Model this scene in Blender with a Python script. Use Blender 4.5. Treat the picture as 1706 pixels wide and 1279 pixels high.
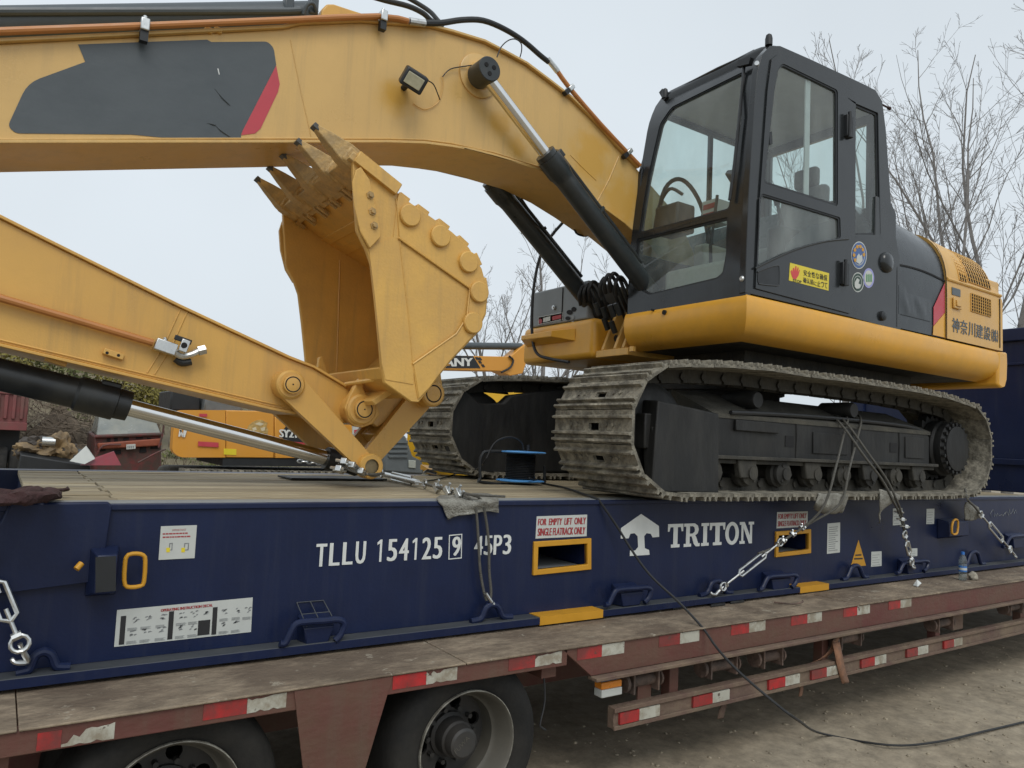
import bpy, bmesh, math, random
from mathutils import Vector, Matrix, noise
from mathutils.geometry import tessellate_polygon
random.seed(7)
scene = bpy.context.scene
for o in list(bpy.data.objects):
    bpy.data.objects.remove(o)
COL = scene.collection

# ------------------------------------------------------------------ camera
FPX, CX, CY = 1250.0, 853.0, 639.5            # focal length and centre in photo pixels
def _nrm(v): return v.normalized()
XC = _nrm(Vector((2690 - CX, 820 - CY, FPX)))  # world X (along the trailer) seen from the camera
_yc = 735.0
_roll = (820 - _yc) / (2690 - CX)
_pit = math.atan((_yc - CY) / FPX)
UPC = _nrm(Vector((math.sin(_roll), -math.cos(_roll), math.tan(_pit))))
UPC = _nrm(UPC - XC * UPC.dot(XC))
YCV = UPC.cross(XC)
CAM = Vector((-2.08554, -3.446014, 1.867008))
def ray(x, y):
    c = Vector((x - CX, y - CY, FPX))
    return Vector((XC.dot(c), YCV.dot(c), UPC.dot(c)))
def A(x, y, Y=None, X=None, Z=None):
    """surveyed photo point -> world point on the plane Y=, X= or Z="""
    r = ray(x, y)
    if Y is not None: t = (Y - CAM.y) / r.y
    elif X is not None: t = (X - CAM.x) / r.x
    else: t = (Z - CAM.z) / r.z
    return CAM + r * t
camd = bpy.data.cameras.new('camera')
camd.sensor_width = 36.0
camd.lens = FPX / 1706.0 * 36.0
camd.clip_start = 0.05
camd.clip_end = 2000
cam = bpy.data.objects.new('camera', camd)
COL.objects.link(cam)
right = Vector((XC.x, YCV.x, UPC.x)); down = Vector((XC.y, YCV.y, UPC.y)); fwd = Vector((XC.z, YCV.z, UPC.z))
M = Matrix.Identity(4)
for i in range(3):
    M[i][0] = right[i]; M[i][1] = -down[i]; M[i][2] = -fwd[i]; M[i][3] = CAM[i]
cam.matrix_world = M
scene.camera = cam

# ------------------------------------------------------------------ world, sun, exposure
SUN_EL, SUN_AZ = math.radians(52), math.radians(200)
world = bpy.data.worlds.new('World'); scene.world = world; world.use_nodes = True
nt = world.node_tree; nt.nodes.clear()
sky = nt.nodes.new('ShaderNodeTexSky'); sky.sky_type = 'NISHITA'; sky.sun_disc = False
sky.sun_elevation = SUN_EL; sky.sun_rotation = SUN_AZ
sky.air_density = 1.0; sky.dust_density = 6.0; sky.ozone_density = 1.0
hs = nt.nodes.new('ShaderNodeHueSaturation'); hs.inputs['Saturation'].default_value = 0.16
mixc = nt.nodes.new('ShaderNodeMixRGB'); mixc.inputs['Fac'].default_value = 0.74
mixc.inputs['Color2'].default_value = (9.35, 10.3, 11.1, 1)      # even cloud deck
tc = nt.nodes.new('ShaderNodeTexCoord')
cn = nt.nodes.new('ShaderNodeTexNoise'); cn.inputs['Scale'].default_value = 1.6; cn.inputs['Detail'].default_value = 4
cr = nt.nodes.new('ShaderNodeMapRange'); cr.inputs['From Min'].default_value = 0.3; cr.inputs['From Max'].default_value = 0.7
cr.inputs['To Min'].default_value = 0.95; cr.inputs['To Max'].default_value = 1.05
mul = nt.nodes.new('ShaderNodeMixRGB'); mul.blend_type = 'MULTIPLY'; mul.inputs['Fac'].default_value = 1
bg = nt.nodes.new('ShaderNodeBackground'); bg.inputs['Strength'].default_value = 0.088
wo = nt.nodes.new('ShaderNodeOutputWorld')
nt.links.new(sky.outputs[0], hs.inputs['Color']); nt.links.new(hs.outputs[0], mixc.inputs['Color1'])
nt.links.new(tc.outputs['Generated'], cn.inputs['Vector']); nt.links.new(cn.outputs['Fac'], cr.inputs['Value'])
nt.links.new(mixc.outputs[0], mul.inputs['Color1']); nt.links.new(cr.outputs[0], mul.inputs['Color2'])
nt.links.new(mul.outputs[0], bg.inputs['Color']); nt.links.new(bg.outputs[0], wo.inputs['Surface'])
sund = bpy.data.lights.new('sun', 'SUN'); sund.energy = 0.9; sund.angle = math.radians(28); sund.color = (1.0, 0.96, 0.9)
sun = bpy.data.objects.new('sun', sund); COL.objects.link(sun)
sdir = Vector((math.cos(SUN_EL) * math.sin(SUN_AZ), math.cos(SUN_EL) * math.cos(SUN_AZ), math.sin(SUN_EL)))
sun.rotation_euler = (-sdir).to_track_quat('-Z', 'Y').to_euler(); sun.location = sdir * 30
vs = scene.view_settings
vs.view_transform = 'Standard'; vs.look = 'None'; vs.exposure = 0.10; vs.gamma = 1.0; vs.use_curve_mapping = False
scene.cycles.max_bounces = 8; scene.cycles.transparent_max_bounces = 16
scene.cycles.caustics_reflective = False; scene.cycles.caustics_refractive = False

# ------------------------------------------------------------------ materials
MATS = {}
def mat(name, col, rough=0.5, metal=0.0, var=0.12, scale=6.0, bump=0.0, bscale=40.0, dirt=None, damt=0.0, dscale=3.0,
        streak=None, coat=0.0, spec=0.5, dsharp=0.12, rvar=0.12, runs=None, chips=None):
    """painted or bare surface: base colour with slow variation, blotched dirt, grain relief"""
    if name in MATS: return MATS[name]
    m = bpy.data.materials.new(name); m.use_nodes = True; MATS[name] = m
    n = m.node_tree; L = n.links; N = n.nodes
    b = N['Principled BSDF']
    b.inputs['Roughness'].default_value = rough; b.inputs['Metallic'].default_value = metal
    b.inputs['Specular IOR Level'].default_value = spec
    if coat: b.inputs['Coat Weight'].default_value = coat; b.inputs['Coat Roughness'].default_value = 0.15
    t = N.new('ShaderNodeTexCoord')
    vec = t.outputs['Object']
    if streak:
        mp = N.new('ShaderNodeMapping'); mp.inputs['Scale'].default_value = streak
        L.new(vec, mp.inputs['Vector']); svec = mp.outputs[0]
    else: svec = vec
    n1 = N.new('ShaderNodeTexNoise'); n1.inputs['Scale'].default_value = scale; n1.inputs['Detail'].default_value = 6; n1.inputs['Roughness'].default_value = 0.65
    L.new(svec, n1.inputs['Vector'])
    r1 = N.new('ShaderNodeMapRange'); r1.inputs['From Min'].default_value = 0.3; r1.inputs['From Max'].default_value = 0.7
    r1.inputs['To Min'].default_value = 1 - var; r1.inputs['To Max'].default_value = 1 + var
    L.new(n1.outputs['Fac'], r1.inputs['Value'])
    mu = N.new('ShaderNodeMixRGB'); mu.blend_type = 'MULTIPLY'; mu.inputs['Fac'].default_value = 1
    mu.inputs['Color1'].default_value = (*col, 1); L.new(r1.outputs[0], mu.inputs['Color2'])
    out = mu.outputs[0]
    if dirt:
        n2 = N.new('ShaderNodeTexNoise'); n2.inputs['Scale'].default_value = dscale; n2.inputs['Detail'].default_value = 8; n2.inputs['Roughness'].default_value = 0.7
        L.new(svec, n2.inputs['Vector'])
        r2 = N.new('ShaderNodeMapRange'); r2.inputs['From Min'].default_value = 0.62 - damt * 0.32 - dsharp
        r2.inputs['From Max'].default_value = 0.62 - damt * 0.32 + dsharp
        L.new(n2.outputs['Fac'], r2.inputs['Value'])
        mx = N.new('ShaderNodeMixRGB'); mx.inputs['Color2'].default_value = (*dirt, 1)
        ml = N.new('ShaderNodeMath'); ml.operation = 'MULTIPLY'; ml.inputs[1].default_value = min(1.0, damt + 0.35)
        L.new(r2.outputs[0], ml.inputs[0]); L.new(ml.outputs[0], mx.inputs['Fac']); L.new(out, mx.inputs['Color1'])
        out = mx.outputs[0]
    def layer(out, colr, amt, sc, lo, hi, scale):
        mp2 = N.new('ShaderNodeMapping'); mp2.inputs['Scale'].default_value = sc; L.new(vec, mp2.inputs['Vector'])
        nn = N.new('ShaderNodeTexNoise'); nn.inputs['Scale'].default_value = scale; nn.inputs['Detail'].default_value = 7; nn.inputs['Roughness'].default_value = 0.72; L.new(mp2.outputs[0], nn.inputs['Vector'])
        r3 = N.new('ShaderNodeMapRange'); r3.inputs['From Min'].default_value = lo; r3.inputs['From Max'].default_value = hi; r3.inputs['To Max'].default_value = amt; L.new(nn.outputs['Fac'], r3.inputs['Value'])
        m3 = N.new('ShaderNodeMixRGB'); m3.inputs['Color2'].default_value = (*colr, 1); L.new(r3.outputs[0], m3.inputs['Fac']); L.new(out, m3.inputs['Color1'])
        return m3.outputs[0]
    if runs: out = layer(out, runs[0], runs[1], (9, 9, 0.55), 0.50, 0.78, 1.3)     # rain and grease runs down the panel
    if chips: out = layer(out, chips[0], chips[1], (1, 1, 1), chips[2], chips[2] + 0.03, chips[3])   # chipped spots and scuffs
    L.new(out, b.inputs['Base Color'])
    rr = N.new('ShaderNodeMapRange'); rr.inputs['From Min'].default_value = 0.3; rr.inputs['From Max'].default_value = 0.7
    rr.inputs['To Min'].default_value = max(0.02, rough - rvar); rr.inputs['To Max'].default_value = min(1, rough + rvar)
    L.new(n1.outputs['Fac'], rr.inputs['Value']); L.new(rr.outputs[0], b.inputs['Roughness'])
    if bump:
        n3 = N.new('ShaderNodeTexNoise'); n3.inputs['Scale'].default_value = bscale; n3.inputs['Detail'].default_value = 5
        L.new(svec, n3.inputs['Vector'])
        bp = N.new('ShaderNodeBump'); bp.inputs['Strength'].default_value = bump; bp.inputs['Distance'].default_value = 0.02
        L.new(n3.outputs['Fac'], bp.inputs['Height']); L.new(bp.outputs[0], b.inputs['Normal'])
    return m

def glass(name, tint, dust=0.06, dustcol=(0.55, 0.6, 0.58)):
    m = bpy.data.materials.new(name); m.use_nodes = True; MATS[name] = m
    n = m.node_tree; N = n.nodes; L = n.links
    N.remove(N['Principled BSDF']); out = N['Material Output']
    tr = N.new('ShaderNodeBsdfTransparent'); tr.inputs['Color'].default_value = (*tint, 1)
    gl = N.new('ShaderNodeBsdfGlossy'); gl.inputs['Roughness'].default_value = 0.02
    df = N.new('ShaderNodeBsdfDiffuse'); df.inputs['Color'].default_value = (*dustcol, 1)
    lw = N.new('ShaderNodeLayerWeight'); pw = N.new('ShaderNodeMath'); pw.operation = 'POWER'; pw.inputs[1].default_value = 5.0
    fr = N.new('ShaderNodeMath'); fr.operation = 'MULTIPLY_ADD'; fr.inputs[1].default_value = 0.92; fr.inputs[2].default_value = 0.075
    L.new(lw.outputs['Facing'], pw.inputs[0]); L.new(pw.outputs[0], fr.inputs[0])
    t = N.new('ShaderNodeTexCoord'); nz = N.new('ShaderNodeTexNoise'); nz.inputs['Scale'].default_value = 3.5; nz.inputs['Detail'].default_value = 6
    mp = N.new('ShaderNodeMapping'); mp.inputs['Scale'].default_value = (1, 1, 0.4); L.new(t.outputs['Object'], mp.inputs['Vector']); L.new(mp.outputs[0], nz.inputs['Vector'])
    mr = N.new('ShaderNodeMapRange'); mr.inputs['From Min'].default_value = 0.35; mr.inputs['From Max'].default_value = 0.7
    mr.inputs['To Min'].default_value = dust * 0.35; mr.inputs['To Max'].default_value = dust * 1.8
    L.new(nz.outputs['Fac'], mr.inputs['Value'])
    m1 = N.new('ShaderNodeMixShader'); m2 = N.new('ShaderNodeMixShader')
    L.new(fr.outputs[0], m1.inputs['Fac']); L.new(tr.outputs[0], m1.inputs[1]); L.new(gl.outputs[0], m1.inputs[2])
    L.new(mr.outputs[0], m2.inputs['Fac']); L.new(m1.outputs[0], m2.inputs[1]); L.new(df.outputs[0], m2.inputs[2])
    L.new(m2.outputs[0], out.inputs['Surface'])
    return m

YEL = mat('machine_yellow_paint', (0.675, 0.388, 0.090), 0.36, var=0.07, scale=2.5, bump=0.05, bscale=90, dirt=(0.57, 0.33, 0.10), damt=0.2, dscale=2.2, dsharp=0.25, runs=((0.36, 0.23, 0.09), 0.5), chips=((0.12, 0.09, 0.06), 0.6, 0.715, 24))
YELM = mat('boom_yellow_hazed', (0.655, 0.424, 0.152), 0.36, var=0.06, scale=2.5, bump=0.05, bscale=90, dirt=(0.60, 0.38, 0.12), damt=0.2, dscale=1.4, dsharp=0.25, runs=((0.40, 0.27, 0.12), 0.5), chips=((0.14, 0.10, 0.06), 0.55, 0.725, 24))  # same yellow made paler: haze and lens flare put into the colour
TOOLB = mat('tool_box_grey_paint', (0.19, 0.205, 0.21), 0.45, var=0.1, scale=4)
YELB = mat('bucket_yellow_paint', (0.690, 0.408, 0.098), 0.42, var=0.08, scale=4, bump=0.10, bscale=60, dirt=(0.54, 0.32, 0.10), damt=0.28, dscale=3.5, dsharp=0.15, runs=((0.36, 0.24, 0.10), 0.55), chips=((0.17, 0.12, 0.07), 0.7, 0.70, 16))
YELS = mat('skirt_yellow_paint', (0.76, 0.375, 0.030), 0.34, var=0.06, scale=2.0, dirt=(0.40, 0.24, 0.07), damt=0.18, dscale=3, dsharp=0.25, chips=((0.12, 0.09, 0.05), 0.5, 0.73, 26))
WORN = mat('worn_tooth_steel', (0.56, 0.36, 0.13), 0.55, metal=0.0, var=0.3, scale=14, bump=0.3, bscale=50, dirt=(0.28, 0.20, 0.10), damt=0.35, dscale=9)
TIP = mat('tooth_tip_steel', (0.10, 0.10, 0.095), 0.55, metal=0.5, var=0.25, scale=20, bump=0.2, bscale=60)
CHAR = mat('charcoal_vinyl_film', (0.070, 0.084, 0.093), 0.42, var=0.10, scale=3, bump=0.25, bscale=5)
CABP = mat('cab_charcoal_paint', (0.012, 0.0145, 0.0165), 0.20, var=0.12, scale=3, dirt=(0.04, 0.043, 0.043), damt=0.15, dscale=2.5, dsharp=0.3, runs=((0.035, 0.038, 0.037), 0.35))
CABD = mat('cab_black_trim', (0.014, 0.016, 0.018), 0.5, var=0.15, scale=8)
HOODP = mat('hood_charcoal_film', (0.022, 0.027, 0.031), 0.26, var=0.10, scale=3, bump=0.18, bscale=4)
REDF = mat('red_film', (0.50, 0.055, 0.075), 0.42, var=0.05)
BCYL = mat('slate_lift_cylinder_paint', (0.024, 0.029, 0.031), 0.36, var=0.2, scale=6, dirt=(0.06, 0.06, 0.055), damt=0.15, dscale=5)
BLK = mat('black_cylinder_paint', (0.014, 0.016, 0.017), 0.38, var=0.2, scale=6, dirt=(0.05, 0.05, 0.045), damt=0.15, dscale=5)
BLKG = mat('dark_slate_cylinder_paint', (0.062, 0.076, 0.084), 0.4, var=0.15, scale=5)
RUB = mat('black_rubber_hose', (0.016, 0.017, 0.018), 0.55, var=0.2, scale=20)
CHROME = mat('chromed_rod', (0.72, 0.72, 0.71), 0.14, metal=1.0, var=0.05, rvar=0.04)
ZINC = mat('bright_zinc', (0.60, 0.61, 0.60), 0.33, metal=1.0, var=0.15, scale=30, rvar=0.1)
ORANGE = mat('orange_pipe_paint', (0.46, 0.185, 0.05), 0.42, var=0.08, scale=8)
MUD = mat('muddy_track_steel', (0.32, 0.295, 0.232), 0.78, var=0.32, scale=9, bump=0.6, bscale=35, dirt=(0.055, 0.05, 0.04), damt=0.46, dscale=7, dsharp=0.09)
MUDD = mat('dark_muddy_steel', (0.026, 0.025, 0.022), 0.78, var=0.4, scale=7, bump=0.5, bscale=30, dirt=(0.085, 0.078, 0.06), damt=0.25, dscale=4, streak=(1, 1, 0.45))
UCP = mat('undercarriage_black', (0.0075, 0.0078, 0.0078), 0.62, var=0.3, scale=6, bump=0.2, bscale=25, dirt=(0.030, 0.029, 0.025), damt=0.2, dscale=5, streak=(1, 1, 0.35))
DUST = mat('dusty_frame_top', (0.075, 0.070, 0.055), 0.9, var=0.35, scale=9, bump=0.4, bscale=40, dirt=(0.04, 0.04, 0.036), damt=0.35, dscale=4)
NAVY = mat('flatrack_navy_paint', (0.0090, 0.0175, 0.060), 0.36, var=0.14, scale=1.6, bump=0.04, bscale=60, dirt=(0.012, 0.015, 0.030), damt=0.26, dscale=1.8, dsharp=0.3, spec=0.28, runs=((0.030, 0.036, 0.062), 0.55), chips=((0.10, 0.10, 0.11), 0.5, 0.735, 20))
NAVYW = mat('navy_paint_dusty', (0.022, 0.030, 0.050), 0.6, var=0.2, scale=4, dirt=(0.085, 0.088, 0.08), damt=0.5, dscale=4, streak=(0.5, 1, 1), dsharp=0.3)
STRIP = mat('worn_grey_edge_rail', (0.27, 0.28, 0.27), 0.65, var=0.15, scale=5, dirt=(0.08, 0.10, 0.14), damt=0.3, dscale=5, streak=(0.4, 1, 1))
WHITE = mat('white_marking', (0.66, 0.68, 0.66), 0.5, var=0.06, scale=15)
STK = mat('white_sticker', (0.52, 0.54, 0.51), 0.45, var=0.05, scale=10)
REDT = mat('red_print', (0.34, 0.04, 0.045), 0.5, var=0.05)
INK = mat('black_print', (0.02, 0.02, 0.022), 0.5, var=0.05)
GREYP = mat('grey_print', (0.22, 0.23, 0.23), 0.5, var=0.3, scale=60)
AMBER = mat('amber_yellow_paint', (0.56, 0.275, 0.018), 0.45, var=0.08, scale=6)
SIGNY = mat('sign_yellow', (0.72, 0.58, 0.03), 0.4, var=0.04)
DARK = mat('dark_hollow', (0.010, 0.010, 0.011), 0.9, var=0.1)
MAROON = mat('trailer_maroon_paint', (0.118, 0.036, 0.030), 0.6, var=0.18, scale=4, bump=0.15, bscale=40, dirt=(0.12, 0.075, 0.048), damt=0.38, dscale=3, streak=(0.6, 1, 1), dsharp=0.15, runs=((0.11, 0.085, 0.06), 0.5), chips=((0.05, 0.03, 0.025), 0.7, 0.68, 14))
TDECK = mat('trailer_deck_rust', (0.255, 0.202, 0.142), 0.85, var=0.48, scale=7, bump=0.5, bscale=45, dirt=(0.105, 0.075, 0.052), damt=0.48, dscale=3.2, streak=(0.6, 1, 1), dsharp=0.09, chips=((0.36, 0.32, 0.25), 0.6, 0.60, 7))
TLIP = mat('trailer_dusty_lip', (0.17, 0.125, 0.085), 0.85, var=0.25, scale=6, bump=0.3, bscale=45, dirt=(0.10, 0.05, 0.045), damt=0.35, dscale=4)
TAPER = mat('red_reflective_tape', (0.44, 0.022, 0.024), 0.4, var=0.15, scale=12, dirt=(0.10, 0.045, 0.04), damt=0.42, dscale=5, dsharp=0.10, chips=((0.09, 0.06, 0.05), 0.9, 0.64, 16))
TAPEW = mat('white_reflective_tape', (0.45, 0.445, 0.38), 0.4, var=0.1, scale=12, dirt=(0.20, 0.155, 0.10), damt=0.36, dscale=7, dsharp=0.07, chips=((0.08, 0.055, 0.045), 0.95, 0.63, 18))
TYRE = mat('tyre_rubber_shade_darkened', (0.0075, 0.0075, 0.0072), 0.9, var=0.2, scale=9, bump=0.15, bscale=40, dirt=(0.03, 0.027, 0.022), damt=0.25, dscale=4)  # rubber blackened further, shade under the trailer deck is in the colour
RIM = mat('rim_dusty_shade_darkened', (0.085, 0.080, 0.066), 0.6, var=0.12, scale=6, dirt=(0.12, 0.11, 0.09), damt=0.35, dscale=4)  # dusty rim, base darkened to stand for the shade around the wheels
HUB = mat('hub_grey_steel', (0.032, 0.032, 0.031), 0.6, metal=0.0, var=0.2, scale=8, dirt=(0.05, 0.045, 0.04), damt=0.4, dscale=6)
RUST = mat('rusty_winch_steel', (0.16, 0.105, 0.08), 0.8, var=0.3, scale=12, bump=0.4, bscale=40, dirt=(0.05, 0.04, 0.035), damt=0.4, dscale=8)
STRAP = mat('faded_orange_webbing', (0.30, 0.15, 0.085), 0.9, var=0.2, scale=20, bump=0.4, bscale=120, dirt=(0.12, 0.08, 0.06), damt=0.35, dscale=8)
ROPE = mat('steel_wire_rope', (0.12, 0.115, 0.10), 0.55, metal=0.4, var=0.3, scale=80, bump=0.6, bscale=220)
RAG = mat('grey_felt_pad', (0.33, 0.325, 0.285), 0.95, var=0.3, scale=10, bump=0.8, bscale=90, dirt=(0.14, 0.13, 0.11), damt=0.4, dscale=14)
MAROONRAG = mat('dark_red_webbing', (0.045, 0.020, 0.020), 0.9, var=0.4, scale=12, bump=0.6, bscale=60)
BLUEPL = mat('blue_reel_plastic', (0.10, 0.33, 0.70), 0.35, var=0.08, scale=8)
STONE = mat('pale_stone', (0.33, 0.30, 0.24), 0.9, var=0.3, scale=16, bump=0.6, bscale=20)
GLS = glass('cab_clear_glass', (0.80, 0.89, 0.87), 0.10)
GLSD = glass('cab_dusty_glass', (0.70, 0.81, 0.78), 0.17)
SEAT = mat('grey_seat_cloth', (0.16, 0.165, 0.165), 0.9, var=0.2, scale=30)
LINER = mat('cab_grey_liner', (0.50, 0.52, 0.52), 0.85, var=0.1)
CREAM = mat('cream_console', (0.48, 0.46, 0.40), 0.7, var=0.12)

def soft_spots(m, spots, colr, amt):
    """blended patches of fresher paint at given x,z,radius"""
    n = m.node_tree; N = n.nodes; L = n.links; b = N['Principled BSDF']; out = b.inputs['Base Color'].links[0].from_socket
    t = N.new('ShaderNodeTexCoord'); nz = N.new('ShaderNodeTexNoise'); nz.inputs['Scale'].default_value = 9; nz.inputs['Detail'].default_value = 4; L.new(t.outputs['Object'], nz.inputs['Vector'])
    sx = N.new('ShaderNodeSeparateXYZ'); L.new(t.outputs['Object'], sx.inputs[0]); cb = N.new('ShaderNodeCombineXYZ'); L.new(sx.outputs[0], cb.inputs[0]); L.new(sx.outputs[2], cb.inputs[2])
    for (x, z, r) in spots:
        d = N.new('ShaderNodeVectorMath'); d.operation = 'DISTANCE'; d.inputs[1].default_value = (x, 0, z); L.new(cb.outputs[0], d.inputs[0])
        a = N.new('ShaderNodeMath'); a.operation = 'MULTIPLY_ADD'; a.inputs[1].default_value = r * 1.6; L.new(nz.outputs['Fac'], a.inputs[0]); L.new(d.outputs['Value'], a.inputs[2])
        mr = N.new('ShaderNodeMapRange'); mr.inputs['From Min'].default_value = r * 1.25; mr.inputs['From Max'].default_value = r * 1.9; mr.inputs['To Min'].default_value = amt; mr.inputs['To Max'].default_value = 0; L.new(a.outputs[0], mr.inputs['Value'])
        mx = N.new('ShaderNodeMixRGB'); mx.inputs['Color2'].default_value = (*colr, 1); L.new(mr.outputs[0], mx.inputs['Fac']); L.new(out, mx.inputs['Color1']); out = mx.outputs[0]
    L.new(out, b.inputs['Base Color'])
def wood_mat():
    m = bpy.data.materials.new('weathered_deck_plank'); m.use_nodes = True
    n = m.node_tree; N = n.nodes; L = n.links; b = N['Principled BSDF']; b.inputs['Roughness'].default_value = 0.8
    t = N.new('ShaderNodeTexCoord'); oi = N.new('ShaderNodeObjectInfo')
    mp = N.new('ShaderNodeMapping'); mp.inputs['Scale'].default_value = (0.7, 14, 14)
    ad = N.new('ShaderNodeVectorMath'); ad.operation = 'ADD'
    cmb = N.new('ShaderNodeCombineXYZ'); ml = N.new('ShaderNodeMath'); ml.operation = 'MULTIPLY'; ml.inputs[1].default_value = 37.0
    L.new(oi.outputs['Random'], ml.inputs[0]); L.new(ml.outputs[0], cmb.inputs[0]); L.new(ml.outputs[0], cmb.inputs[1])
    L.new(t.outputs['Object'], ad.inputs[0]); L.new(cmb.outputs[0], ad.inputs[1]); L.new(ad.outputs[0], mp.inputs['Vector'])
    n1 = N.new('ShaderNodeTexNoise'); n1.inputs['Scale'].default_value = 3; n1.inputs['Detail'].default_value = 8; n1.inputs['Roughness'].default_value = 0.7
    L.new(mp.outputs[0], n1.inputs['Vector'])
    cr = N.new('ShaderNodeValToRGB'); e = cr.color_ramp.elements
    e[0].position = 0.30; e[0].color = (0.16, 0.122, 0.070, 1); e[1].position = 0.70; e[1].color = (0.46, 0.395, 0.265, 1)
    L.new(n1.outputs['Fac'], cr.inputs['Fac'])
    mr = N.new('ShaderNodeMapRange'); mr.inputs['To Min'].default_value = 0.72; mr.inputs['To Max'].default_value = 1.22; L.new(oi.outputs['Random'], mr.inputs['Value'])
    mu = N.new('ShaderNodeMixRGB'); mu.blend_type = 'MULTIPLY'; mu.inputs['Fac'].default_value = 1; L.new(cr.outputs[0], mu.inputs['Color1']); L.new(mr.outputs[0], mu.inputs['Color2'])
    L.new(mu.outputs[0], b.inputs['Base Color'])
    bp = N.new('ShaderNodeBump'); bp.inputs['Strength'].default_value = 0.4; bp.inputs['Distance'].default_value = 0.01; L.new(n1.outputs['Fac'], bp.inputs['Height']); L.new(bp.outputs[0], b.inputs['Normal'])
    return m
WOOD = wood_mat()

# ------------------------------------------------------------------ mesh helpers
WORLD = {}
class MB:
    def __init__(s): s.v = []; s.f = []
    def add(s, vs, fs):
        k = len(s.v); s.v += [tuple(p) for p in vs]; s.f += [tuple(i + k for i in q) for q in fs]; return s
    def box(s, x0, x1, y0, y1, z0, z1):
        v = [(x0, y0, z0), (x1, y0, z0), (x1, y1, z0), (x0, y1, z0), (x0, y0, z1), (x1, y0, z1), (x1, y1, z1), (x0, y1, z1)]
        return s.add(v, [(0, 3, 2, 1), (4, 5, 6, 7), (0, 1, 5, 4), (1, 2, 6, 5), (2, 3, 7, 6), (3, 0, 4, 7)])
    def hexa(s, a, b):
        """two quads a,b (4 points each) joined to a solid"""
        return s.add(list(a) + list(b), [(0, 3, 2, 1), (4, 5, 6, 7), (0, 1, 5, 4), (1, 2, 6, 5), (2, 3, 7, 6), (3, 0, 4, 7)])
    def obox(s, c, ax, ay, az):
        c = Vector(c); ax = Vector(ax); ay = Vector(ay); az = Vector(az)
        g = lambda i, j, k: c + ax * i + ay * j + az * k
        return s.hexa([g(-1, -1, -1), g(1, -1, -1), g(1, 1, -1), g(-1, 1, -1)], [g(-1, -1, 1), g(1, -1, 1), g(1, 1, 1), g(-1, 1, 1)])
    def solid(s, fronts, backs, tris):
        """several loops with a matching back loop each, filled by tris (indices over all loops)"""
        k = len(s.v); fl = [p for l in fronts for p in l]; bl = [p for l in backs for p in l]; n = len(fl)
        s.v += [tuple(p) for p in fl] + [tuple(p) for p in bl]
        for t in tris:
            s.f.append(tuple(k + i for i in t)); s.f.append(tuple(k + n + i for i in reversed(t)))
        o = 0
        for l in fronts:
            m = len(l)
            for i in range(m):
                j = (i + 1) % m
                s.f.append((k + o + i, k + o + j, k + n + o + j, k + n + o + i))
            o += m
        return s
    def prism(s, loops, fn0, fn1):
        """loops of 2D points (outer, holes...); fn0/fn1 map (u,v) to the front/back point"""
        if not isinstance(loops[0][0], (tuple, list, Vector)): loops = [loops]
        tr = tessellate_polygon([[Vector((p[0], p[1], 0)) for p in l] for l in loops])
        return s.solid([[fn0(*p) for p in l] for l in loops], [[fn1(*p) for p in l] for l in loops], tr)
    def pane(s, loop, fn):
        tr = tessellate_polygon([[Vector((p[0], p[1], 0)) for p in loop]])
        return s.add([fn(*p) for p in loop], tr)
    def prismY(s, loops, y0, y1):
        return s.prism(loops, lambda u, v: (u, y0, v), lambda u, v: (u, y1, v))
    def tube(s, pts, r, n=10, cap=True, smooth=0):
        pts = [Vector(p) for p in pts]
        if smooth: pts = catmull(pts, smooth)
        m = len(pts); rs = r if isinstance(r, (list, tuple)) else [r] * m
        if len(rs) != m: rs = [rs[min(len(rs) - 1, int(i / max(1, m - 1) * (len(rs) - 1)))] for i in range(m)]
        k = len(s.v); nrm = None
        for i, p in enumerate(pts):
            d = (pts[min(i + 1, m - 1)] - pts[max(i - 1, 0)])
            d = d.normalized() if d.length > 1e-9 else Vector((0, 0, 1))
            if nrm is None:
                a = Vector((0, 0, 1)) if abs(d.z) < 0.9 else Vector((1, 0, 0)); nrm = d.cross(a).normalized()
            else:
                nrm = (nrm - d * nrm.dot(d)); nrm = nrm.normalized() if nrm.length > 1e-6 else d.orthogonal().normalized()
            bi = d.cross(nrm)
            for j in range(n):
                t = 2 * math.pi * j / n
                s.v.append(tuple(p + (nrm * math.cos(t) + bi * math.sin(t)) * rs[i]))
        for i in range(m - 1):
            for j in range(n):
                a = k + i * n + j; b = k + i * n + (j + 1) % n
                s.f.append((a, b, b + n, a + n))
        if cap:
            s.f.append(tuple(k + j for j in reversed(range(n)))); s.f.append(tuple(k + (m - 1) * n + j for j in range(n)))
        return s
    def lathe(s, c, axis, prof, n=32, capa=True, capb=True):
        """prof: (distance along axis, radius)"""
        c = Vector(c); d = Vector(axis).normalized(); u = d.orthogonal().normalized(); w = d.cross(u); k = len(s.v); m = len(prof)
        for (t, r) in prof:
            for j in range(n):
                a = 2 * math.pi * j / n; s.v.append(tuple(c + d * t + (u * math.cos(a) + w * math.sin(a)) * r))
        for i in range(m - 1):
            for j in range(n):
                a = k + i * n + j; b = k + i * n + (j + 1) % n; s.f.append((a, b, b + n, a + n))
        if capa: s.f.append(tuple(k + j for j in reversed(range(n))))
        if capb: s.f.append(tuple(k + (m - 1) * n + j for j in range(n)))
        return s
    def cyl(s, p0, p1, r, n=24, r1=None):
        p0 = Vector(p0); p1 = Vector(p1); d = p1 - p0
        return s.lathe(p0, d, [(0, r), (d.length, r if r1 is None else r1)], n)
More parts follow.
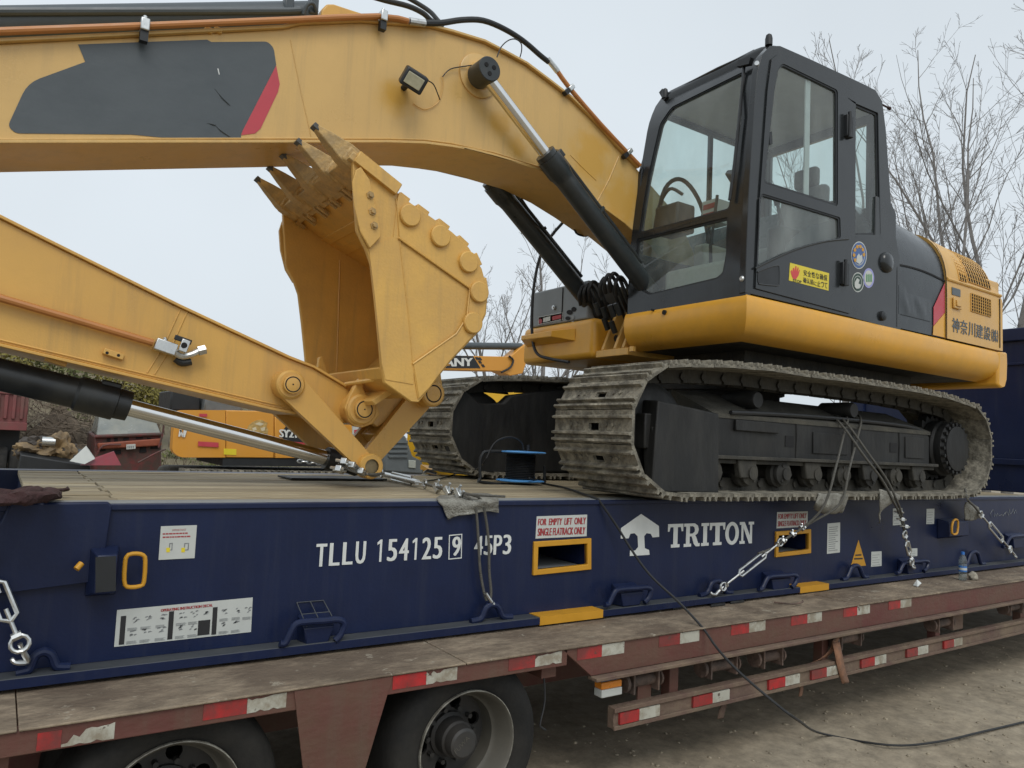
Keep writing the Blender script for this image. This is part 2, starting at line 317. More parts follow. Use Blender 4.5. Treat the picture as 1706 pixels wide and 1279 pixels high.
    def sweep(s, prof, path, closed=False):
        """prof: (offset outward, z) rows swept along an XY path with mitred corners; outward = right of travel"""
        m = len(path); k = len(s.v); n = len(prof)
        for i, p in enumerate(path):
            p = Vector(p); a = Vector(path[i - 1]) if i else None; b = Vector(path[i + 1]) if i < m - 1 else None
            d0 = (p - a).normalized() if a is not None else None; d1 = (b - p).normalized() if b is not None else None
            if d0 is None: d0 = d1
            if d1 is None: d1 = d0
            n0 = Vector((d0.y, -d0.x)); n1 = Vector((d1.y, -d1.x)); bis = (n0 + n1).normalized(); l = 1 / max(0.3, bis.dot(n0))
            for (o, z) in prof: s.v.append((p.x + bis.x * o * l, p.y + bis.y * o * l, z))
        for i in range(m - 1):
            for j in range(n - 1):
                a = k + i * n + j; s.f.append((a, a + 1, a + n + 1, a + n))
        return s
    def mesh(s, name, mt, smooth=35):
        me = bpy.data.meshes.new(name); me.from_pydata(s.v, [], s.f); me.materials.append(mt)
        bm = bmesh.new(); bm.from_mesh(me); bmesh.ops.recalc_face_normals(bm, faces=bm.faces); bm.to_mesh(me); bm.free()
        if smooth:
            me.polygons.foreach_set('use_smooth', [True] * len(me.polygons)); me.set_sharp_from_angle(angle=math.radians(smooth))
        return me
    def build(s, name, mt, parent=None, bevel=0, smooth=35, label=None, seg=2, kind=None):
        return link(name, s.mesh(name, mt, smooth), parent, bevel, label, seg=seg, kind=kind)

def link(name, me, parent=None, bevel=0, label=None, mw=None, seg=2, kind=None):
    o = bpy.data.objects.new(name, me); COL.objects.link(o)
    mw = mw or Matrix.Identity(4)
    if parent is not None:
        o.parent = parent; o.matrix_parent_inverse = WORLD[parent.name].inverted()
    o.matrix_basis = mw; WORLD[o.name] = mw.copy()
    if bevel:
        b = o.modifiers.new('bevel', 'BEVEL'); b.width = bevel; b.segments = seg; b.limit_method = 'ANGLE'; b.angle_limit = math.radians(35)
        b.harden_normals = False
    if label: o['label'] = label
    if kind: o['kind'] = kind
    return o

def catmull(p, n):
    out = []
    for i in range(len(p) - 1):
        a = p[max(i - 1, 0)]; b = p[i]; c = p[i + 1]; d = p[min(i + 2, len(p) - 1)]
        for k in range(n):
            t = k / n
            out.append(0.5 * ((2 * b) + (c - a) * t + (2 * a - 5 * b + 4 * c - d) * t * t + (3 * b - a - 3 * c + d) * t ** 3))
    out.append(p[-1]); return out
def thing(name, label, cat, loc=(0, 0, 0), group=None):
    o = bpy.data.objects.new(name, None); COL.objects.link(o); o.location = loc; o.empty_display_size = 0.2
    WORLD[o.name] = Matrix.Translation(loc); o['label'] = label; o['category'] = cat
    if group: o['group'] = group
    return o
def tag(o, label, cat, group=None, kind=None):
    if label: o['label'] = label
    if cat: o['category'] = cat
    if group: o['group'] = group
    if kind: o['kind'] = kind
    return o
def px(loop, Y):
    """photo outline -> XZ outline on the plane Y"""
    r = []
    for p in loop:
        q = A(p[0], p[1], Y=Y); r.append((q.x, q.z))
    return r
def rrect(u0, u1, v0, v1, r, n=5):
    o = []
    for (cx, cy, a0) in ((u1 - r, v0 + r, -90), (u1 - r, v1 - r, 0), (u0 + r, v1 - r, 90), (u0 + r, v0 + r, 180)):
        for k in range(n + 1):
            a = math.radians(a0 + 90 * k / n); o.append((cx + r * math.cos(a), cy + r * math.sin(a)))
    return o
def circ(u, v, r, n=24, rv=None):
    rv = rv or r
    return [(u + r * math.cos(2 * math.pi * i / n), v + rv * math.sin(2 * math.pi * i / n)) for i in range(n)]
def rounded(pts, r, n=4):
    """round the corners of a 2D loop"""
    o = []; m = len(pts)
    for i in range(m):
        p = Vector(pts[i]); a = Vector(pts[i - 1]); b = Vector(pts[(i + 1) % m])
        rr = r[i] if isinstance(r, (list, tuple)) else r
        d0 = a - p; d1 = b - p; l = min(rr, d0.length * 0.45, d1.length * 0.45)
        if l < 1e-4: o.append(tuple(p)); continue
        p0 = p + d0.normalized() * l; p1 = p + d1.normalized() * l
        for k in range(n + 1):
            t = k / n; q = p0 * (1 - t) ** 2 + p * 2 * t * (1 - t) + p1 * t * t; o.append(tuple(q))
    return o
_tc = {}
def text2d(body):
    """outline mesh of a word, normalised to width 1 and height 1"""
    if body in _tc: return _tc[body]
    c = bpy.data.curves.new('t', 'FONT'); c.body = body; c.resolution_u = 3
    o = bpy.data.objects.new('t', c); COL.objects.link(o)
    dg = bpy.context.evaluated_depsgraph_get(); dg.update()
    me = bpy.data.meshes.new_from_object(o.evaluated_get(dg))
    v = [x.co.copy() for x in me.vertices]; f = [tuple(p.vertices) for p in me.polygons]
    bpy.data.objects.remove(o); bpy.data.curves.remove(c); bpy.data.meshes.remove(me)
    x0 = min(p.x for p in v); x1 = max(p.x for p in v); y0 = min(p.y for p in v); y1 = max(p.y for p in v)
    v = [((p.x - x0) / (x1 - x0), (p.y - y0) / (y1 - y0)) for p in v]
    _tc[body] = (v, f); return v, f
def lettering(mb, body, quad, weight=0.0, off=None):
    """lay a word on the quad (bottom-left, bottom-right, top-right, top-left) of world points; raised by off"""
    v, f = text2d(body); a, b, c, d = [Vector(q) for q in quad]
    nrm = (b - a).cross(d - a).normalized() * 0.0015
    shifts = [Vector((0, 0, 0))]
    if weight:
        w = (b - a).normalized() * weight; shifts = [w * t for t in (-1, 0, 1)]
    for i, sh in enumerate(shifts):
        pts = []
        for (u, t) in v:
            p = a * (1 - u) * (1 - t) + b * u * (1 - t) + c * u * t + d * (1 - u) * t
            pts.append(p + nrm * (1 + 0.15 * i) + sh)
        mb.add(pts, f)
    return mb
def quadpx(bl, br, tr, tl, Y):
    return [A(*q, Y=Y) for q in (bl, br, tr, tl)]
# ================================================================== ground
def ground_mat():
    m = mat('packed_dirt_ground', (0.370, 0.315, 0.232), 0.92, var=0.2, scale=0.9, bump=0.35, bscale=14, dirt=(0.215, 0.178, 0.125), damt=0.42, dscale=0.9, dsharp=0.12)
    n = m.node_tree; N = n.nodes; L = n.links; b = N['Principled BSDF']
    t = N.new('ShaderNodeTexCoord'); v = N.new('ShaderNodeTexNoise'); v.inputs['Scale'].default_value = 9; v.inputs['Detail'].default_value = 10; v.inputs['Roughness'].default_value = 0.75
    L.new(t.outputs['Object'], v.inputs['Vector'])
    r = N.new('ShaderNodeMapRange'); r.inputs['From Min'].default_value = 0.35; r.inputs['From Max'].default_value = 0.68; r.inputs['To Min'].default_value = 0.68; r.inputs['To Max'].default_value = 1.3
    L.new(v.outputs['Fac'], r.inputs['Value'])
    mu = N.new('ShaderNodeMixRGB'); mu.blend_type = 'MULTIPLY'; mu.inputs['Fac'].default_value = 1
    src = b.inputs['Base Color'].links[0].from_socket
    L.new(src, mu.inputs['Color1']); L.new(r.outputs[0], mu.inputs['Color2']); L.new(mu.outputs[0], b.inputs['Base Color'])
    return m
def sheet(name, xs, ys, zf, mt, parent=None):
    mb = MB(); nx = len(xs); ny = len(ys)
    mb.v = [(x, y, zf(x, y)) for y in ys for x in xs]
    mb.f = [(j * nx + i, j * nx + i + 1, (j + 1) * nx + i + 1, (j + 1) * nx + i) for j in range(ny - 1) for i in range(nx - 1)]
    return mb.build(name, mt, parent, smooth=60)
def lin(a, b, n): return [a + (b - a) * i / (n - 1) for i in range(n)]
xs = [-900, -300, -100, -40, -15] + lin(-8, 16, 97) + [20, 28, 40, 60, 100, 300, 900]
ys = [-900, -300, -100, -40, -15] + lin(-8, 6, 57) + [8, 11, 15, 20, 30, 50, 100, 300, 900]
def gz(x, y):
    if abs(x) > 20 or abs(y) > 12: return 0.03
    return (noise.noise(Vector((x * 0.55, y * 0.55, 3))) * 0.035 + noise.noise(Vector((x * 2.3, y * 2.3, 7))) * 0.012 - 0.022 * math.exp(-((y + 1.25 + .12 * math.sin(x * .7)) / .16) ** 2) - 0.02 * math.exp(-((y + 2.2 + .1 * math.sin(x * .5 + 1)) / .18) ** 2)) + 0.04
gr = sheet('ground', xs, ys, gz, ground_mat()); gr['kind'] = 'structure'
def pebbles():
    rp = random.Random(77); mb = MB(); bm = bmesh.new(); bmesh.ops.create_icosphere(bm, subdivisions=1, radius=1); bv = [v.co.copy() for v in bm.verts]; fs = [tuple(v.index for v in f.verts) for f in bm.faces]; bm.free()
    for _ in range(4200):
        x = rp.uniform(-1.0, 11); y = rp.uniform(-3.0, 0.6); r = .0035 + .012 * rp.random() ** 4; z = gz(x, y) + r * .1; a = rp.uniform(0, 6.28); sx = rp.uniform(.9, 1.6); sz = rp.uniform(.45, .8); v = []
        for p in bv:
            q = Vector((p.x * sx, p.y, p.z * sz)) * r * rp.uniform(.85, 1.12); q.rotate(Matrix.Rotation(a, 3, 'Z')); v.append((x + q.x, y + q.y, z + q.z))
        mb.add(v, fs)
    tag(mb.build('gravel', mat('yard_gravel', (0.30, 0.255, 0.185), 0.95, var=0.4, scale=9), smooth=80), 'loose small gravel strewn over the dirt yard', None, kind='stuff')
pebbles()

# ================================================================== flat rack
fr = thing('flat_rack', 'dark blue steel flat rack with timber deck carrying the big yellow excavator', 'flat rack', (1.7, 1.2, 0.876))
FX0, FX1, ZT, ZF = -4.6, 7.75, 1.54, 0.914
web = MB()
def pk(x0, x1): return [(x0 + 0.045, 1.245 - 0.045 - 0.165), (x1 - 0.045, 1.245 - 0.045 - 0.165), (x1 - 0.045, 1.245 - 0.045), (x0 + 0.045, 1.245 - 0.045)]
PK = []
for loop in ([(886, 958), (983, 948), (983, 896), (888, 902)], [(1290, 928), (1349, 921), (1349, 881), (1291, 885)]):
    PK.append(px(loop, 0.0))
def inset(l, d):
    cx = sum(p[0] for p in l) / 4; cz = sum(p[1] for p in l) / 4
    return [(p[0] + (d if p[0] < cx else -d), p[1] + (d if p[1] < cz else -d)) for p in l]
PKI = [inset(l, 0.030) for l in PK]
web.prismY([[(FX0, ZF), (FX1, ZF), (FX1, 1.513), (FX0, 1.513)]] + PKI, 0.0, 0.018)
web.build('side_web', NAVY, fr)
MB().box(FX0, FX1, -0.1, 0.0, 0.876, ZF).build('bottom_flange', NAVYW, fr, 0.004)
MB().box(FX0, FX1, -0.1022, -0.1001, 0.877, 0.912).build('flange_edge', NAVY, fr)
MB().box(FX0, FX1, -0.012, 0.03, 1.514, 1.5395).build('top_lip', NAVY, fr, 0.004)
MB().box(FX0, FX1, 0.032, 0.155, 1.50, 1.541).build('edge_rail', STRIP, fr, 0.003)
MB().box(FX0, FX1, 2.29, 2.44, 0.92, 1.541).build('side_web', NAVY, fr, 0.004)
MB().box(-1.95, FX1, 0.16, 2.28, 1.36, 1.49).build('deck_underframe', NAVY, fr)
MB().box(FX0, -1.951, 0.16, 2.28, 1.0, 1.06).build('end_recess_floor', NAVYW, fr)
for l, li in zip(PK, PKI):
    f = MB().prismY([l, li], -0.014, 0.018).build('fork_pocket_frame', AMBER, fr, 0.003)
    x0, x1 = li[0][0], li[1][0]; z0, z1 = li[0][1], li[2][1]
    MB().hexa([(x0, 0.0185, z0 - .03), (x1, 0.0185, z0 - .03), (x1, 1.6, z0 - .03), (x0, 1.6, z0 - .03)], [(x0, 0.0185, z0 - .004), (x1, 0.0185, z0 - .004), (x1, 1.6, z0 - .004), (x0, 1.6, z0 - .004)]).build('pocket_floor', STRIP, f)
    MB().box(x0 - .02, x0 - .004, .019, 1.6, z0, z1 + .01).build('pocket_wall', NAVY, f)
    MB().box(x1 + .004, x1 + .02, .019, 1.6, z0, z1 + .01).build('pocket_wall', NAVY, f)
# timber deck, every plank on its own
PW = 0.141; row = 0
pm = {}
def plank_mesh(l, w):
    k = (round(l, 2), round(w, 3))
    if k not in pm:
        me = MB().box(0, l, 0, w, -0.028, 0).mesh('plank', WOOD, 30); pm[k] = me
    return pm[k]
y = 0.16
while y < 2.27:
    joints = [-1.955, -1.62 + random.uniform(-.02, .02), 1.6 + random.choice((-.6, .3, 0)), 4.6 + random.choice((-.4, .5)), FX1 - 0.3]
    for a, b in zip(joints[:-1], joints[1:]):
        o = link('deck_plank', plank_mesh(b - a - 0.006, PW - 0.007), fr, 0.003, mw=Matrix.Translation((a, y, 1.538 + random.uniform(-.0035, .0035))), seg=1)
    y += PW
# end wall standing upright at the far end
ew = MB().box(7.62, 7.74, 0.0, 2.44, 1.55, 3.36).build('end_wall', NAVY, fr, 0.01)
MB().box(7.575, 7.76, -0.02, 0.17, 1.55, 3.46).build('corner_post', NAVY, ew, 0.012)
MB().box(7.575, 7.76, 2.27, 2.46, 1.55, 3.46).build('corner_post', NAVY, ew, 0.012)
MB().box(7.575, 7.76, 0.171, 2.269, 3.30, 3.45).build('top_bar', NAVY, ew, 0.012)
MB().box(7.60, 7.63, 0.172, 2.268, 3.02, 3.05).build('rib', NAVY, ew, 0.004)
MB().box(7.59, 7.63, 0.172, 2.268, 1.86, 1.93).build('rib', NAVY, ew, 0.006)
# left end plate with the hinge box and its pull handle
MB().prismY(px([(-80, 1000), (165, 968), (176, 918), (187, 843), (181, 836), (17, 838), (0, 872), (-80, 915)], -0.03), -0.03, -0.0005).build('end_plate', NAVY, fr, 0.008, seg=3)
def socket_box(x0, x1, y0, y1, d, name='hinge_box'):
    a = A(x0, y1, Y=-d); b = A(x1, y0, Y=-d)
    return MB().hexa([(a.x, -d, a.z), (b.x, -d, a.z), (b.x + .02, -.001, a.z - .03), (a.x - .02, -.001, a.z - .03)], [(a.x, -d, b.z), (b.x, -d, b.z), (b.x + .02, -.001, b.z + .02), (a.x - .02, -.001, b.z + .02)]).build(name, NAVY, fr, 0.006)
hb = socket_box(156, 196, 924, 990, 0.12)
MB().prismY(px([(159, 928), (193, 926), (193, 984), (159, 987)], -.1205), -.1222, -.1206).build('box_face', CABD, hb)
def ringloop(pts, Y, r, name, mt, par, closed=True, sm=3, n=10):
    w = [A(p[0], p[1], Y=Y) for p in pts]
    if closed: w = w + [w[0]]
    return MB().tube(w, r, n, cap=not closed, smooth=sm).build(name, mt, par)
ringloop([(209, 932), (214, 924), (228, 922), (239, 925), (242, 934), (240, 968), (234, 976), (217, 978), (208, 974), (207, 955)], -0.07, 0.0085, 'pull_handle', AMBER, fr, sm=2)
MB().cyl(A(136, 938, Y=-.09), A(127, 948, Y=-.1), 0.012, 12)  .build('lock_pin', AMBER, fr)
hb2 = socket_box(1582, 1614, 868, 894, 0.10)
ringloop([(1588, 868), (1592, 865), (1596, 869), (1595, 886), (1591, 890), (1586, 888), (1586, 876)], -0.13, 0.0095, 'pull_handle', AMBER, fr, sm=2)
# yellow patches on the flange over the fork pockets
for a, b in ((882, 1005), (1312, 1380)):
    xa = A(a, 1012, Y=-0.0).x; xb = A(b, 1000, Y=-0.1).x
    MB().box(xa, xb, -0.1035, -0.001, 0.872, 0.9175).build('yellow_marking', AMBER, fr)
# lashing hoops along the bottom flange
def hoop(cx, cy, s, left=False):
    pts = [(-36, 14), (-24, 12), (-16, 0), (-9, -16), (2, -22), (12, -18), (18, -4), (24, 9), (36, 8)]
    w = [A(cx + p[0] * s, cy + p[1] * s, Y=-0.055) for p in pts]
    for i in (0, -1): w[i].z = ZF + 0.008
    w[1].z = ZF + .012; w[-2].z = ZF + .012
    return MB().tube(w, 0.017, 10, smooth=3).build('lashing_hoop', NAVY, fr)
hoop(818, 1028, 0.95); hoop(1192, 984, 0.75); hoop(1424, 955, 0.6); hoop(1622, 930, 0.5); hoop(70, 1113, 1.25)
# stake sockets with a bent bar in front
def stake(cx, cy, s):
    yb = -0.10
    bar = [(-54, 32), (-44, 30), (-32, 6), (-20, -3), (20, -6), (42, -8), (53, -2), (48, 16), (38, 27)]
    w = [A(cx + p[0] * s, cy + p[1] * s, Y=yb) for p in bar]
    o = MB().tube(w, 0.016, 10, smooth=3).build('stake_bar', NAVY, fr)
    a = A(cx - 16 * s, cy + 38 * s, Y=yb + .01); b = A(cx + 38 * s, cy + 2 * s, Y=yb + .01)
    MB().hexa([(a.x + .02, yb + .012, a.z), (b.x - .03, yb + .012, a.z), (b.x, -.001, a.z), (a.x, -.001, a.z)], [(a.x, yb + .012, b.z), (b.x, yb + .012, b.z), (b.x, -.001, b.z + .045), (a.x, -.001, b.z + .045)]).build('stake_socket', NAVY, fr, 0.005)
    if cx > 600: return
    g = MB()
    p0 = Vector((a.x - .01, -.004, b.z + .10)); p1 = Vector((b.x - .03, -.004, b.z + .10)); q0 = Vector((a.x + .01, yb, b.z + .012)); q1 = Vector((b.x, yb, b.z + .012))
    for s_, e_ in ((p0, p1), (p0.lerp(q0, .5), p1.lerp(q1, .5)), (p0, q0), (p1, q1), (p0.lerp(p1, .5), q0.lerp(q1, .5))): g.tube([s_, e_], 0.0022, 6)
    g.build('socket_grid', NAVYW, fr)
for c in ((520, 1040, 1.0), (1046, 984, 0.72), (1296, 962, 0.6), (1520, 938, 0.5), (1697, 895, 0.5)): stake(*c)
# ---- markings on the side web
def decal(loop, mt, name='sticker', Y=-0.0006, th=0.0016, label=None, par=None):
    return MB().prismY(px(loop, Y), Y - th, Y).build(name, mt, par or fr, label=label)
def word(body, q, mt, Y, name='lettering', par=None, w=0.0):
    """q: bl, br, tr, tl in photo points"""
    mb = lettering(MB(), body, [A(*p, Y=Y) for p in q], w)
    return mb.build(name, mt, par or fr, smooth=0)
def chars(body, x0, x1, base, top, Y, w, gap=0.26, mt=WHITE, skip=()):
    """characters one by one; base/top: photo y at x0 and x1"""
    n = len(body); W = (x1 - x0)
    # equal world spacing
    X0 = A(x0, base[0], Y=Y).x; X1 = A(x1, base[1], Y=Y).x
    Zb = (A(x0, base[0], Y=Y).z, A(x1, base[1], Y=Y).z); Zt = (A(x0, top[0], Y=Y).z, A(x1, top[1], Y=Y).z)
    step = (X1 - X0) / (n - gap) if n > 1 else (X1 - X0)
    mb = MB()
    for i, c in enumerate(body):
        if c == ' ': continue
        a = X0 + i * step; b = a + step * (1 - gap)
        if c in '1I': m_ = (a + b) / 2; a, b = m_ - step * .22, m_ + step * .12
        one = c == '1'
        t = (a - X0) / (X1 - X0); zb = Zb[0] * (1 - t) + Zb[1] * t; zt = Zt[0] * (1 - t) + Zt[1] * t
        if one:
            h_ = zt - zb; k_ = .011; xr_ = b
            mb.prismY([(xr_ - k_, zb), (xr_, zb), (xr_, zt), (xr_ - k_ * .8, zt), (xr_ - 2.3 * k_, zt - h_ * .13), (xr_ - 2.3 * k_, zt - h_ * .24), (xr_ - k_, zt - h_ * .17)], Y - .0015, Y)
            continue
        lettering(mb, c, [(a, Y, zb), (b, Y, zb), (b, Y, zt), (a, Y, zt)], w)
    return mb.build('lettering', mt, fr, smooth=0)
YW = -0.0012
chars('TLLU', 526, 607, (944, 938), (906, 901), YW, 0.0034, 0.30)
chars('154125', 625, 735, (936, 930), (899, 894), YW, 0.0034, 0.26)
o = chars('9', 753, 766, (926, 925), (894, 893), YW, 0.0034, 0.0)
fl = px([(747, 932), (769, 930), (770, 889), (748, 891)], YW)
MB().prismY([fl, inset(fl, 0.005)], YW - .001, YW).build('check_digit_frame', WHITE, fr)
chars('45P3', 790, 850, (925, 923), (893, 890), YW, 0.0034, 0.22)
d = decal([(892, 897), (977, 893), (978, 857), (894, 860)], STK)
word('FOR  EMPTY  LIFT  ONLY', [(896, 875), (975, 873), (976, 861.5), (897, 864)], REDT, YW - .001, par=d, w=.0018)
word('SINGLE FLATRACK ONLY', [(895.5, 892.5), (974, 889.5), (975, 877.5), (896.5, 880)], REDT, YW - .001, par=d, w=.0018)
d = decal([(1293.5, 880), (1345, 877), (1345.5, 851.5), (1294.5, 853)], STK)
word('FOR EMPTY LIFT ONLY', [(1296, 864.5), (1343, 863), (1343.5, 854.5), (1296.5, 856)], REDT, YW - .001, par=d, w=.0015)
word('SINGLE FLATRACK ONLY', [(1295.5, 877), (1343, 874.5), (1343, 866), (1296, 868)], REDT, YW - .001, par=d, w=.0015)
# letter mark: a house-shaped T
tl = [(1049, 926), (1082, 924), (1081, 916), (1074, 913), (1073, 893), (1077, 888), (1084, 889), (1087, 895), (1098, 894), (1097.5, 876), (1068, 856), (1034.5, 879.5), (1034, 897), (1047, 896.5), (1050, 889), (1057, 888), (1062, 893), (1063, 911), (1058, 917), (1049.5, 917)]
tm = px(tl, YW)
MB().prismY(tm, YW - .0015, YW).build('letter_mark', WHITE, fr)
# slab-serif name
def slab(c, a, b, zb, zt, mb, Y):
    W = b - a; H = zt - zb
    def P_(l): mb.prismY([[(a + p[0] * W, zb + p[1] * H) for p in q] for q in l], Y - .0015, Y)
    s = 0.13
    if c == 'T': P_([[(0.22, 0), (0.78, 0), (0.78, s), (0.64, s), (0.64, .86), (0.84, .86), (0.90, .68), (1, .68), (1, 1), (0, 1), (0, .68), (.10, .68), (.16, .86), (.36, .86), (.36, s), (.22, s)]])
    if c == 'I': P_([[(0, 0), (1, 0), (1, s), (.75, s), (.75, 1 - s), (1, 1 - s), (1, 1), (0, 1), (0, 1 - s), (.25, 1 - s), (.25, s), (0, s)]])
    if c == 'N': P_([[(0, 0), (.36, 0), (.36, s), (.26, s), (.26, .74), (.66, 0), (.87, 0), (.87, 1 - s), (1, 1 - s), (1, 1), (.62, 1), (.62, 1 - s), (.72, 1 - s), (.72, .36), (.34, 1), (0, 1), (0, 1 - s), (.12, 1 - s), (.12, s), (0, s)]])
    if c == 'O': P_([[(.5 + .5 * math.cos(t), .5 + .52 * math.sin(t)) for t in [2 * math.pi * k / 28 for k in range(28)]], [(.5 + .25 * math.cos(t), .5 + .36 * math.sin(t)) for t in [2 * math.pi * k / 24 for k in range(24)]]])
    if c == 'R': P_([[(0, 0), (.46, 0), (.46, s), (.36, s), (.36, .44), (.48, .44), (.62, .12), (.74, 0), (1, 0), (1, s), (.90, s), (.76, .42), (.70, .48), (.86, .56), (.92, .73), (.86, .90), (.66, 1), (0, 1), (0, 1 - s), (.13, 1 - s), (.13, s), (0, s)], [(.36, .56), (.54, .56), (.66, .63), (.68, .73), (.64, .83), (.54, .88), (.36, .88)]])
nm = MB()
XS = [(1111, 1138), (1138, 1166), (1167, 1181), (1181, 1208), (1207, 1231), (1231, 1256)]
for c, (a, b) in zip('TRITON', XS):
    pa = A(a, 912.5 - (a - 1111) * .055, Y=YW); pb = A(b, 912.5 - (b - 1111) * .055, Y=YW); pt = A((a + b) / 2, 873 - ((a + b) / 2 - 1111) * .029, Y=YW)
    slab(c, pa.x + .004, pb.x - .004, (pa.z + pb.z) / 2, pt.z, nm, YW)
nm.build('lettering', WHITE, fr, smooth=0)
# instruction stickers
rnd0 = random.Random(11)
d = decal([(264, 932.5), (324, 929.5), (328, 874.5), (268, 876.5)], STK)
word('IMPORTANT', [(287, 884.5), (310, 883.5), (310, 880.5), (287.3, 881.5)], REDT, YW - .001, par=d)
g = MB()
for y0, xe in ((890.5, 313), (896, 317)):
    x = 271
    while x < xe:
        w_ = rnd0.uniform(2.5, 6); g.prismY(px([(x, y0 - (x - 271) * .035), (x + w_, y0 - (x + w_ - 271) * .035), (x + w_, y0 - 2.3 - (x + w_ - 271) * .035), (x, y0 - 2.3 - (x - 271) * .035)], YW - .0008), YW - .0018, YW - .0008); x += w_ + 1
g.build('print_lines', REDT, d, kind='stuff')
for (x0, x1) in ((281, 287), (306, 314)):
    q = px([(x0, 917), (x1, 916.5), (x1 + 1, 904), (x0 + 1, 904.5)], YW - .0008)
    MB().prismY([q, inset(q, .004)], YW - .0018, YW - .0008).build('diagram', GREYP, d)
    MB().prismY(px([(x0 - 4, 920), (x0 + 2, 919.7), (x0 + 2, 912), (x0 - 4, 912.5)], YW - .0008), YW - .002, YW - .001).build('diagram', SIGNY, d)
d = decal([(190, 1077.5), (418, 1052.5), (421, 995), (195, 1016)], STK)
def dp(u, v):
    """point on the long instruction decal"""
    bl, br, tr, tl_ = [A(*p, Y=YW - .001) for p in ((190, 1077.5), (418, 1052.5), (421, 995), (195, 1016))]
    p = bl * (1 - u) * (1 - v) + br * u * (1 - v) + tr * u * v + tl_ * (1 - u) * v
    return (p.x, p.z)
word('OPERATING INSTRUCTION DECAL', [(268, 1019), (354, 1010), (354, 1005.5), (268, 1014.5)], REDT, YW - .001, par=d, w=.0008)
for u in (0.03, 0.365, 0.69):
    MB().prismY([dp(u, .04), dp(u + .036, .04), dp(u + .036, .82), dp(u, .82)], YW - .0022, YW - .001).build('heading_bar', INK, d)
MB().prismY([dp(.585, .06), dp(.675, .06), dp(.675, .48), dp(.585, .48)], YW - .0022, YW - .001).build('heading_bar', MATS['black_print'], d)
rnd = random.Random(3)
for k in range(17):
    c = k % 8; r_ = k // 8
    u = (.08, .17, .275, .42, .51, .60, .745, .84)[c] if k < 16 else .925; v = (.52, .16)[r_] if k < 16 else .5
    if abs(u - .60) < .01 and v < .3: continue
    g = MB()
    for t in range(4):
        vv = v - .06 - .022 * t; g.prismY([dp(u, vv), dp(u + .06 + rnd.random() * .02, vv), dp(u + .06, vv + .010), dp(u, vv + .010)], YW - .0018, YW - .001)
    for t in range(5):
        uu = u + .01 + rnd.random() * .045; vv = v + .06 + rnd.random() * .16
        g.prismY([dp(uu, vv), dp(uu + .012 + rnd.random() * .02, vv + .02), dp(uu + .016, vv + .05), dp(uu + .002, vv + .04)], YW - .0018, YW - .001)
    g.build('diagram', GREYP, d, kind='stuff')
for loop, n_ in (([(1377.5, 922.5), (1399, 920), (1399.5, 870), (1378.5, 872)], 12), ([(1451, 944), (1468.5, 942.5), (1468.5, 918), (1451.5, 919)], 5), ([(1543, 873), (1556, 872.5), (1556.5, 847), (1543.5, 847.5)], 5), ([(1487, 875), (1503, 874), (1503, 846), (1487.5, 847)], 4), ([(1518, 927), (1528, 926), (1528, 913), (1518, 913.5)], 3)):
    d = decal(loop, STK)
    bl, br, tr, tl_ = [A(*p, Y=YW - .001) for p in loop]; g = MB()
    for k in range(n_):
        v = 0.08 + 0.84 * k / n_
        for (u0, u1) in ((.12, .12 + .5 + .25 * rnd.random()),):
            f2 = lambda u, v: (lambda p: (p.x, p.z))(bl * (1 - u) * (1 - v) + br * u * (1 - v) + tr * u * v + tl_ * (1 - u) * v)
            g.prismY([f2(u0, v), f2(u1, v), f2(u1, v + .025), f2(u0, v + .025)], YW - .002, YW - .001)
    g.build('print_lines', GREYP, d, kind='stuff')
d = decal([(1417, 944), (1442.5, 942), (1430, 899)], AMBER)
g = MB()
for (x0, x1, y0) in ((1425, 1435, 926), (1423, 1437, 932)): g.prismY(px([(x0, y0), (x1, y0 - .6), (x1, y0 - 3), (x0, y0 - 2.4)], YW - .0008), YW - .002, YW - .001)
g.build('print_lines', INK, d, kind='stuff')
# chalk scrawl at the right end
scr = MB(); pts = [(1652, 862), (1650, 856), (1654, 849), (1656, 852), (1656, 861), (1659, 856), (1660, 860), (1662, 855), (1664, 859), (1669, 857), (1671, 859), (1675, 853), (1674, 858), (1677, 852), (1680, 859), (1682, 848), (1683, 856), (1686, 853), (1688, 847), (1689, 856), (1692, 849), (1693, 855)]
scr.tube([A(*p, Y=-0.002) for p in pts], 0.0018, 5, smooth=2); scr.build('chalk_writing', STRIP, fr)

# ================================================================== low-bed trailer
tr = thing('lowbed_trailer', 'maroon low-bed trailer under the blue flat rack with red and white tape', 'trailer', (1.7, 1.2, 0.0))
ZD = 0.862; YT = -0.475
XB = A(938, 1080, Y=YT).x
deckm = MB()
seams = [-6.2, -3.6, -1.95, -0.25, 1.15, 2.9, 4.6, 6.4, 8.2, 9.8]
for a, b in zip(seams[:-1], seams[1:]):
    MB().box(a + .002, b - .002, YT - .012, 2.9, ZD - .012, ZD + random.uniform(-.003, .001)).build('deck_plate', TDECK, tr, 0.004)
MB().box(-6.2, XB + .03, YT, YT + .06, ZD - .092, ZD - .013).build('side_rail', MAROON, tr, 0.004)
cl = MB()
cl.hexa([(XB, YT, ZD - .014), (9.8, YT, ZD - .014), (9.8, YT + .02, ZD - .014), (XB, YT + .02, ZD - .014)][::1], [(XB + .19, YT, ZD - .165), (9.8, YT, ZD - .165), (9.8, YT + .02, ZD - .165), (XB + .19, YT + .02, ZD - .165)])
cl.build('side_channel', MAROON, tr, 0.003)
MB().box(XB + .19, 9.8, YT - .045, YT + .03, ZD - .186, ZD - .167).build('channel_lip', TLIP, tr, 0.004)
MB().box(-6.2, 9.8, 0.25, 0.45, .42, ZD - .02).build('main_beam', MAROON, tr)
MB().box(-6.2, 9.8, 1.95, 2.15, .42, ZD - .02).build('main_beam', MAROON, tr)
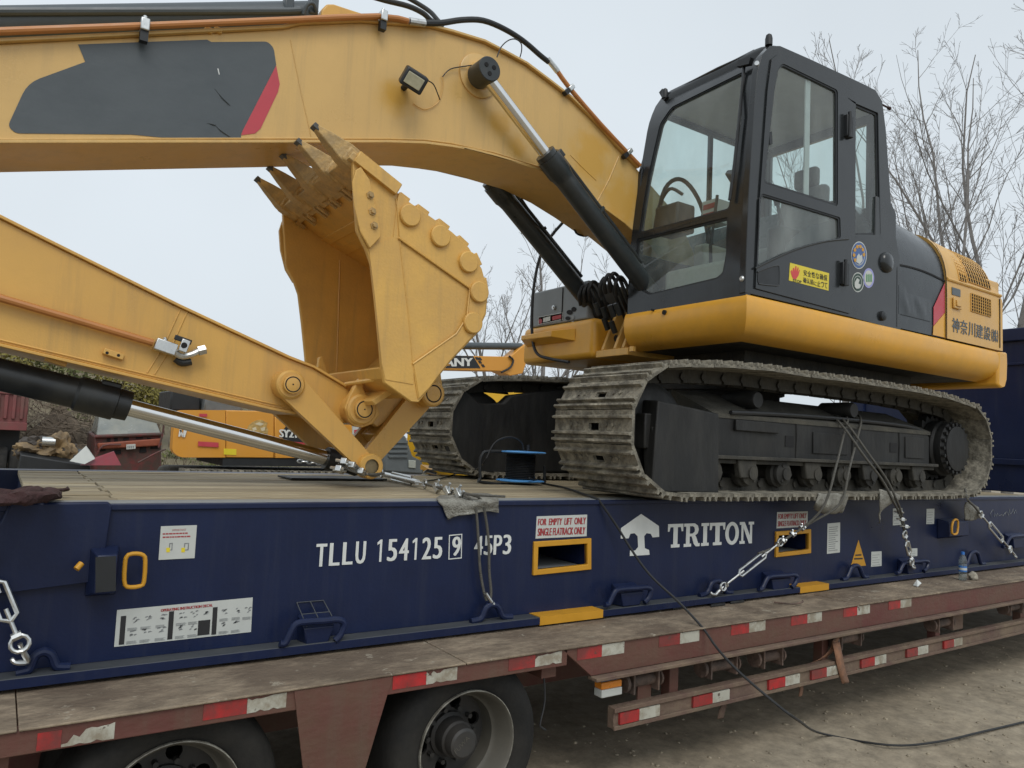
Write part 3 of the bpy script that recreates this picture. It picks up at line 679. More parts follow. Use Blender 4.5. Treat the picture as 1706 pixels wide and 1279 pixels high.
for x in lin(-3.2, 9.4, 12): MB().box(x, x + .09, YT + .065, 2.85, ZD - .16, ZD - .02).build('cross_member', MAROON, tr)
def tape(xr, xm, xw, z1=ZD - .016, z0=ZD - .073, Y=YT, worn=0, y=None):
    yy = lambda x: 1218 - .1469 * x
    a = A(xr, yy(xr), Y=Y).x; m_ = A(xm, yy(xm), Y=Y).x; b = A(xw, yy(xw), Y=Y).x
    MB().box(a, m_ - .001, Y - .002, Y - .0002, z0, z1).build('red_reflector', TAPER, tr)
    if worn:
        rr = random.Random(int(xw)); top = []; n = 9; l = [(m_, z0)]
        l += [(m_ + (b - m_) * k / n, z0 + (0 if k % 3 else .008 * rr.random())) for k in range(1, n)] + [(b, z0)]
        l += [(m_ + (b - m_) * k / n, z1 - (z1 - z0) * worn * (rr.random() * (1 - k / n) + .02)) for k in range(n, -1, -1)]
        MB().prismY(l, Y - .002, Y - .0002).build('white_reflector', TAPEW, tr)
    else: MB().box(m_, b, Y - .002, Y - .0002, z0, z1).build('white_reflector', TAPEW, tr)
tape(64, 105, 193, worn=.9, z0=ZD - .085, z1=ZD - .028); tape(340, 413, 478, worn=.25); tape(655, 711, 762, worn=.55); tape(848, 892, 936, worn=.4)
for t in ((962, 1003, 1040), (1098, 1133, 1165), (1218, 1248, 1275), (1318, 1345, 1369), (1405, 1428, 1449), (1480, 1500, 1518)): tape(*t, z0=ZD - .075)
# wheel-arch bracket between the wheels
MB().prismY([(A(490, 1150, Y=YT - .004).x, ZD - .013), (A(655, 1122, Y=YT - .004).x, ZD - .013), (A(607, 1255, Y=YT - .004).x, .46), (A(512, 1279, Y=YT - .004).x, .44)], YT - .006, YT - .0005).build('arch_plate', MAROON, tr, 0.002)
# wheels
RIMW = mat('rim_lip_chipped_white', (0.36, 0.35, 0.30), 0.6, var=0.2, scale=20, dirt=(0.08, 0.07, 0.055), damt=0.5, dscale=12)
def wheel(cx, cz=.446, R=.402):
    Y0 = -.36
    t = MB().lathe((cx, Y0, cz), (0, 1, 0), [(0.0, .253), (-.032, .256), (-.050, .285), (-.054, .33), (-.052, .345), (-.035, .38), (.01, R - .004), (.05, R), (.20, R), (.24, R - .01), (.27, .385), (.285, .33), (.26, .262)], 56, False, False).build('wheel', TYRE, tr, smooth=50)
    MB().lathe((cx, Y0, cz), (0, 1, 0), [(-.03, .253), (-.042, .248), (-.03, .238), (0.02, .232), (.04, .218), (.06, .215), (.07, .200), (.15, .195), (.20, .19)], 56, False, False).build('rim', RIM, t, smooth=50)
    MB().lathe((cx, Y0, cz), (0, 1, 0), [(-.030, .254), (-.044, .2535), (-.046, .250), (-.040, .2475)], 56, False, False).build('rim_lip', RIMW, t, smooth=50)
    disc = MB(); holes = [[(.15 * math.cos(a) + .032 * math.cos(b), .15 * math.sin(a) + .032 * math.sin(b)) for b in lin(0, 5.97, 14)] for a in [math.radians(18 + 60 * k) for k in range(6)]]
    disc.prism([circ(0, 0, .2, 40)] + holes, lambda u, v: (cx + u, Y0 + .15, cz + v), lambda u, v: (cx + u, Y0 + .165, cz + v)); disc.build('wheel_disc', HUB, t, smooth=30)
    MB().lathe((cx, Y0 + .15, cz), (0, -1, 0), [(0, .105), (.02, .105), (.03, .09), (.09, .085), (.10, .076), (.125, .074), (.15, .07), (.158, .058)], 28, False, True).build('hub', HUB, t, smooth=30)
    for k in range(10):
        a = 2 * math.pi * k / 10; MB().cyl((cx + .125 * math.cos(a), Y0 + .15, cz + .125 * math.sin(a)), (cx + .125 * math.cos(a), Y0 + .115, cz + .125 * math.sin(a)), .012, 6).build('wheel_nut', HUB, t, smooth=0)
    lettering(MB(), 'FUWA', [Vector((cx - .045, Y0 - .0085, cz - .035)), Vector((cx + .026, Y0 - .0085, cz + .022)), Vector((cx + .012, Y0 - .0085, cz + .040)), Vector((cx - .058, Y0 - .0085, cz - .017))], .0).build('hub_lettering', RIM, t, smooth=0)
    for k in range(3): MB().box(cx - .05, cx + .05, Y0 + .32 + k * .9, Y0 + .62 + k * .9, cz - .05, cz + .05).build('axle', HUB, t)
    MB().lathe((cx, Y0 + .33, cz), (0, 1, 0), [(0, .262), (.02, .38), (.05, R), (.2, R), (.25, .38), (.27, .27)], 40).build('inner_tyre', TYRE, t, smooth=50)
wheel(-.165); wheel(-1.44); wheel(-2.72) 
# lower side guard rail
GY = -.455
g0 = A(1023, 1180, Y=GY); gb = A(1023, 1215.5, Y=GY)
gr_ = MB().box(g0.x, 9.5, GY, GY + .05, gb.z, g0.z).build('guard_rail', TLIP, tr, 0.004)
MB().box(g0.x - .005, 9.5, GY - .014, GY - .0005, g0.z - .022, g0.z + .002).build('rail_lip', TLIP, gr_, 0.003)
MB().box(g0.x - .005, 9.5, GY - .014, GY - .0005, gb.z - .002, gb.z + .020).build('rail_lip', TLIP, gr_, 0.003)
for (a, b, c) in ((1030, 1062, 1096), (1152, 1184, 1212), (1278, 1305, 1329), (1349, 1374, 1392), (1432, 1454, 1473), (1508, 1526, 1543), (1570, 1586, 1600)):
    yy = lambda x: 1195 - .23 * (x - 1023)
    xa, xm, xb = [A(q, yy(q), Y=GY).x for q in (a, b, c)]
    MB().box(xa, xm - .001, GY - .016, GY - .0006, gb.z + .025, g0.z - .026).build('red_reflector', TAPER, gr_)
    MB().box(xm, xb, GY - .016, GY - .0006, gb.z + .025, g0.z - .026).build('white_reflector', TAPEW, gr_)
for x in (1.15, 2.6, 4.1, 5.6, 7.2): MB().box(x, x + .07, GY + .052, GY + .12, gb.z, ZD - .19).build('rail_post', MAROON, tr, 0.003)
# strap winches under the channel
def winch(cx, cy, hw):
    a = A(cx - hw, cy, Y=-.41); b = A(cx + hw, cy, Y=-.41)
    w = MB().cyl(a, (b.x, a.y, a.z), .032, 16).build('strap_winch', RUST, tr)
    for x in (a.x - .006, b.x - .006): MB().prismY([(x, ZD - .17), (x + .012, ZD - .17), (x + .012, a.z - .055), (x, a.z - .055)], -.46, -.36).build('winch_bracket', RUST, w, 0.002)
    MB().lathe((b.x + .03, a.y, a.z), (1, 0, 0), [(0, .02), (0.0, .045), (.014, .045), (.014, .02)], 16, False, False).build('winch_ring', RUST, w)
    MB().lathe((a.x - .045, a.y, a.z), (1, 0, 0), [(0, .05), (.02, .05)], 14).build('ratchet_wheel', RUST, w)
    return a, b
winch(1067, 1136, 20); winch(1196, 1112, 21); winch(1278, 1096, 15); winch(1408, 1066, 16); winch(1566, 1040, 12); winch(1684, 1013, 10)
MB().box(A(1060, 1165, Y=-.40).x, A(1082, 1165, Y=-.40).x, -.41, -.40, .48, .66).build('stay_plate', MAROON, tr)
MB().box(A(1585, 1040, Y=-.40).x, A(1602, 1040, Y=-.40).x, -.41, -.36, .52, .68).build('stay_plate', TLIP, tr)
# marker lamp: blue top, amber face, pale foot
a = A(1002, 1160, Y=-.46); b = A(1037, 1122, Y=-.46)
lm = MB().box(a.x, b.x, -.46, -.40, a.z + .03, b.z - .03).build('marker_lamp', mat('amber_lens', (.70, .24, .03), .3, var=.08), tr, 0.006)
MB().box(a.x + .002, b.x - .01, -.452, -.40, b.z - .0295, b.z + .02).build('lamp_top', mat('blue_lens', (.03, .12, .26), .35, var=.1), lm, 0.004)
MB().box(a.x, b.x, -.463, -.40, a.z - .01, a.z + .0295).build('lamp_foot', STK, lm, 0.004)
MB().tube([A(905, 1115, Y=-.40), A(908, 1165, Y=-.41), A(900, 1205, Y=-.42), A(903, 1212, Y=-.42), A(909, 1216, Y=-.42)], .005, 6, smooth=3).build('dangling_wire', RUB, tr)
# ================================================================== the big excavator
ex = thing('excavator', 'large yellow and charcoal excavator chained on the blue flat rack', 'excavator', (3.2, 1.17, 1.545))

# ---------------------------------------------------------------- crawler tracks
def outline_track():
    """closed track line (outer face of the shoe plate), clockwise seen from the camera side"""
    pts = []
    ic, ir = (1.345, 1.985), 0.405; sc_, sr = (5.02, 1.985), 0.40
    bot = 1.575
    for k in range(0, 13):                       # idler: from bottom over the front to the top
        a = math.radians(-92 - 178 * k / 12); pts.append((ic[0] + ir * math.cos(a), ic[1] + ir * math.sin(a)))
    for (x, z) in ((1.75, 2.425), (2.2, 2.445), (2.7, 2.44), (3.2, 2.448), (3.7, 2.445), (4.2, 2.44), (4.6, 2.425)): pts.append((x, z))
    for k in range(0, 13):
        a = math.radians(88 - 178 * k / 12); pts.append((sc_[0] + sr * math.cos(a), sc_[1] + sr * math.sin(a)))
    for x in (4.6, 4.0, 3.2, 2.4, 1.8): pts.append((x, bot))
    return pts
def resample(pts, n):
    P = [Vector((p[0], p[1])) for p in pts] + [Vector((pts[0][0], pts[0][1]))]
    L = [0]
    for a, b in zip(P[:-1], P[1:]): L.append(L[-1] + (b - a).length)
    out = []
    for i in range(n):
        t = L[-1] * i / n; k = max(j for j in range(len(L)) if L[j] <= t + 1e-9); k = min(k, len(P) - 2)
        u = (t - L[k]) / max(1e-9, L[k + 1] - L[k]); out.append(P[k].lerp(P[k + 1], u))
    return out, L[-1] / n
NSH = 48
TP, PITCH = resample(outline_track(), NSH * 2)
def shoe_mesh(w):
    h = PITCH * 0.985; mb = MB()                  # local: x along the track, y across, z outward
    mb.box(-h, -.022, 0, w, -.022, 0).box(.022, h, 0, w, -.022, 0)
    for (a, b) in ((0, .40 * w), (.53 * w, w)): mb.box(-.0219, .0219, a, b, -.022, -.0005)
    for y_ in (.22 * w, .30 * w, .68 * w, .76 * w): mb.lathe((.012, y_, -.001), (0, 0, 1), [(0, .013), (.010, .012)], 6)
    for x in (-h + .006, -.052, .048):
        mb.hexa([(x, -.004, -.0005), (x + .024, -.004, -.0005), (x + .024, w + .004, -.0005), (x, w + .004, -.0005)], [(x + .005, -.004, .026), (x + .018, -.004, .026), (x + .018, w + .004, .026), (x + .005, w + .004, .026)])
    return mb.mesh('track_shoe', MUD, 20)
def link_mesh():
    mb = MB(); h = PITCH
    for y in (-.085, .05): mb.hexa([(-h, y, -.022), (h, y, -.022), (h, y + .035, -.022), (-h, y + .035, -.022)], [(-h * .85, y, -.11), (h * .85, y, -.11), (h * .85, y + .035, -.11), (-h * .85, y + .035, -.11)])
    mb.cyl((-h, -.1, -.07), (-h, .1, -.07), .026, 10)
    return mb.mesh('track_link', MUDD, 30)
SW = 0.725
SHM = shoe_mesh(SW); LKM = link_mesh()
def make_track(y0, near):
    yc = y0 + SW / 2; ys = 1 if near else -1            # outward direction towards the camera
    yo = y0 + .18                                        # camera-side face of the frame
    fr_ = MB()
    prof = [(1.62, 1.79), (4.60, 1.79), (4.66, 1.83), (4.66, 2.08), (4.60, 2.105), (3.2, 2.105), (2.1, 2.105), (1.62, 2.10), (1.55, 2.04), (1.55, 1.84)]
    fr_.prismY(prof, yo, yo + .40)
    t = fr_.build('crawler_track', UCP, ex, 0.012, label='near crawler track caked with pale mud' if near else 'far crawler track with black inner side')
    for i in range(NSH):
        p = TP[2 * i]; q = TP[(2 * i + 1) % (2 * NSH)]; r = TP[(2 * i - 1) % (2 * NSH)]
        d = (q - r).normalized(); nx = Vector((-d.y, d.x))
        c = (1.345 + 5.02) / 2
        if nx.dot(p - Vector((min(max(p.x, 1.345), 5.02), 1.985))) < 0: nx = -nx
        jit = random.uniform(-.012, .012)
        d2 = Vector((nx.y, -nx.x)); m = Matrix(((d2.x, 0, nx.x, p.x), (0, 1, 0, y0 + random.uniform(-.006, .006)), (d2.y, 0, nx.y, p.y), (0, 0, 0, 1)))
        link('track_shoe', SHM, t, mw=m @ Matrix.Rotation(jit, 4, 'Y'))
        m2 = m.copy(); m2[1][3] = yc; link('track_link', LKM, t, mw=m2)
    # idler, sprocket, rollers
    MB().lathe((1.36, yc - .12, 1.985), (0, 1, 0), [(0, .1), (0, .25), (.03, .295), (.08, .295), (.09, .315), (.15, .315), (.16, .295), (.21, .295), (.24, .25), (.24, .1)], 36).build('idler', UCP, t)
    sp = MB(); teeth = []
    for k in range(42):
        a = 2 * math.pi * k / 42; rr = .315 if k % 2 else .265; teeth.append((5.02 + rr * math.cos(a), 1.985 + rr * math.sin(a)))
    sp.prismY(teeth, yc - .04, yc + .04); sp.build('sprocket', UCP, t, 0.004)
    for k in range(8):
        x = 1.85 + k * .375
        MB().lathe((x, yc - .17, 1.725), (0, 1, 0), [(0, .04), (0, .075), (.02, .10), (.06, .10), (.065, .075), (.275, .075), (.28, .10), (.32, .10), (.34, .075), (.34, .04)], 22).build('bottom_roller', MUDD, t)
    for x in (2.35, 3.55):
        MB().lathe((x, yc - .15, 2.24), (0, 1, 0), [(0, .03), (0, .055), (.02, .065), (.28, .065), (.30, .05), (.30, .03)], 20).build('carrier_roller', UCP, t)
        MB().box(x - .04, x + .04, yc - .06, yc + .06, 2.05, 2.2).build('roller_bracket', UCP, t, 0.006)
    if near:
        # guard in front of the idler, folded plate
        gx0, gx1 = A(1092, 700, Y=yo - .07).x, A(1198, 700, Y=yo - .07).x
        MB().hexa([(gx0 - .03, yo - .085, 1.60), (gx1, yo - .085, 1.59), (gx1, yo - .03, 1.59), (gx0 - .03, yo - .03, 1.60)], [(gx0 + .02, yo - .07, 2.16), (gx1, yo - .07, 2.11), (gx1, yo + .06, 2.13), (gx0 + .02, yo + .10, 2.17)]).build('idler_guard', UCP, t, 0.012, seg=3)
        MB().box(1.20, 1.52, yo - .02, yo + .08, 1.86, 2.08).box(1.24, 1.46, yo - .05, yo - .02, 1.93, 2.0).build('idler_block', UCP, t, 0.01)
        # long lip and top slopes of the frame
        MB().box(gx1 + .004, 4.72, yo - .05, yo + .004, 1.815, 1.84).box(gx1 + .004, 4.72, yo - .012, yo - .001, 1.785, 1.814).build('frame_lip', MUDD, t, 0.004)
        MB().hexa([(gx1 + .02, yo - .008, 2.09), (4.66, yo - .008, 2.09), (4.66, yo + .38, 2.10), (gx1 + .02, yo + .40, 2.10)], [(gx1 + .02, yo - .008, 2.118), (4.66, yo - .008, 2.118), (4.60, yo + .36, 2.275), (gx1 + .02, yo + .38, 2.29)]).build('dusty_top', DUST, t)
        for x in (2.62, 4.02): MB().box(x, x + .10, yo - .004, yo + .01, 1.92, 2.0).build('frame_slot', DARK, t)
        MB().box(2.05, 2.52, yo - .025, yo - .0005, 2.01, 2.085).build('frame_plate', UCP, t, 0.006)
        # travel motor cover with a ring of bolts
        MB().lathe((5.02, yc - .05, 1.985), (0, -1, 0), [(0, .25), (.08, .25), (.10, .235), (.16, .235), (.18, .20), (.2, .20), (.205, .17), (.21, 0.02)], 40, False, True).build('drive_cover', UCP, t, smooth=30)
        for k in range(20):
            a = 2 * math.pi * k / 20; MB().cyl((5.02 + .218 * math.cos(a), yc - .20, 1.985 + .218 * math.sin(a)), (5.02 + .218 * math.cos(a), yc - .245, 1.985 + .218 * math.sin(a)), .017, 6).build('cover_bolt', UCP, t, smooth=0)
        for k in range(8):
            x = 1.85 + k * .375; rl_ = MB().lathe((x, yo + .02, 1.725), (0, -1, 0), [(0, .085), (.03, .085), (.035, .07), (.045, .045), (.06, .045)], 20).build('roller_cap', MUDD, t, smooth=30)
            for b_ in range(3):
                a = 2 * math.pi * b_ / 3 + k; MB().cyl((x + .06 * math.cos(a), yo - .015, 1.725 + .06 * math.sin(a)), (x + .06 * math.cos(a), yo - .026, 1.725 + .06 * math.sin(a)), .011, 6).build('cap_bolt', MUDD, t, smooth=0)
        for (x0_, x1_, z0_, z1_) in ((2.95, 3.4, 1.88, 2.04), (4.25, 4.55, 1.88, 2.06)): MB().box(x0_, x1_, yo - .010, yo - .0005, z0_, z1_).build('cover_plate', UCP, t, 0.004)
        for x in (2.75, 3.47, 4.16): MB().tube([(x, yo - .002, 1.845), (x + .004, yo - .003, 1.98), (x, yo - .002, 2.10)], .007, 6).build('weld_bead', UCP, t)
        MB().tube([(2.0, yo - .015, 2.13), (2.6, yo + .01, 2.15), (3.4, yo + .03, 2.16), (4.3, yo + .02, 2.15), (4.75, yo + .05, 2.1)], .016, 8, smooth=4).build('travel_hose', RUB, t)
        for k in range(4):
            x = 2.10 + k * .75; MB().hexa([(x, yo - .03, 1.69), (x + .14, yo - .03, 1.69), (x + .14, yo + .02, 1.69), (x, yo + .02, 1.69)], [(x - .03, yo - .03, 1.814), (x + .17, yo - .03, 1.814), (x + .17, yo + .02, 1.814), (x - .03, yo + .02, 1.814)]).build('roller_guard', MUDD, t, 0.008)
    else:
        MB().prismY(px([(745, 712), (750, 680), (762, 655), (776, 646), (784, 655), (800, 672), (836, 671), (850, 658), (905, 651), (960, 646), (1060, 650), (1060, 785), (800, 790), (765, 778), (748, 745)], yo - .10), yo - .10, yo - .003).build('inner_guard', UCP, t, 0.02)
    return t
make_track(-.25, True)
make_track(1.865, False)
MB().hexa([(2.35, .47, 1.92), (3.95, .47, 1.92), (3.95, 1.87, 1.92), (2.35, 1.87, 1.92)], [(2.55, .60, 2.28), (3.80, .60, 2.28), (3.80, 1.74, 2.28), (2.55, 1.74, 2.28)]).build('centre_frame', UCP, ex, 0.02)
MB().lathe((3.2, 1.17, 2.27), (0, 0, 1), [(0, .62), (.10, .62), (.10, .66), (.22, .66), (.22, .58), (.30, .58)], 48).build('slewing_ring', UCP, ex)

# ---------------------------------------------------------------- upper house
HB = 2.56                                          # underside of the house floor
floor_ = MB().box(2.17, 5.58, -.02, 2.36, HB + .08, HB + .14).box(2.55, 4.95, .25, 2.1, HB - .01, HB + .079).build('house_floor', MUDD, ex)
ST, SM, SB = 2.925, 2.80, 2.60
skp = [(-.02, ST + .004), (-.004, ST), (.012, ST - .012), (.022, ST - .05), (.026, ST - .10), (.020, ST - .15), (.004, ST - .195), (-.025, ST - .235), (-.07, ST - .265), (-.16, ST - .29), (-.18, ST - .20)]
skirt = MB().sweep(skp, [(1.99, .965), (1.99, -.20), (5.62, -.20)])
# close the two ends and the top ledge
skirt.add([(1.99 - o_, .965, z_) for o_, z_ in skp], [tuple(range(len(skp)))])
sk = skirt.build('skirt', YELS, ex, smooth=40)
MB().sweep([(-.021, ST + .004), (-.10, ST + .004), (-.12, ST - .10)], [(1.99, .965), (1.99, -.20), (5.62, -.20)]).build('skirt_ledge', YELS, sk, smooth=0)
for (cx, cy, r) in ((1106, 520, .018), (1086, 516, .008)):
    p = A(cx, cy, X=1.958); MB().cyl((1.955, p.y, p.z), (1.98, p.y, p.z), r, 18).build('skirt_hole', DARK, sk)
# rear end: counterweight with a rounded lower edge
cw = MB()
cprof = [(-.20, 2.925), (-.235, 2.86), (-.235, 2.72), (-.20, 2.63), (-.10, 2.58)]
cw.prism([[(5.62, 2.92), (5.60, 2.60), (5.66, 2.575), (5.76, 2.60), (5.80, 2.68), (5.81, 2.80), (5.80, 2.93)]], lambda u, v: (u, -.225, v), lambda u, v: (u, 2.46, v))
cw.build('counterweight', YELS, ex, 0.03, seg=4)
MB().box(5.45, 5.72, -.19, 2.42, 2.93, 3.60).build('rear_body', YEL, ex, 0.02)
# side panels behind the cab: a profile in Y,Z swept along X
def hood_prof(top, n=9):
    """from the sill up the side and over the shoulder"""
    p = [(-.20, 2.935), (-.20, 3.30), (-.198, 3.42)]
    for k in range(1, n + 1):
        a = math.radians(90 * k / n); p.append((.16 - .358 * math.cos(a), 3.42 + (top - 3.42) * math.sin(a)))
    p += [(1.2, top + .02), (2.30, top), (2.43, 3.4), (2.43, 2.94)]
    return p
def loft(xs_tops, name, mt, par, caps=True, off=0.0):
    mb = MB(); rows = []
    for x, t in xs_tops: rows.append([(x, y - off if y < 0.1 else y, z) for (y, z) in hood_prof(t)])
    n = len(rows[0])
    for r in rows: mb.v += r
    for i in range(len(rows) - 1):
        for j in range(n - 1): mb.f.append((i * n + j, i * n + j + 1, (i + 1) * n + j + 1, (i + 1) * n + j))
    if caps: mb.f.append(tuple(range(n))); mb.f.append(tuple((len(rows) - 1) * n + j for j in range(n)))
    return mb.build(name, mt, par, smooth=40)
XH0, XH1, XH2 = 3.74, 4.665, 5.70
hood = loft([(3.50, 3.99), (XH0, 3.99), (4.1, 3.98), (4.4, 3.95), (XH1 - .004, 3.91)], 'side_hood', HOODP, ex, off=-.004)
rh = loft([(XH1, 3.93), (5.0, 3.90), (5.4, 3.84), (5.62, 3.76), (5.70, 3.66), (5.73, 3.5)], 'rear_hood', YEL, ex, off=.012)
def on_side(x, s, top=3.9, off=.014):
    """point on the shoulder of the rear hood: s 0 sill .. 1 crest"""
    p = hood_prof(top); p = p[:12]; L = [0]
    for a, b in zip(p[:-1], p[1:]): L.append(L[-1] + math.hypot(b[0] - a[0], b[1] - a[1]))
    t = s * L[-1]; k = 0
    while k < len(L) - 2 and L[k + 1] < t: k += 1
    u = (t - L[k]) / (L[k + 1] - L[k]); y = p[k][0] + (p[k + 1][0] - p[k][0]) * u; z = p[k][1] + (p[k + 1][1] - p[k][1]) * u
    ny, nz = -(p[k + 1][1] - p[k][1]), (p[k + 1][0] - p[k][0]); l = math.hypot(ny, nz)
    return Vector((x, y + ny / l * off, z + nz / l * off))
# seams of the black panels
def seam(x, s0, s1, mt=DARK, top=3.95, par=None, w=.006, off=.003):
    mb = MB(); N_ = 14
    for k in range(N_ + 1):
        s = s0 + (s1 - s0) * k / N_; p = on_side(x, s, top, off); mb.v += [tuple(p), (p.x + w, p.y, p.z)]
    for k in range(N_): mb.f.append((2 * k, 2 * k + 1, 2 * k + 3, 2 * k + 2))
    return mb.build('panel_seam', mt, par or hood, smooth=0)
seam(XH0 + .13, 0, .95); seam(XH1 - .01, 0, 1.0, w=.012, off=.014)
def hseam(x0, x1, s0, s1, top=3.95, w=.012, par=None, mt=DARK, off=.003):
    mb = MB(); N_ = 14
    for k in range(N_ + 1):
        x = x0 + (x1 - x0) * k / N_; s = s0 + (s1 - s0) * k / N_ + .02 * math.sin(math.pi * k / N_)
        mb.v += [tuple(on_side(x, s, top, off)), tuple(on_side(x, s + w, top, off))]
    for k in range(N_): mb.f.append((2 * k, 2 * k + 2, 2 * k + 3, 2 * k + 1))
    return mb.build('panel_seam', mt, par or hood, smooth=0)
hseam(XH0 + .10, XH1, .43, .42); hseam(3.62, XH0 + .10, .36, .43)
# yellow ledge across the rear hood and the grilles
hs_ = MB().tube([on_side(x, .46, 3.9, .012) for x in lin(XH1 + .005, 5.70, 6)], .016, 8).build('hood_ledge', YEL, rh)
def grille(x0, x1, s0, s1, nx, ns, name='grille', skipx=0, off=.017):
    back = MB(); N_ = 8
    for k in range(N_ + 1):
        s = s0 + (s1 - s0) * k / N_; back.v += [tuple(on_side(x0, s, 3.88, off - .003)), tuple(on_side(x1, s, 3.86, off - .003))]
    for k in range(N_): back.f.append((2 * k, 2 * k + 1, 2 * k + 3, 2 * k + 2))
    g = back.build(name, mat('grille_dark', (.030, .017, .008), .85, var=.2), rh, smooth=40)
    bars = MB()
    for i in range(nx + 1):
        x = x0 + (x1 - x0) * i / nx; bars.tube([on_side(x, s0 + (s1 - s0) * k / N_, 3.88 - .02 * i / nx, off) for k in range(N_ + 1)], .0042, 4)
    for j in range(ns + 1):
        s = s0 + (s1 - s0) * j / ns; bars.tube([on_side(x0, s, 3.88, off), on_side(x1, s, 3.86, off)], .0042, 4)
    bars.build('grille_mesh', YEL, g, smooth=0)
grille(4.77, 4.93, .73, .98, 4, 7); grille(4.90, 5.03, .49, .729, 3, 8); grille(5.06, 5.50, .50, .97, 9, 13); grille(5.10, 5.48, .265, .41, 9, 6)
q = MB()
for (s0, s1, o_) in ((.30, .42, .02), (.325, .40, .026)): pass
lb = MB(); a, b = 4.75, 4.90
lb.v = [tuple(on_side(a, .27, 3.9, .016)), tuple(on_side(b, .27, 3.9, .016)), tuple(on_side(b, .365, 3.9, .016)), tuple(on_side(a, .365, 3.9, .016))]; lb.f = [(0, 1, 2, 3)]
lt = MB().box(4.755, 4.895, -.232, -.215, 3.215, 3.31).build('hood_latch', YEL, rh, 0.006)
MB().box(4.785, 4.865, -.243, -.2325, 3.235, 3.29).build('latch_paddle', YEL, lt, 0.004)
MB().box(4.75, 4.90, -.2165, -.2125, 3.335, 3.40).build('grey_label', CHAR, rh)
MB().box(5.66, 5.672, -.2175, -.2125, 2.96, 3.43).build('panel_seam', DARK, rh)
lw = MB(); zb0, zb1 = 3.005, 3.12
for i, c in enumerate('神奈川建設'):
    x0 = 4.755 + i * .148; lettering(lw, c, [(x0, -.214, zb0), (x0 + .128, -.214, zb0), (x0 + .128, -.214, zb1 + .012), (x0, -.214, zb1 + .012)], .0035)
lettering(lw, '(', [(5.495, -.214, zb0), (5.513, -.214, zb0), (5.513, -.214, zb1), (5.495, -.214, zb1)], .003)
lettering(lw, '株', [(5.517, -.214, zb0), (5.607, -.214, zb0), (5.607, -.214, zb1), (5.517, -.214, zb1)], .003)
lettering(lw, ')', [(5.612, -.214, zb0), (5.63, -.214, zb0), (5.63, -.214, zb1), (5.612, -.214, zb1)], .003)
lw.build('company_lettering', MATS['charcoal_vinyl_film'], rh, smooth=0)
# red and yellow flash on the rear edge of the black panel
xa = XH1 - .008
MB().prismY([(xa - .20, 3.02), (xa - .01, 3.16), (xa - .01, 3.42), (xa - .20, 3.18)], -.2035, -.2005).build('red_flash', REDF, hood)
MB().prismY([(xa - .21, 2.94), (xa - .01, 2.94), (xa - .01, 3.155), (xa - .20, 3.015)], -.2035, -.2005).build('yellow_flash', YELS, hood)
# wrinkled film patch
wr = MB(); nx_, nz_ = 16, 7
for j in range(nz_ + 1):
    for i in range(nx_ + 1):
        x = 3.90 + .52 * i / nx_; z = 3.05 + .19 * j / nz_ + (.05 if i < 4 else 0) * j / nz_
        d_ = .010 * (0.5 + noise.noise(Vector((x * 16 + z * 7, z * 4, 1)))) * math.sin(math.pi * j / nz_) * math.sin(math.pi * i / nx_)
        wr.v.append((x, -.2015 - max(0, d_) * 1.6, z))
for j in range(nz_):
    for i in range(nx_): k = j * (nx_ + 1) + i; wr.f.append((k, k + 1, k + nx_ + 2, k + nx_ + 1))
wr.build('wrinkled_film', HOODP, hood, smooth=60)

# ---------------------------------------------------------------- cab
YL, YR = -.20, .95
def fx(z):
    """front surface of the cab leans back with height"""
    if z < 3.35: return 1.985
    if z < 4.40: t = (z - 3.35) / 1.05; return 1.985 + .125 * t * (0.6 + .4 * t)
    t = (z - 4.40) / .45; return 2.11 + .20 * t ** 1.5
def F(x, y):
    """surveyed point on the cab front"""
    z = 3.6
    for _ in range(12): p = A(x, y, X=fx(z)); z = p.z
    return (p.y, p.z)
side_out = px([(1241, 487), (1247, 330), (1256, 180), (1262, 118), (1269, 92), (1283, 76), (1300, 76), (1350, 98), (1440, 140), (1459, 150), (1470, 168), (1476, 215), (1482, 300), (1488, 380), (1494, 400), (1499, 430), (1501, 552), (1417, 528)], YL)
door_hole = px([(1262, 474), (1268, 330), (1281, 150), (1288, 105), (1300, 97), (1402, 146), (1408, 160), (1411, 505)], YL)
rwin = rounded(px([(1425, 391), (1426, 172), (1463, 188), (1467, 391)], YL), .015)
cab = MB().prismY([side_out, door_hole, rwin], YL, YL + .05).build('cab', CABP, ex, 0.010, seg=3)
MB().pane(rwin, lambda u, v: (u, YL + .02, v)).build('rear_side_glass', GLS, cab)
MB().prismY([rwin, [((p[0] - 3.4) * 1 + 3.4 + (.018 if p[0] < 3.4 else -.018), p[1] + (.018 if p[1] < 4.2 else -.018)) for p in rwin]], YL + .012, YL + .03).build('glass_seal', CABD, cab)
door_out = px([(1259, 480), (1266, 330), (1279, 150), (1286, 98), (1297, 90), (1404, 140), (1413, 152), (1416, 522)], YL - .012)
up_w = rounded(px([(1273, 305), (1290, 150), (1297, 112), (1304, 105), (1396, 150), (1396, 344)], YL - .012), .03)
lo_w = rounded(px([(1265, 330), (1270, 322), (1400, 362), (1401, 396), (1350, 408), (1300, 426), (1262, 446)], YL - .012), .02)
door = MB().prismY([door_out, up_w, lo_w], YL - .012, YL + .03).build('door', CABP, cab, 0.007, seg=3)
MB().pane(up_w, lambda u, v: (u, YL + .006, v)).build('upper_door_glass', GLS, door)
MB().pane(lo_w, lambda u, v: (u, YL + .006, v)).build('lower_door_glass', GLSD, door)
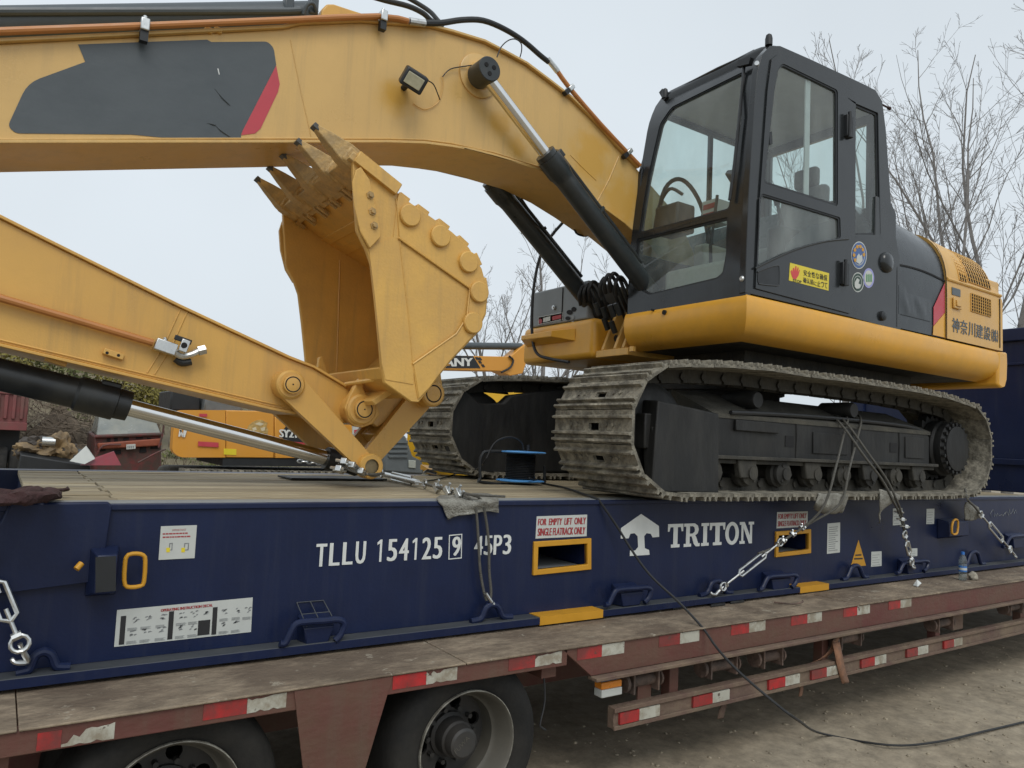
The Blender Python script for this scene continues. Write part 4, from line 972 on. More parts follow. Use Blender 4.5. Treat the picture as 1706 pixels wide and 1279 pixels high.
def shrink(l, d):
    cx = sum(p[0] for p in l) / len(l); cz = sum(p[1] for p in l) / len(l)
    w = max(p[0] for p in l) - min(p[0] for p in l); h = max(p[1] for p in l) - min(p[1] for p in l)
    return [(cx + (p[0] - cx) * (1 - 2 * d / w), cz + (p[1] - cz) * (1 - 2 * d / h)) for p in l]
for l in (up_w, lo_w): MB().prismY([l, shrink(l, .016)], YL - .006, YL + .018).build('window_seal', CABD, door)
MB().prismY([(A(1345, 130, Y=YL).x, A(1345, 130, Y=YL).z), (A(1353, 133, Y=YL).x, A(1353, 133, Y=YL).z), (A(1350, 330, Y=YL).x, A(1350, 330, Y=YL).z), (A(1342, 327, Y=YL).x, A(1342, 327, Y=YL).z)], YL + .0125, YL + .022).build('slider_stile', LINER, door)
MB().prismY(rounded(px([(1282, 222), (1286, 218), (1287, 240), (1282, 240)], YL - .005), .006), YL - .006, YL + .005).build('slider_catch', CABD, door)
# moulded waist line, handle recess and hinges
MB().tube([A(x, y, Y=YL - .0125) for x, y in ((1258, 447), (1290, 431), (1330, 414), (1375, 402), (1413, 398))], .008, 8, smooth=3).build('waist_moulding', CABP, door)
MB().prismY(rounded(px([(1262, 452), (1297, 441), (1298, 477), (1262, 473)], YL - .0125), .03), YL - .0155, YL - .0122).build('handle_recess', CABD, door)
MB().tube([A(x, y, Y=YL - .014) for x, y in ((1262, 453), (1280, 446), (1295, 442), (1298, 448), (1298, 470), (1294, 476), (1264, 473))], .005, 6, smooth=2).build('recess_lip', CABP, door)
MB().prismY(px([(1318, 398), (1345, 378), (1400, 362), (1400, 398), (1340, 411), (1302, 426)], YL + .03), YL + .03, YL + .04).build('door_trim', CABD, door)
for (x, y) in ((1414, 209), (1407, 455)):
    p = A(x, y, Y=YL - .03); MB().box(p.x - .03, p.x + .05, YL - .042, YL - .0005, p.z - .09, p.z + .085).build('door_hinge', CABD, cab, 0.008)
    MB().cyl((p.x - .01, YL - .045, p.z - .10), (p.x - .01, YL - .045, p.z + .10), .014, 12).build('hinge_pin', CABD, cab)
# round lamp-like cover and knob behind the door
p = A(1478, 437, Y=YL - .01); MB().lathe((p.x, YL + .0, p.z), (0, -1, 0), [(0, .085), (.02, .08), (.035, .06), (.04, .02)], 24).build('filler_cover', CABP, cab, smooth=60)
p = A(1471, 526, Y=YL - .01); MB().lathe((p.x, YL, p.z), (0, -1, 0), [(0, .04), (.02, .038), (.03, .02)], 16).build('lock_knob', CABD, cab)
# front: frame with the two windscreens
front_out = [(.948, 2.912)] + [F(*p) for p in ((1049, 420), (1062, 320), (1078, 220), (1090, 178), (1104, 160), (1180, 121), (1256, 82), (1266, 92), (1262, 118), (1254, 200), (1246, 340))] + [(-.198, 3.0), (-.198, 2.912)]
front_out = [(min(max(p[0], YL + .002), YR), p[1]) for p in front_out]
wu = rounded([F(*p) for p in ((1064, 389), (1078, 300), (1100, 205), (1119, 178), (1238, 119), (1243, 124), (1236, 200), (1215, 349))], .03)
wl = rounded([F(*p) for p in ((1061, 398), (1213, 361), (1211, 420), (1205, 455), (1195, 464), (1082, 491), (1068, 484), (1060, 455))], .02)
def fsurf(o): return (lambda u, v: (fx(v) + o, u, v))
def dens(l, m=.08):
    o = []
    for i in range(len(l)):
        a = Vector(l[i]); b = Vector(l[(i + 1) % len(l)]); n = max(1, int((b - a).length / m))
        o += [tuple(a.lerp(b, k / n)) for k in range(n)]
    return o
MB().prism([dens(front_out), dens(wu), dens(wl)], fsurf(0), fsurf(.05)).build('front_frame', CABP, cab, 0.008, smooth=40)
MB().pane(dens(wu, .12), fsurf(.02)).build('windscreen', GLS, cab, smooth=40)
MB().pane(dens(wl, .12), fsurf(.02)).build('lower_windscreen', GLSD, cab, smooth=40)
for l in (wu, wl): MB().prism([dens(l), shrink(dens(l), .014)], fsurf(.008), fsurf(.035)).build('screen_seal', CABD, cab, smooth=40)
# bottom front panel joint, roof, far side, back
RX0, RX1, RZ = 2.24, 3.62, 4.78
def rl(d, z): return [(p[0], p[1], z) for p in rrect(RX0 + d - .03, RX1 - d, YL + d, YR - d, .14)]
rf = MB(); rings = [rl(.02, 4.70), rl(.006, 4.745), rl(.02, 4.785), rl(.06, 4.808), rl(.16, 4.818)]
n = len(rings[0])
for r in rings: rf.v += r
for i in range(len(rings) - 1):
    for j in range(n): rf.f.append((i * n + j, i * n + (j + 1) % n, (i + 1) * n + (j + 1) % n, (i + 1) * n + j))
rf.f.append(tuple((len(rings) - 1) * n + j for j in range(n)))
# follow the fall of the photographed roof line
rfo = rf.build('roof', CABP, cab, smooth=60)
MB().box(RX0 + .05, RX1 - .05, YL + .05, YR - .05, 4.66, 4.69).build('roof_liner', LINER, cab)
MB().tube([(RX0 + .0, YL + .15, 4.775), (RX0 - .015, .3, 4.775), (RX0 + .0, YR - .2, 4.775)], .010, 6).build('roof_gutter', CABD, rfo)
MB().tube([(RX0 + .10, YL + .22, 4.81), (RX0 + .07, .38, 4.818), (RX0 + .10, YR - .25, 4.81)], .016, 8, smooth=4).build('roof_hatch_edge', CABP, rfo)
for q in ((1281, 62), (1108, 152)):
    p = A(*q, X=2.22); MB().lathe((2.22, p.y, p.z - .06), (0, 0, 1), [(0, .026), (.05, .026), (.075, .02), (.085, .008)], 14).build('lamp_peg', CABD, rfo)
p = A(1106, 158, X=2.22); MB().obox(p, (.012, 0, 0), (0, .028, .045), (0, .018, -.010)).build('lamp_bracket', CABD, rfo)
p = A(1262, 111, Y=YL + .02); MB().lathe((p.x - .03, p.y - .02, p.z), (-1, -.6, 0), [(0, .016), (.02, .016)], 14).build('bolt_head', ZINC, cab)
p = A(1235, 464, X=1.97); MB().lathe((1.985, p.y, p.z), (-1, 0, 0), [(0, .02), (.012, .02), (.02, .012)], 14).build('bolt_head', ZINC, cab)
# wiper arm down the near pillar
wp_ = [F(1245, 112), F(1238, 190), F(1229, 275), F(1221, 335)]
MB().tube([(fx(z_) - .035, y_, z_) for y_, z_ in wp_], .011, 8).build('wiper_arm', CABD, cab)
MB().obox((fx(4.6) - .025, wp_[0][0] - .02, wp_[0][1] + .01), (.02, 0, 0), (0, .055, .012), (0, -.008, .022)).build('wiper_mount', CABD, cab)
far_out = [(2.02, 2.95), (3.66, 2.95), (3.66, 4.72), (2.24, 4.72), (2.05, 4.1)]
MB().prismY([far_out, [(2.10, 3.42), (2.86, 3.42), (2.86, 4.62), (2.28, 4.62), (2.13, 4.1)], [(2.90, 3.42), (3.56, 3.42), (3.56, 4.62), (2.90, 4.62)]], YR - .04, YR).build('far_side_frame', CABP, cab, 0.01)
MB().pane([(2.10, 3.42), (2.86, 3.42), (2.86, 4.62), (2.28, 4.62), (2.13, 4.1)], lambda u, v: (u, YR - .022, v)).build('far_glass', GLS, cab)
MB().pane([(2.90, 3.42), (3.56, 3.42), (3.56, 4.62), (2.90, 4.62)], lambda u, v: (u, YR - .022, v)).build('far_glass', GLS, cab)
bk = MB().prism([[(YL + .051, 2.95), (YR - .041, 2.95), (YR - .041, 4.72), (YL + .051, 4.72)], [(YL + .12, 3.75), (YR - .10, 3.75), (YR - .10, 4.6), (YL + .12, 4.6)]], lambda u, v: (3.60, u, v), lambda u, v: (3.65, u, v)).build('rear_frame', CABP, cab, 0.01)
MB().pane([(YL + .12, 3.75), (YR - .10, 3.75), (YR - .10, 4.6), (YL + .12, 4.6)], lambda u, v: (3.62, u, v)).build('rear_glass', GLS, cab)
MB().box(3.655, 3.80, YL + .02, YR, 2.95, 3.92).build('bulkhead', CABP, cab, 0.02)
MB().prismY([(3.53, 2.95), (3.86, 2.95), (3.86, 3.88), (3.79, 3.95), (3.72, 3.96), (3.56, 3.96)], YL + .003, YL + .06).build('rear_pillar_panel', CABP, cab, 0.015)
# interior
MB().box(2.05, 3.6, YL + .05, YR - .05, 2.93, 2.97).build('cab_floor', CABD, cab)
st = MB().box(2.88, 3.34, .08, .62, 3.36, 3.52).build('seat', SEAT, cab, 0.04, seg=3)
MB().hexa([(3.26, .10, 3.50), (3.40, .10, 3.50), (3.40, .60, 3.50), (3.26, .60, 3.50)], [(3.38, .14, 4.12), (3.48, .14, 4.12), (3.48, .56, 4.12), (3.38, .56, 4.12)]).build('seat_back', SEAT, st, 0.04, seg=3)
MB().box(3.40, 3.48, .24, .46, 4.13, 4.30).build('headrest', SEAT, st, 0.03, seg=3)
MB().box(2.90, 3.30, .12, .58, 2.97, 3.355).build('seat_base', CABD, st)
for y_ in (-.06, .66): MB().box(2.55, 3.20, y_, y_ + .14, 3.0, 3.56).build('arm_console', CREAM if y_ > 0 else CABD, cab, 0.03)
for y_ in (.02, .72): 
    j = MB().tube([(2.66, y_, 3.56), (2.63, y_, 3.66), (2.60, y_, 3.74)], [.02, .014, .012], 10).build('joystick', CABD, cab)
    MB().lathe((2.60, y_, 3.72), (-.2, 0, 1), [(0, .02), (.04, .026), (.09, .022), (.11, .01)], 12).build('joystick_grip', CABD, j)
MB().box(2.10, 2.30, .55, .80, 3.55, 3.78).build('monitor', CABD, cab, 0.02)
MB().obox((2.25, .12, 3.86), (.015, 0, .02), (0, .05, .01), (-.06, 0, .05)).build('control_lever_head', CABD, cab, 0.01)
MB().tube([(2.20, .12, 3.05), (2.18, .12, 3.4), (2.24, .12, 3.85)], .012, 8).build('control_lever', CABD, cab)
MB().tube([(2.24, .32, 3.05), (2.22, .32, 3.4), (2.28, .32, 3.8)], .012, 8).build('control_lever', CABD, cab)
MB().box(2.12, 2.42, .05, .70, 2.972, 3.25).build('pedal_box', CREAM, cab, 0.04)
MB().tube([(2.9, .88, 3.55), (2.7, .86, 3.95), (2.45, .84, 4.10), (2.25, .84, 3.98), (2.16, .84, 3.62)], .018, 8, smooth=5).build('grab_bar', CABD, cab)
MB().tube([(2.16, .86, 3.58), (2.15, .80, 3.80), (2.16, .70, 3.92), (2.2, .6, 3.86)], .014, 8, smooth=5).build('grab_bar', CABD, cab)
bx_ = MB().box(2.32, 2.48, .36, .50, 3.62, 3.80).build('document_box', STK, cab)
MB().box(2.316, 2.3195, .37, .49, 3.66, 3.70).box(2.316, 2.3195, .37, .49, 3.73, 3.77).build('red_print', REDT, bx_)
# side mirror bracket on the far front pillar and rear lamp
MB().tube([A(1047, 345, Y=.98), A(1040, 362, Y=.98), A(1038, 372, Y=.98)], .012, 8).build('mirror_stay', CABD, cab)
MB().tube([A(1082, 230, Y=.99), A(1068, 300, Y=1.0), A(1047, 350, Y=1.0)], .007, 8).build('mirror_stay', CABD, cab)
p = A(1481, 180, Y=.0); MB().cyl((p.x - .34, p.y, p.z), (p.x, p.y, p.z), .008, 8).lathe((p.x, p.y, p.z), (1, 0, 0), [(-.01, .014), (.015, .016)], 10).build('rear_lamp', MAROONRAG, cab)
# stickers on the door and panel
YD = YL - .0126
sg = MB().prismY(px([(1314, 467), (1380, 484), (1381, 455), (1316, 437.5)], YD), YD - .0015, YD).build('warning_sign', SIGNY, door)
hand = [(1319, 460), (1317, 452), (1319, 449), (1320, 454), (1321, 446), (1323, 446), (1323.5, 452), (1325, 443), (1327, 443.5), (1326.5, 452), (1329, 445), (1330.5, 446), (1329, 454), (1331.5, 449), (1332.5, 450), (1330, 459), (1326, 465), (1321.5, 464.5)]
MB().prismY(px(hand, YD - .0016), YD - .0028, YD - .0016).build('red_hand', mat('hand_red', (.62, .06, .06), .5, var=.05), sg)
word('STOP', [(1321, 468.5), (1335, 472), (1335, 467.5), (1321, 464.5)], INK, YD - .0017, par=sg, w=.001)
def cjk(body, x0, x1, b0, b1, h0, h1, Y, par, mt=INK, w=.0012):
    mb = MB(); n = len(body)
    for i, c in enumerate(body):
        xa = x0 + (x1 - x0) * i / n; xb = xa + (x1 - x0) / n * .86; t = i / n; ba = b0 + (b1 - b0) * t; bb = b0 + (b1 - b0) * (t + .86 / n); h = h0 + (h1 - h0) * t
        k = .72 if c in 'につ' else 1.0
        lettering(mb, c, [A(xa, ba, Y=Y), A(xb, bb, Y=Y), A(xb, bb - h * k, Y=Y), A(xa, ba - h * k, Y=Y)], w)
    return mb.build('lettering', mt, par, smooth=0)
cjk('安全性な确保', 1338.5, 1379, 458.5, 468.5, 9.5, 10, YD - .0017, sg, w=.0005)
cjk('确认前に止って', 1338, 1379, 470.5, 481, 9, 9.5, YD - .0017, sg, w=.0005)
def badge(cx, cy, rx, ry, rings):
    prev = None; base = None
    for i, (k, m_) in enumerate(rings):
        Y = YL - .0006 - .0012 * i
        o = MB().prismY(px([(cx + p[0] * k, cy + p[1] * k) for p in circ(0, 0, rx, 28, ry)], Y), Y - .0011, Y).build('round_sticker' if i == 0 else 'sticker_ring', m_, cab if i == 0 else base)
        if i == 0: base = o
    return base
BLU = mat('sticker_blue', (.06, .12, .30), .45, var=.1); GRN = mat('sticker_green', (.07, .25, .09), .45, var=.1); LAV = mat('sticker_lavender', (.30, .31, .60), .45, var=.05); DGR = mat('sticker_dark_green', (.02, .05, .035), .45, var=.1)
b1 = badge(1431, 425, 13, 23, [(1.0, STK), (.93, BLU), (.74, STK), (.68, BLU)])
g = MB()
for k in range(7):
    a = math.radians(200 - 220 * k / 6 + 20); g.prismY(px(circ(1431 + 8.2 * math.cos(a), 424 - 14 * math.sin(a), 2.3, 8, 3.2), YL - .006), YL - .007, YL - .006)
g.build('orange_dots', AMBER, b1)
MB().prismY(px([(1426, 436), (1428, 426), (1431, 422), (1433, 426), (1436, 424), (1437, 434), (1432, 440)], YL - .006), YL - .007, YL - .006).build('white_figure', STK, b1)
b2 = badge(1429, 470, 10, 16.5, [(1.0, STK), (.9, DGR), (.66, STK), (.6, DGR)])
MB().prismY(px([(1424, 478), (1424, 470), (1428, 463), (1432, 466), (1430, 472), (1434, 474), (1432, 480), (1427, 481)], YL - .006), YL - .007, YL - .006).build('white_figure', STK, b2)
b3 = badge(1447, 463, 9.2, 16.5, [(1.0, LAV), (.78, STK)])
for k, x in enumerate((1443, 1446.5, 1450)): MB().prismY(px([(x, 469), (x + 2.2, 469.5), (x + 2.2, 458), (x + 1.1, 455.5), (x, 458)], YL - .003), YL - .0045, YL - .003).build('green_bar', GRN, b3)

# ---------------------------------------------------------------- far front of the house: tool box, tank, lugs
tb = MB().box(2.03, 3.4, 1.50, 2.36, 2.95, 3.29).build('tool_box', TOOLB, ex, 0.015, seg=3)
MB().box(2.022, 2.0295, 1.85, 1.856, 2.97, 3.27).build('box_seam', DARK, tb)
def onX(loop, X): return [(A(p[0], p[1], X=X).y, A(p[0], p[1], X=X).z) for p in loop]
def plateX(loop, X, th, name, mt, par): return MB().prism([onX(loop, X)], lambda u, v: (X - th, u, v), lambda u, v: (X, u, v)).build(name, mt, par)
for (x, y, rx, ry) in ((949, 520, 5, 4), (956, 515, 4, 4), (946, 530, 4, 3.2), (946, 539, 4, 3.2)): plateX(circ(x, y, rx, 14, ry), 2.027, .002, 'vent_hole', DARK, tb)
for (x, y) in ((954.5, 528.5), (954.5, 537.5)): plateX(circ(x, y, 3, 12, 3), 2.027, .002, 'white_button', GREYP, tb)
lbx = onX([(897, 541), (938, 532), (938, 521), (897, 529)], 2.028)
MB().prism([lbx, [(p[0] + (.006 if p[0] < 2.1 else -.006), p[1] + (.005 if p[1] < 3.08 else -.005)) for p in lbx]], lambda u, v: (2.026, u, v), lambda u, v: (2.028, u, v)).build('badge_frame', STK, tb)
plateX(circ(900.5, 535, 3, 12, 4.5), 2.027, .0015, 'red_emblem', REDT, tb)
plateX([(905, 537), (917, 534), (917, 526.5), (905, 529.5)], 2.027, .0015, 'pale_badge_print', STK, tb)
plateX([(920, 533.5), (936, 530), (936, 523.5), (920, 527)], 2.027, .0015, 'red_badge_print', REDT, tb)
p = A(923, 512, X=2.02); MB().lathe((2.03, p.y, p.z), (-1, 0, 0), [(0, .02), (.02, .02), (.02, .01), (.03, .01)], 14).build('box_lock', ZINC, tb)
tk = MB().box(1.99, 3.6, 1.36, 2.40, 2.60, 2.945).build('tank_housing', YELS, ex, 0.05, seg=4)
MB().hexa([(1.86, 1.78, 2.80), (1.99, 1.60, 2.76), (1.99, 2.32, 2.76), (1.90, 2.30, 2.82)], [(1.86, 1.78, 2.855), (1.985, 1.60, 2.87), (1.985, 2.32, 2.87), (1.90, 2.30, 2.86)]).build('step_plate', YELS, tk, 0.006)
MB().tube([A(948, 603, X=1.95), A(915, 597, X=1.95), A(896, 590, X=1.93), A(888, 570, X=1.93), A(886, 530, X=1.93), A(889, 480, X=1.95), A(899, 430, X=1.98), A(917, 395, X=2.02), A(938, 370, X=2.06), A(948, 355, X=2.1)], .014, 8, smooth=4).build('hand_rail', RUB, ex)
# boom foot lugs and front plate in the middle
MB().box(2.02, 2.8, .97, 1.36, 2.60, 2.66).build('front_plate', YEL, ex, 0.006)
for y_ in (1.02, 1.12, 1.27): MB().prismY([(2.02, 2.66), (2.42, 2.66), (2.40, 2.95), (2.30, 3.02), (2.16, 2.98)], y_, y_ + .03).build('cylinder_lug', YEL, ex, 0.006)
MB().box(2.5, 3.3, .965, 1.44, 2.66, 3.25).build('swing_housing', UCP, ex, 0.02)
p = A(1053, 581, X=2.0); MB().box(1.99, 2.02, p.y - .02, p.y + .02, p.z - .02, p.z + .02).build('tie_eye', YEL, ex)
# ---------------------------------------------------------------- boom
BN, BF = .95, 1.42
top_px = [(-260, 86), (0, 73), (341, 56), (471, 49), (500, 42), (600, 38), (646, 42), (713, 46), (752, 56), (805, 72), (840, 90), (875, 109), (910, 135), (949, 165), (1000, 215), (1026, 246), (1061, 281), (1130, 360)]
bot_px = [(1130, 470), (1085, 410), (1039, 371), (991, 336), (950, 309), (900, 283), (857, 269), (822, 258), (787, 249), (752, 243), (706, 237), (646, 235), (400, 235), (0, 235), (-260, 238)]
TOPB = [(-3.88, 2.92), (-3.78, 3.06), (-3.30, 3.25)] + px(top_px[1:], BN); BOTB = px(bot_px[:-1], BN) + [(-3.25, 2.78), (-3.78, 2.74)]
foot = [(2.95, 3.25), (3.02, 3.0), (2.9, 2.9), (2.75, 2.95)]
boom_loop = TOPB[::-1] + BOTB[::-1]
body = TOPB + foot + BOTB
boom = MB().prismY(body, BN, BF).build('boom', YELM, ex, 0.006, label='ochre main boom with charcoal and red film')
def ribbon(line, t, y0, y1, name, mt, par, side=1, bev=.003):
    """plate of thickness t laid along an XZ line"""
    n = len(line); up = []
    for i in range(n):
        a = Vector(line[max(i - 1, 0)]); b = Vector(line[min(i + 1, n - 1)]); d = (b - a).normalized(); up.append(Vector(line[i]) + Vector((-d.y, d.x)) * t * side)
    mb = MB()
    for i in range(n - 1):
        pass
    loop = [tuple(p) for p in line] + [tuple(p) for p in reversed(up)]
    mb.prismY(loop, y0, y1)
    return mb.build(name, mt, par, bev)
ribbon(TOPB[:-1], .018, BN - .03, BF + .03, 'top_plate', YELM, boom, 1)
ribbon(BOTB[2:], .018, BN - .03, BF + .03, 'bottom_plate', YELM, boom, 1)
Yb = BN - .0008
MB().prismY(px(rounded([(130, 74), (345, 66), (352, 70), (446, 69), (456, 80), (460, 108), (402, 222), (401, 230), (350, 230), (270, 229), (220, 224), (26, 222), (13, 210), (46, 138), (142, 103)], [0, 0, 0, 8, 6, 0, 0, 0, 3, 3, 3, 14, 14, 22, 0], 4), Yb), Yb - .002, Yb).build('charcoal_film', CHAR, boom)
MB().prismY(px([(460, 109), (466, 140), (463, 153), (434, 214), (425, 222), (402, 225), (404, 218)], Yb), Yb - .002, Yb).build('red_film_flash', REDF, boom)
# folds in the film
for a, b, c in (((358, 148), (370, 162), (384, 176)), ((355, 205), (368, 217), (384, 228)), ((345, 205), (352, 206), (360, 209))):
    MB().tube([A(*a, Y=Yb - .002), A(*b, Y=Yb - .004), A(*c, Y=Yb - .002)], [.002, .005, .002], 6, smooth=3).build('film_fold', CHAR, boom)
MB().prismY(px([(362, 114), (364, 114), (366, 124), (364.5, 124)], Yb - .0021), Yb - .003, Yb - .0021).build('white_fleck', WHITE, boom)
# weld seams across the side plate
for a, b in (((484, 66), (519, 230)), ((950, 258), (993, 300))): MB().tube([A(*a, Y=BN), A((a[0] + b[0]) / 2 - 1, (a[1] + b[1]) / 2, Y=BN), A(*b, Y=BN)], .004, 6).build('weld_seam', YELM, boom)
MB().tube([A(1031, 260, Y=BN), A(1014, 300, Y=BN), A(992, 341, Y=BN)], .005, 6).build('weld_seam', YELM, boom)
# pin boss and cylinder pin
pc = A(797, 127, Y=BN)
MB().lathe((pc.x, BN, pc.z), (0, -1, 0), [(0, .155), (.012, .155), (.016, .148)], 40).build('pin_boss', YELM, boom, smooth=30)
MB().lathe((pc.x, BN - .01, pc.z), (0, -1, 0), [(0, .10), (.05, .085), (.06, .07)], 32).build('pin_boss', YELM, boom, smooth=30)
# patches of fresher touch-up paint
def _sp(x, y, r): p = A(x, y, Y=BN); return (p.x, p.z, r)
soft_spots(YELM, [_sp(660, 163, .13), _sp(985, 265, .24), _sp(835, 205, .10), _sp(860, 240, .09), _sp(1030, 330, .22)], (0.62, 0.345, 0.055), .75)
# work light
wl_ = A(689, 133, Y=.80)
lt = MB().obox(wl_, (.076, 0, -.020), (.02, .055, .035), (.020, -.02, .053)).build('work_light', CABD, boom, 0.012, seg=3)
MB().obox(wl_ + Vector((-.024, -.060, -.037)), (.056, 0, -.015), (.002, .003, .002), (.013, -.013, .034)).build('lamp_lens', mat('pale_lens', (.42, .40, .28), .2, var=.15, scale=20), lt, 0.006)
MB().tube([wl_ + Vector((.02, .05, .03)), wl_ + Vector((.0, .15, .0))], .02, 10).build('lamp_stalk', CABD, lt)
MB().tube([A(710, 133, Y=.84), A(722, 140, Y=.86), A(730, 158, Y=.88), A(733, 166, Y=.90)], .004, 6, smooth=4).build('lamp_wire', RUB, boom)
MB().tube([A(737, 128, Y=.935), A(750, 115, Y=.93), A(775, 110, Y=.92), A(797, 107, Y=.90)], .004, 6, smooth=4).build('lamp_wire', RUB, boom)
MB().tube([A(737, 128, Y=.935), A(738, 145, Y=.935), A(730, 170, Y=.94), A(708, 182, Y=.942), A(688, 172, Y=.942)], .003, 6, smooth=4).build('lamp_wire', YEL, boom)
MB().tube([A(828, 95, Y=.88), A(835, 78, Y=.88), A(847, 67, Y=.87), A(859, 65, Y=.87), A(868, 72, Y=.88), A(869, 84, Y=.90), A(866, 96, Y=.94)], .0045, 6, smooth=4).build('lamp_wire', RUB, boom)
# orange pipes, clamps and the black hose bow between them
def T(pts, r, name, mt, par, sm=4, n=10): return MB().tube([A(p[0], p[1], Y=p[2]) for p in pts], r, n, smooth=sm).build(name, mt, par)
T([(-200, 60, .90), (0, 52, .90), (240, 43, .90), (480, 33, .90), (630, 27, .90), (680, 35, .90)], .019, 'boom_pipe', ORANGE, boom, 2)
T([(929, 119, .92), (950, 148, .92), (1000, 206, .92), (1045, 254, .92), (1066, 276, .92)], .018, 'boom_pipe', ORANGE, boom, 2)
T([(682, 35, .90), (695, 37, .90), (708, 39, .90)], .023, 'hose_fitting', ZINC, boom, 1)
T([(912, 98, .92), (922, 110, .92), (929, 119, .92)], .022, 'hose_fitting', ZINC, boom, 1)
T([(706, 38, .90), (735, 38, .92), (770, 33, .92), (805, 34, .92), (840, 48, .92), (872, 68, .92), (900, 92, .92), (914, 103, .92)], .020, 'boom_hose', RUB, boom)
T([(600, -12, 1.05), (640, 0, 1.02), (680, 10, .98), (705, 22, .96), (718, 34, .96), (735, 44, .98)], .018, 'boom_hose', RUB, boom)
T([(660, -14, 1.15), (690, 2, 1.12), (715, 18, 1.06), (728, 32, 1.0), (738, 44, .98)], .016, 'boom_hose', RUB, boom)
def clamp(x, y, Y, ang=0, s=1.0):
    p = A(x, y, Y=Y); d = Vector((math.cos(ang), 0, math.sin(ang))); u = Vector((-d.z, 0, d.x))
    m = MB().obox(p, d * .022 * s, Vector((0, .032 * s, 0)), u * .034 * s).build('pipe_clamp', ZINC, boom, 0.006)
    MB().cyl(p + u * .03 * s, p + u * .055 * s, .010, 8).build('clamp_bolt', ZINC, m)
    MB().obox(p - u * .06 * s, d * .02 * s, Vector((0, .02, 0)), u * .03 * s).build('clamp_foot', CABD, m)
clamp(241, 43, .90); clamp(638, 28, .90); clamp(950, 147, .92, -.72, .85); clamp(1047, 253, .92, -.72, .85)
for x in (348, 364): p = A(x, 50, Y=.93); MB().box(p.x - .02, p.x + .02, .93, .96, p.z - .012, p.z + .02).build('pad_eye', YEL, boom, 0.004)
# arm cylinder lying on top of the boom
def AC(x, y, Y=1.185): return A(x, y, Y=Y)
sc1 = MB().tube([AC(-240, 52), AC(0, 40), AC(520, 26)], .088, 24).build('arm_cylinder', BLKG, ex)
T([(-240, 26, 1.09), (0, 19, 1.09), (480, 18, 1.09), (500, 17, 1.09)], .022, 'cylinder_line', BLKG, sc1, 1)
for x in (474, 515): p = AC(x, 20); MB().obox(p, (.03, 0, .005), (0, .10, 0), (0, 0, .055)).build('line_bracket', BLKG, sc1, 0.01)
T([(505, 24, 1.08), (512, 8, 1.06), (522, 6, 1.06), (528, 20, 1.08)], .012, 'line_elbow', BLKG, sc1)
MB().prismY(px([(533, 34), (537, 14), (545, 6), (556, 6), (580, 14), (630, 30), (640, 42), (560, 46)], 1.08), 1.08, 1.30).build('cylinder_lug', YEL, boom, 0.01)

# ---------------------------------------------------------------- boom cylinders
D0 = A(808, 120, Y=.80); D1 = A(918, 265, Y=.80); dv = (D1 - D0); dv.y = 0; dv = dv.normalized()
BASE_L = 1.75
def boom_cyl(Yc, near):
    a = Vector((D0.x, Yc, D0.z)); g = Vector((D1.x, Yc, D1.z)); e = g + dv * 1.42
    rod = None
    c = MB().tube([g + dv * .02, e], .075, 28).build('boom_cylinder', BCYL, ex, label='near boom lift cylinder' if near else 'far boom lift cylinder')
    MB().lathe(g, dv, [(-.06, .052), (-.06, .078), (-.02, .078), (-.02, .09), (.12, .09), (.14, .082), (.18, .076)], 28, True, False).build('cylinder_head', BCYL, c, smooth=30)
    MB().cyl(a + dv * .02, g, .044, 24).build('cylinder_rod', CHROME, c)
    s = -1 if near else 1
    MB().lathe((a.x, Yc + (.075 if near else -.075), a.z), (0, s, 0), [(0, .085), (.15, .085), (.155, .08)], 28).build('rod_eye', BCYL, c, smooth=30)
    if near:
        for k in range(3):
            t = 2 * math.pi * k / 3 + .5; MB().cyl((a.x + .035 * math.cos(t), Yc - .0795, a.z + .035 * math.sin(t)), (a.x + .035 * math.cos(t), Yc - .083, a.z + .035 * math.sin(t)), .016, 12).build('pin_bolt', DARK, c)
    MB().lathe((e.x, Yc - .09, e.z), (0, 1, 0), [(0, .09), (.18, .09)], 24).build('base_eye', BCYL, c)
    n2 = Vector((-dv.z, 0, dv.x))
    MB().tube([g + dv * .02 + n2 * .10, g + dv * .2 + n2 * .105, g + dv * 1.1 + n2 * .105], .017, 8, smooth=2).build('cylinder_line', BCYL, c)
    MB().obox(g + dv * .03 + n2 * .095, dv * .03, Vector((0, .03, 0)), n2 * .03).build('port_block', BCYL, c, 0.006)
    MB().obox(g + dv * .55 + n2 * .085, dv * .012, Vector((0, .035, 0)), n2 * .03).build('line_bracket', BCYL, c)
    return c
boom_cyl(.815, True); boom_cyl(1.545, False)
# hoses bunched at the cylinder bases
rh_ = random.Random(5)
for k, (x, y, Y) in enumerate(((968, 482, 1.45), (976, 478, 1.40), (984, 474, 1.35), (1003, 468, 1.1), (1010, 462, 1.05), (1018, 460, 1.0), (1028, 466, .97))):
    T([(x - 1, y + 26, Y + .05), (x - 3, y + 8, Y), (x + 4, y - 5, Y), (x + 14, y + 4, Y), (x + 26, y + 34, Y), (x + 42, y + 72, Y + .1), (x + 46, y + 110, Y + .12)], .015, 'base_hose', RUB, ex, 4, 8)
for k, (x, y, Y) in enumerate(((992, 505, 1.3), (1004, 512, 1.25), (1016, 508, 1.1), (1026, 505, 1.05), (1006, 530, 1.25), (1018, 535, 1.15))):
    p = A(x, y, Y=Y); MB().tube([p, p + Vector((.05, 0, -.09))], .024, 10).build('hose_fitting', BLK, ex)
T([(990, 540, 1.4), (1010, 556, 1.4), (1035, 566, 1.2), (1060, 566, 1.0)], .03, 'base_hose', RUB, ex, 4, 10)
T([(868, 330, 1.47), (885, 355, 1.47), (915, 395, 1.5), (950, 440, 1.5)], .010, 'base_hose', RUB, ex)
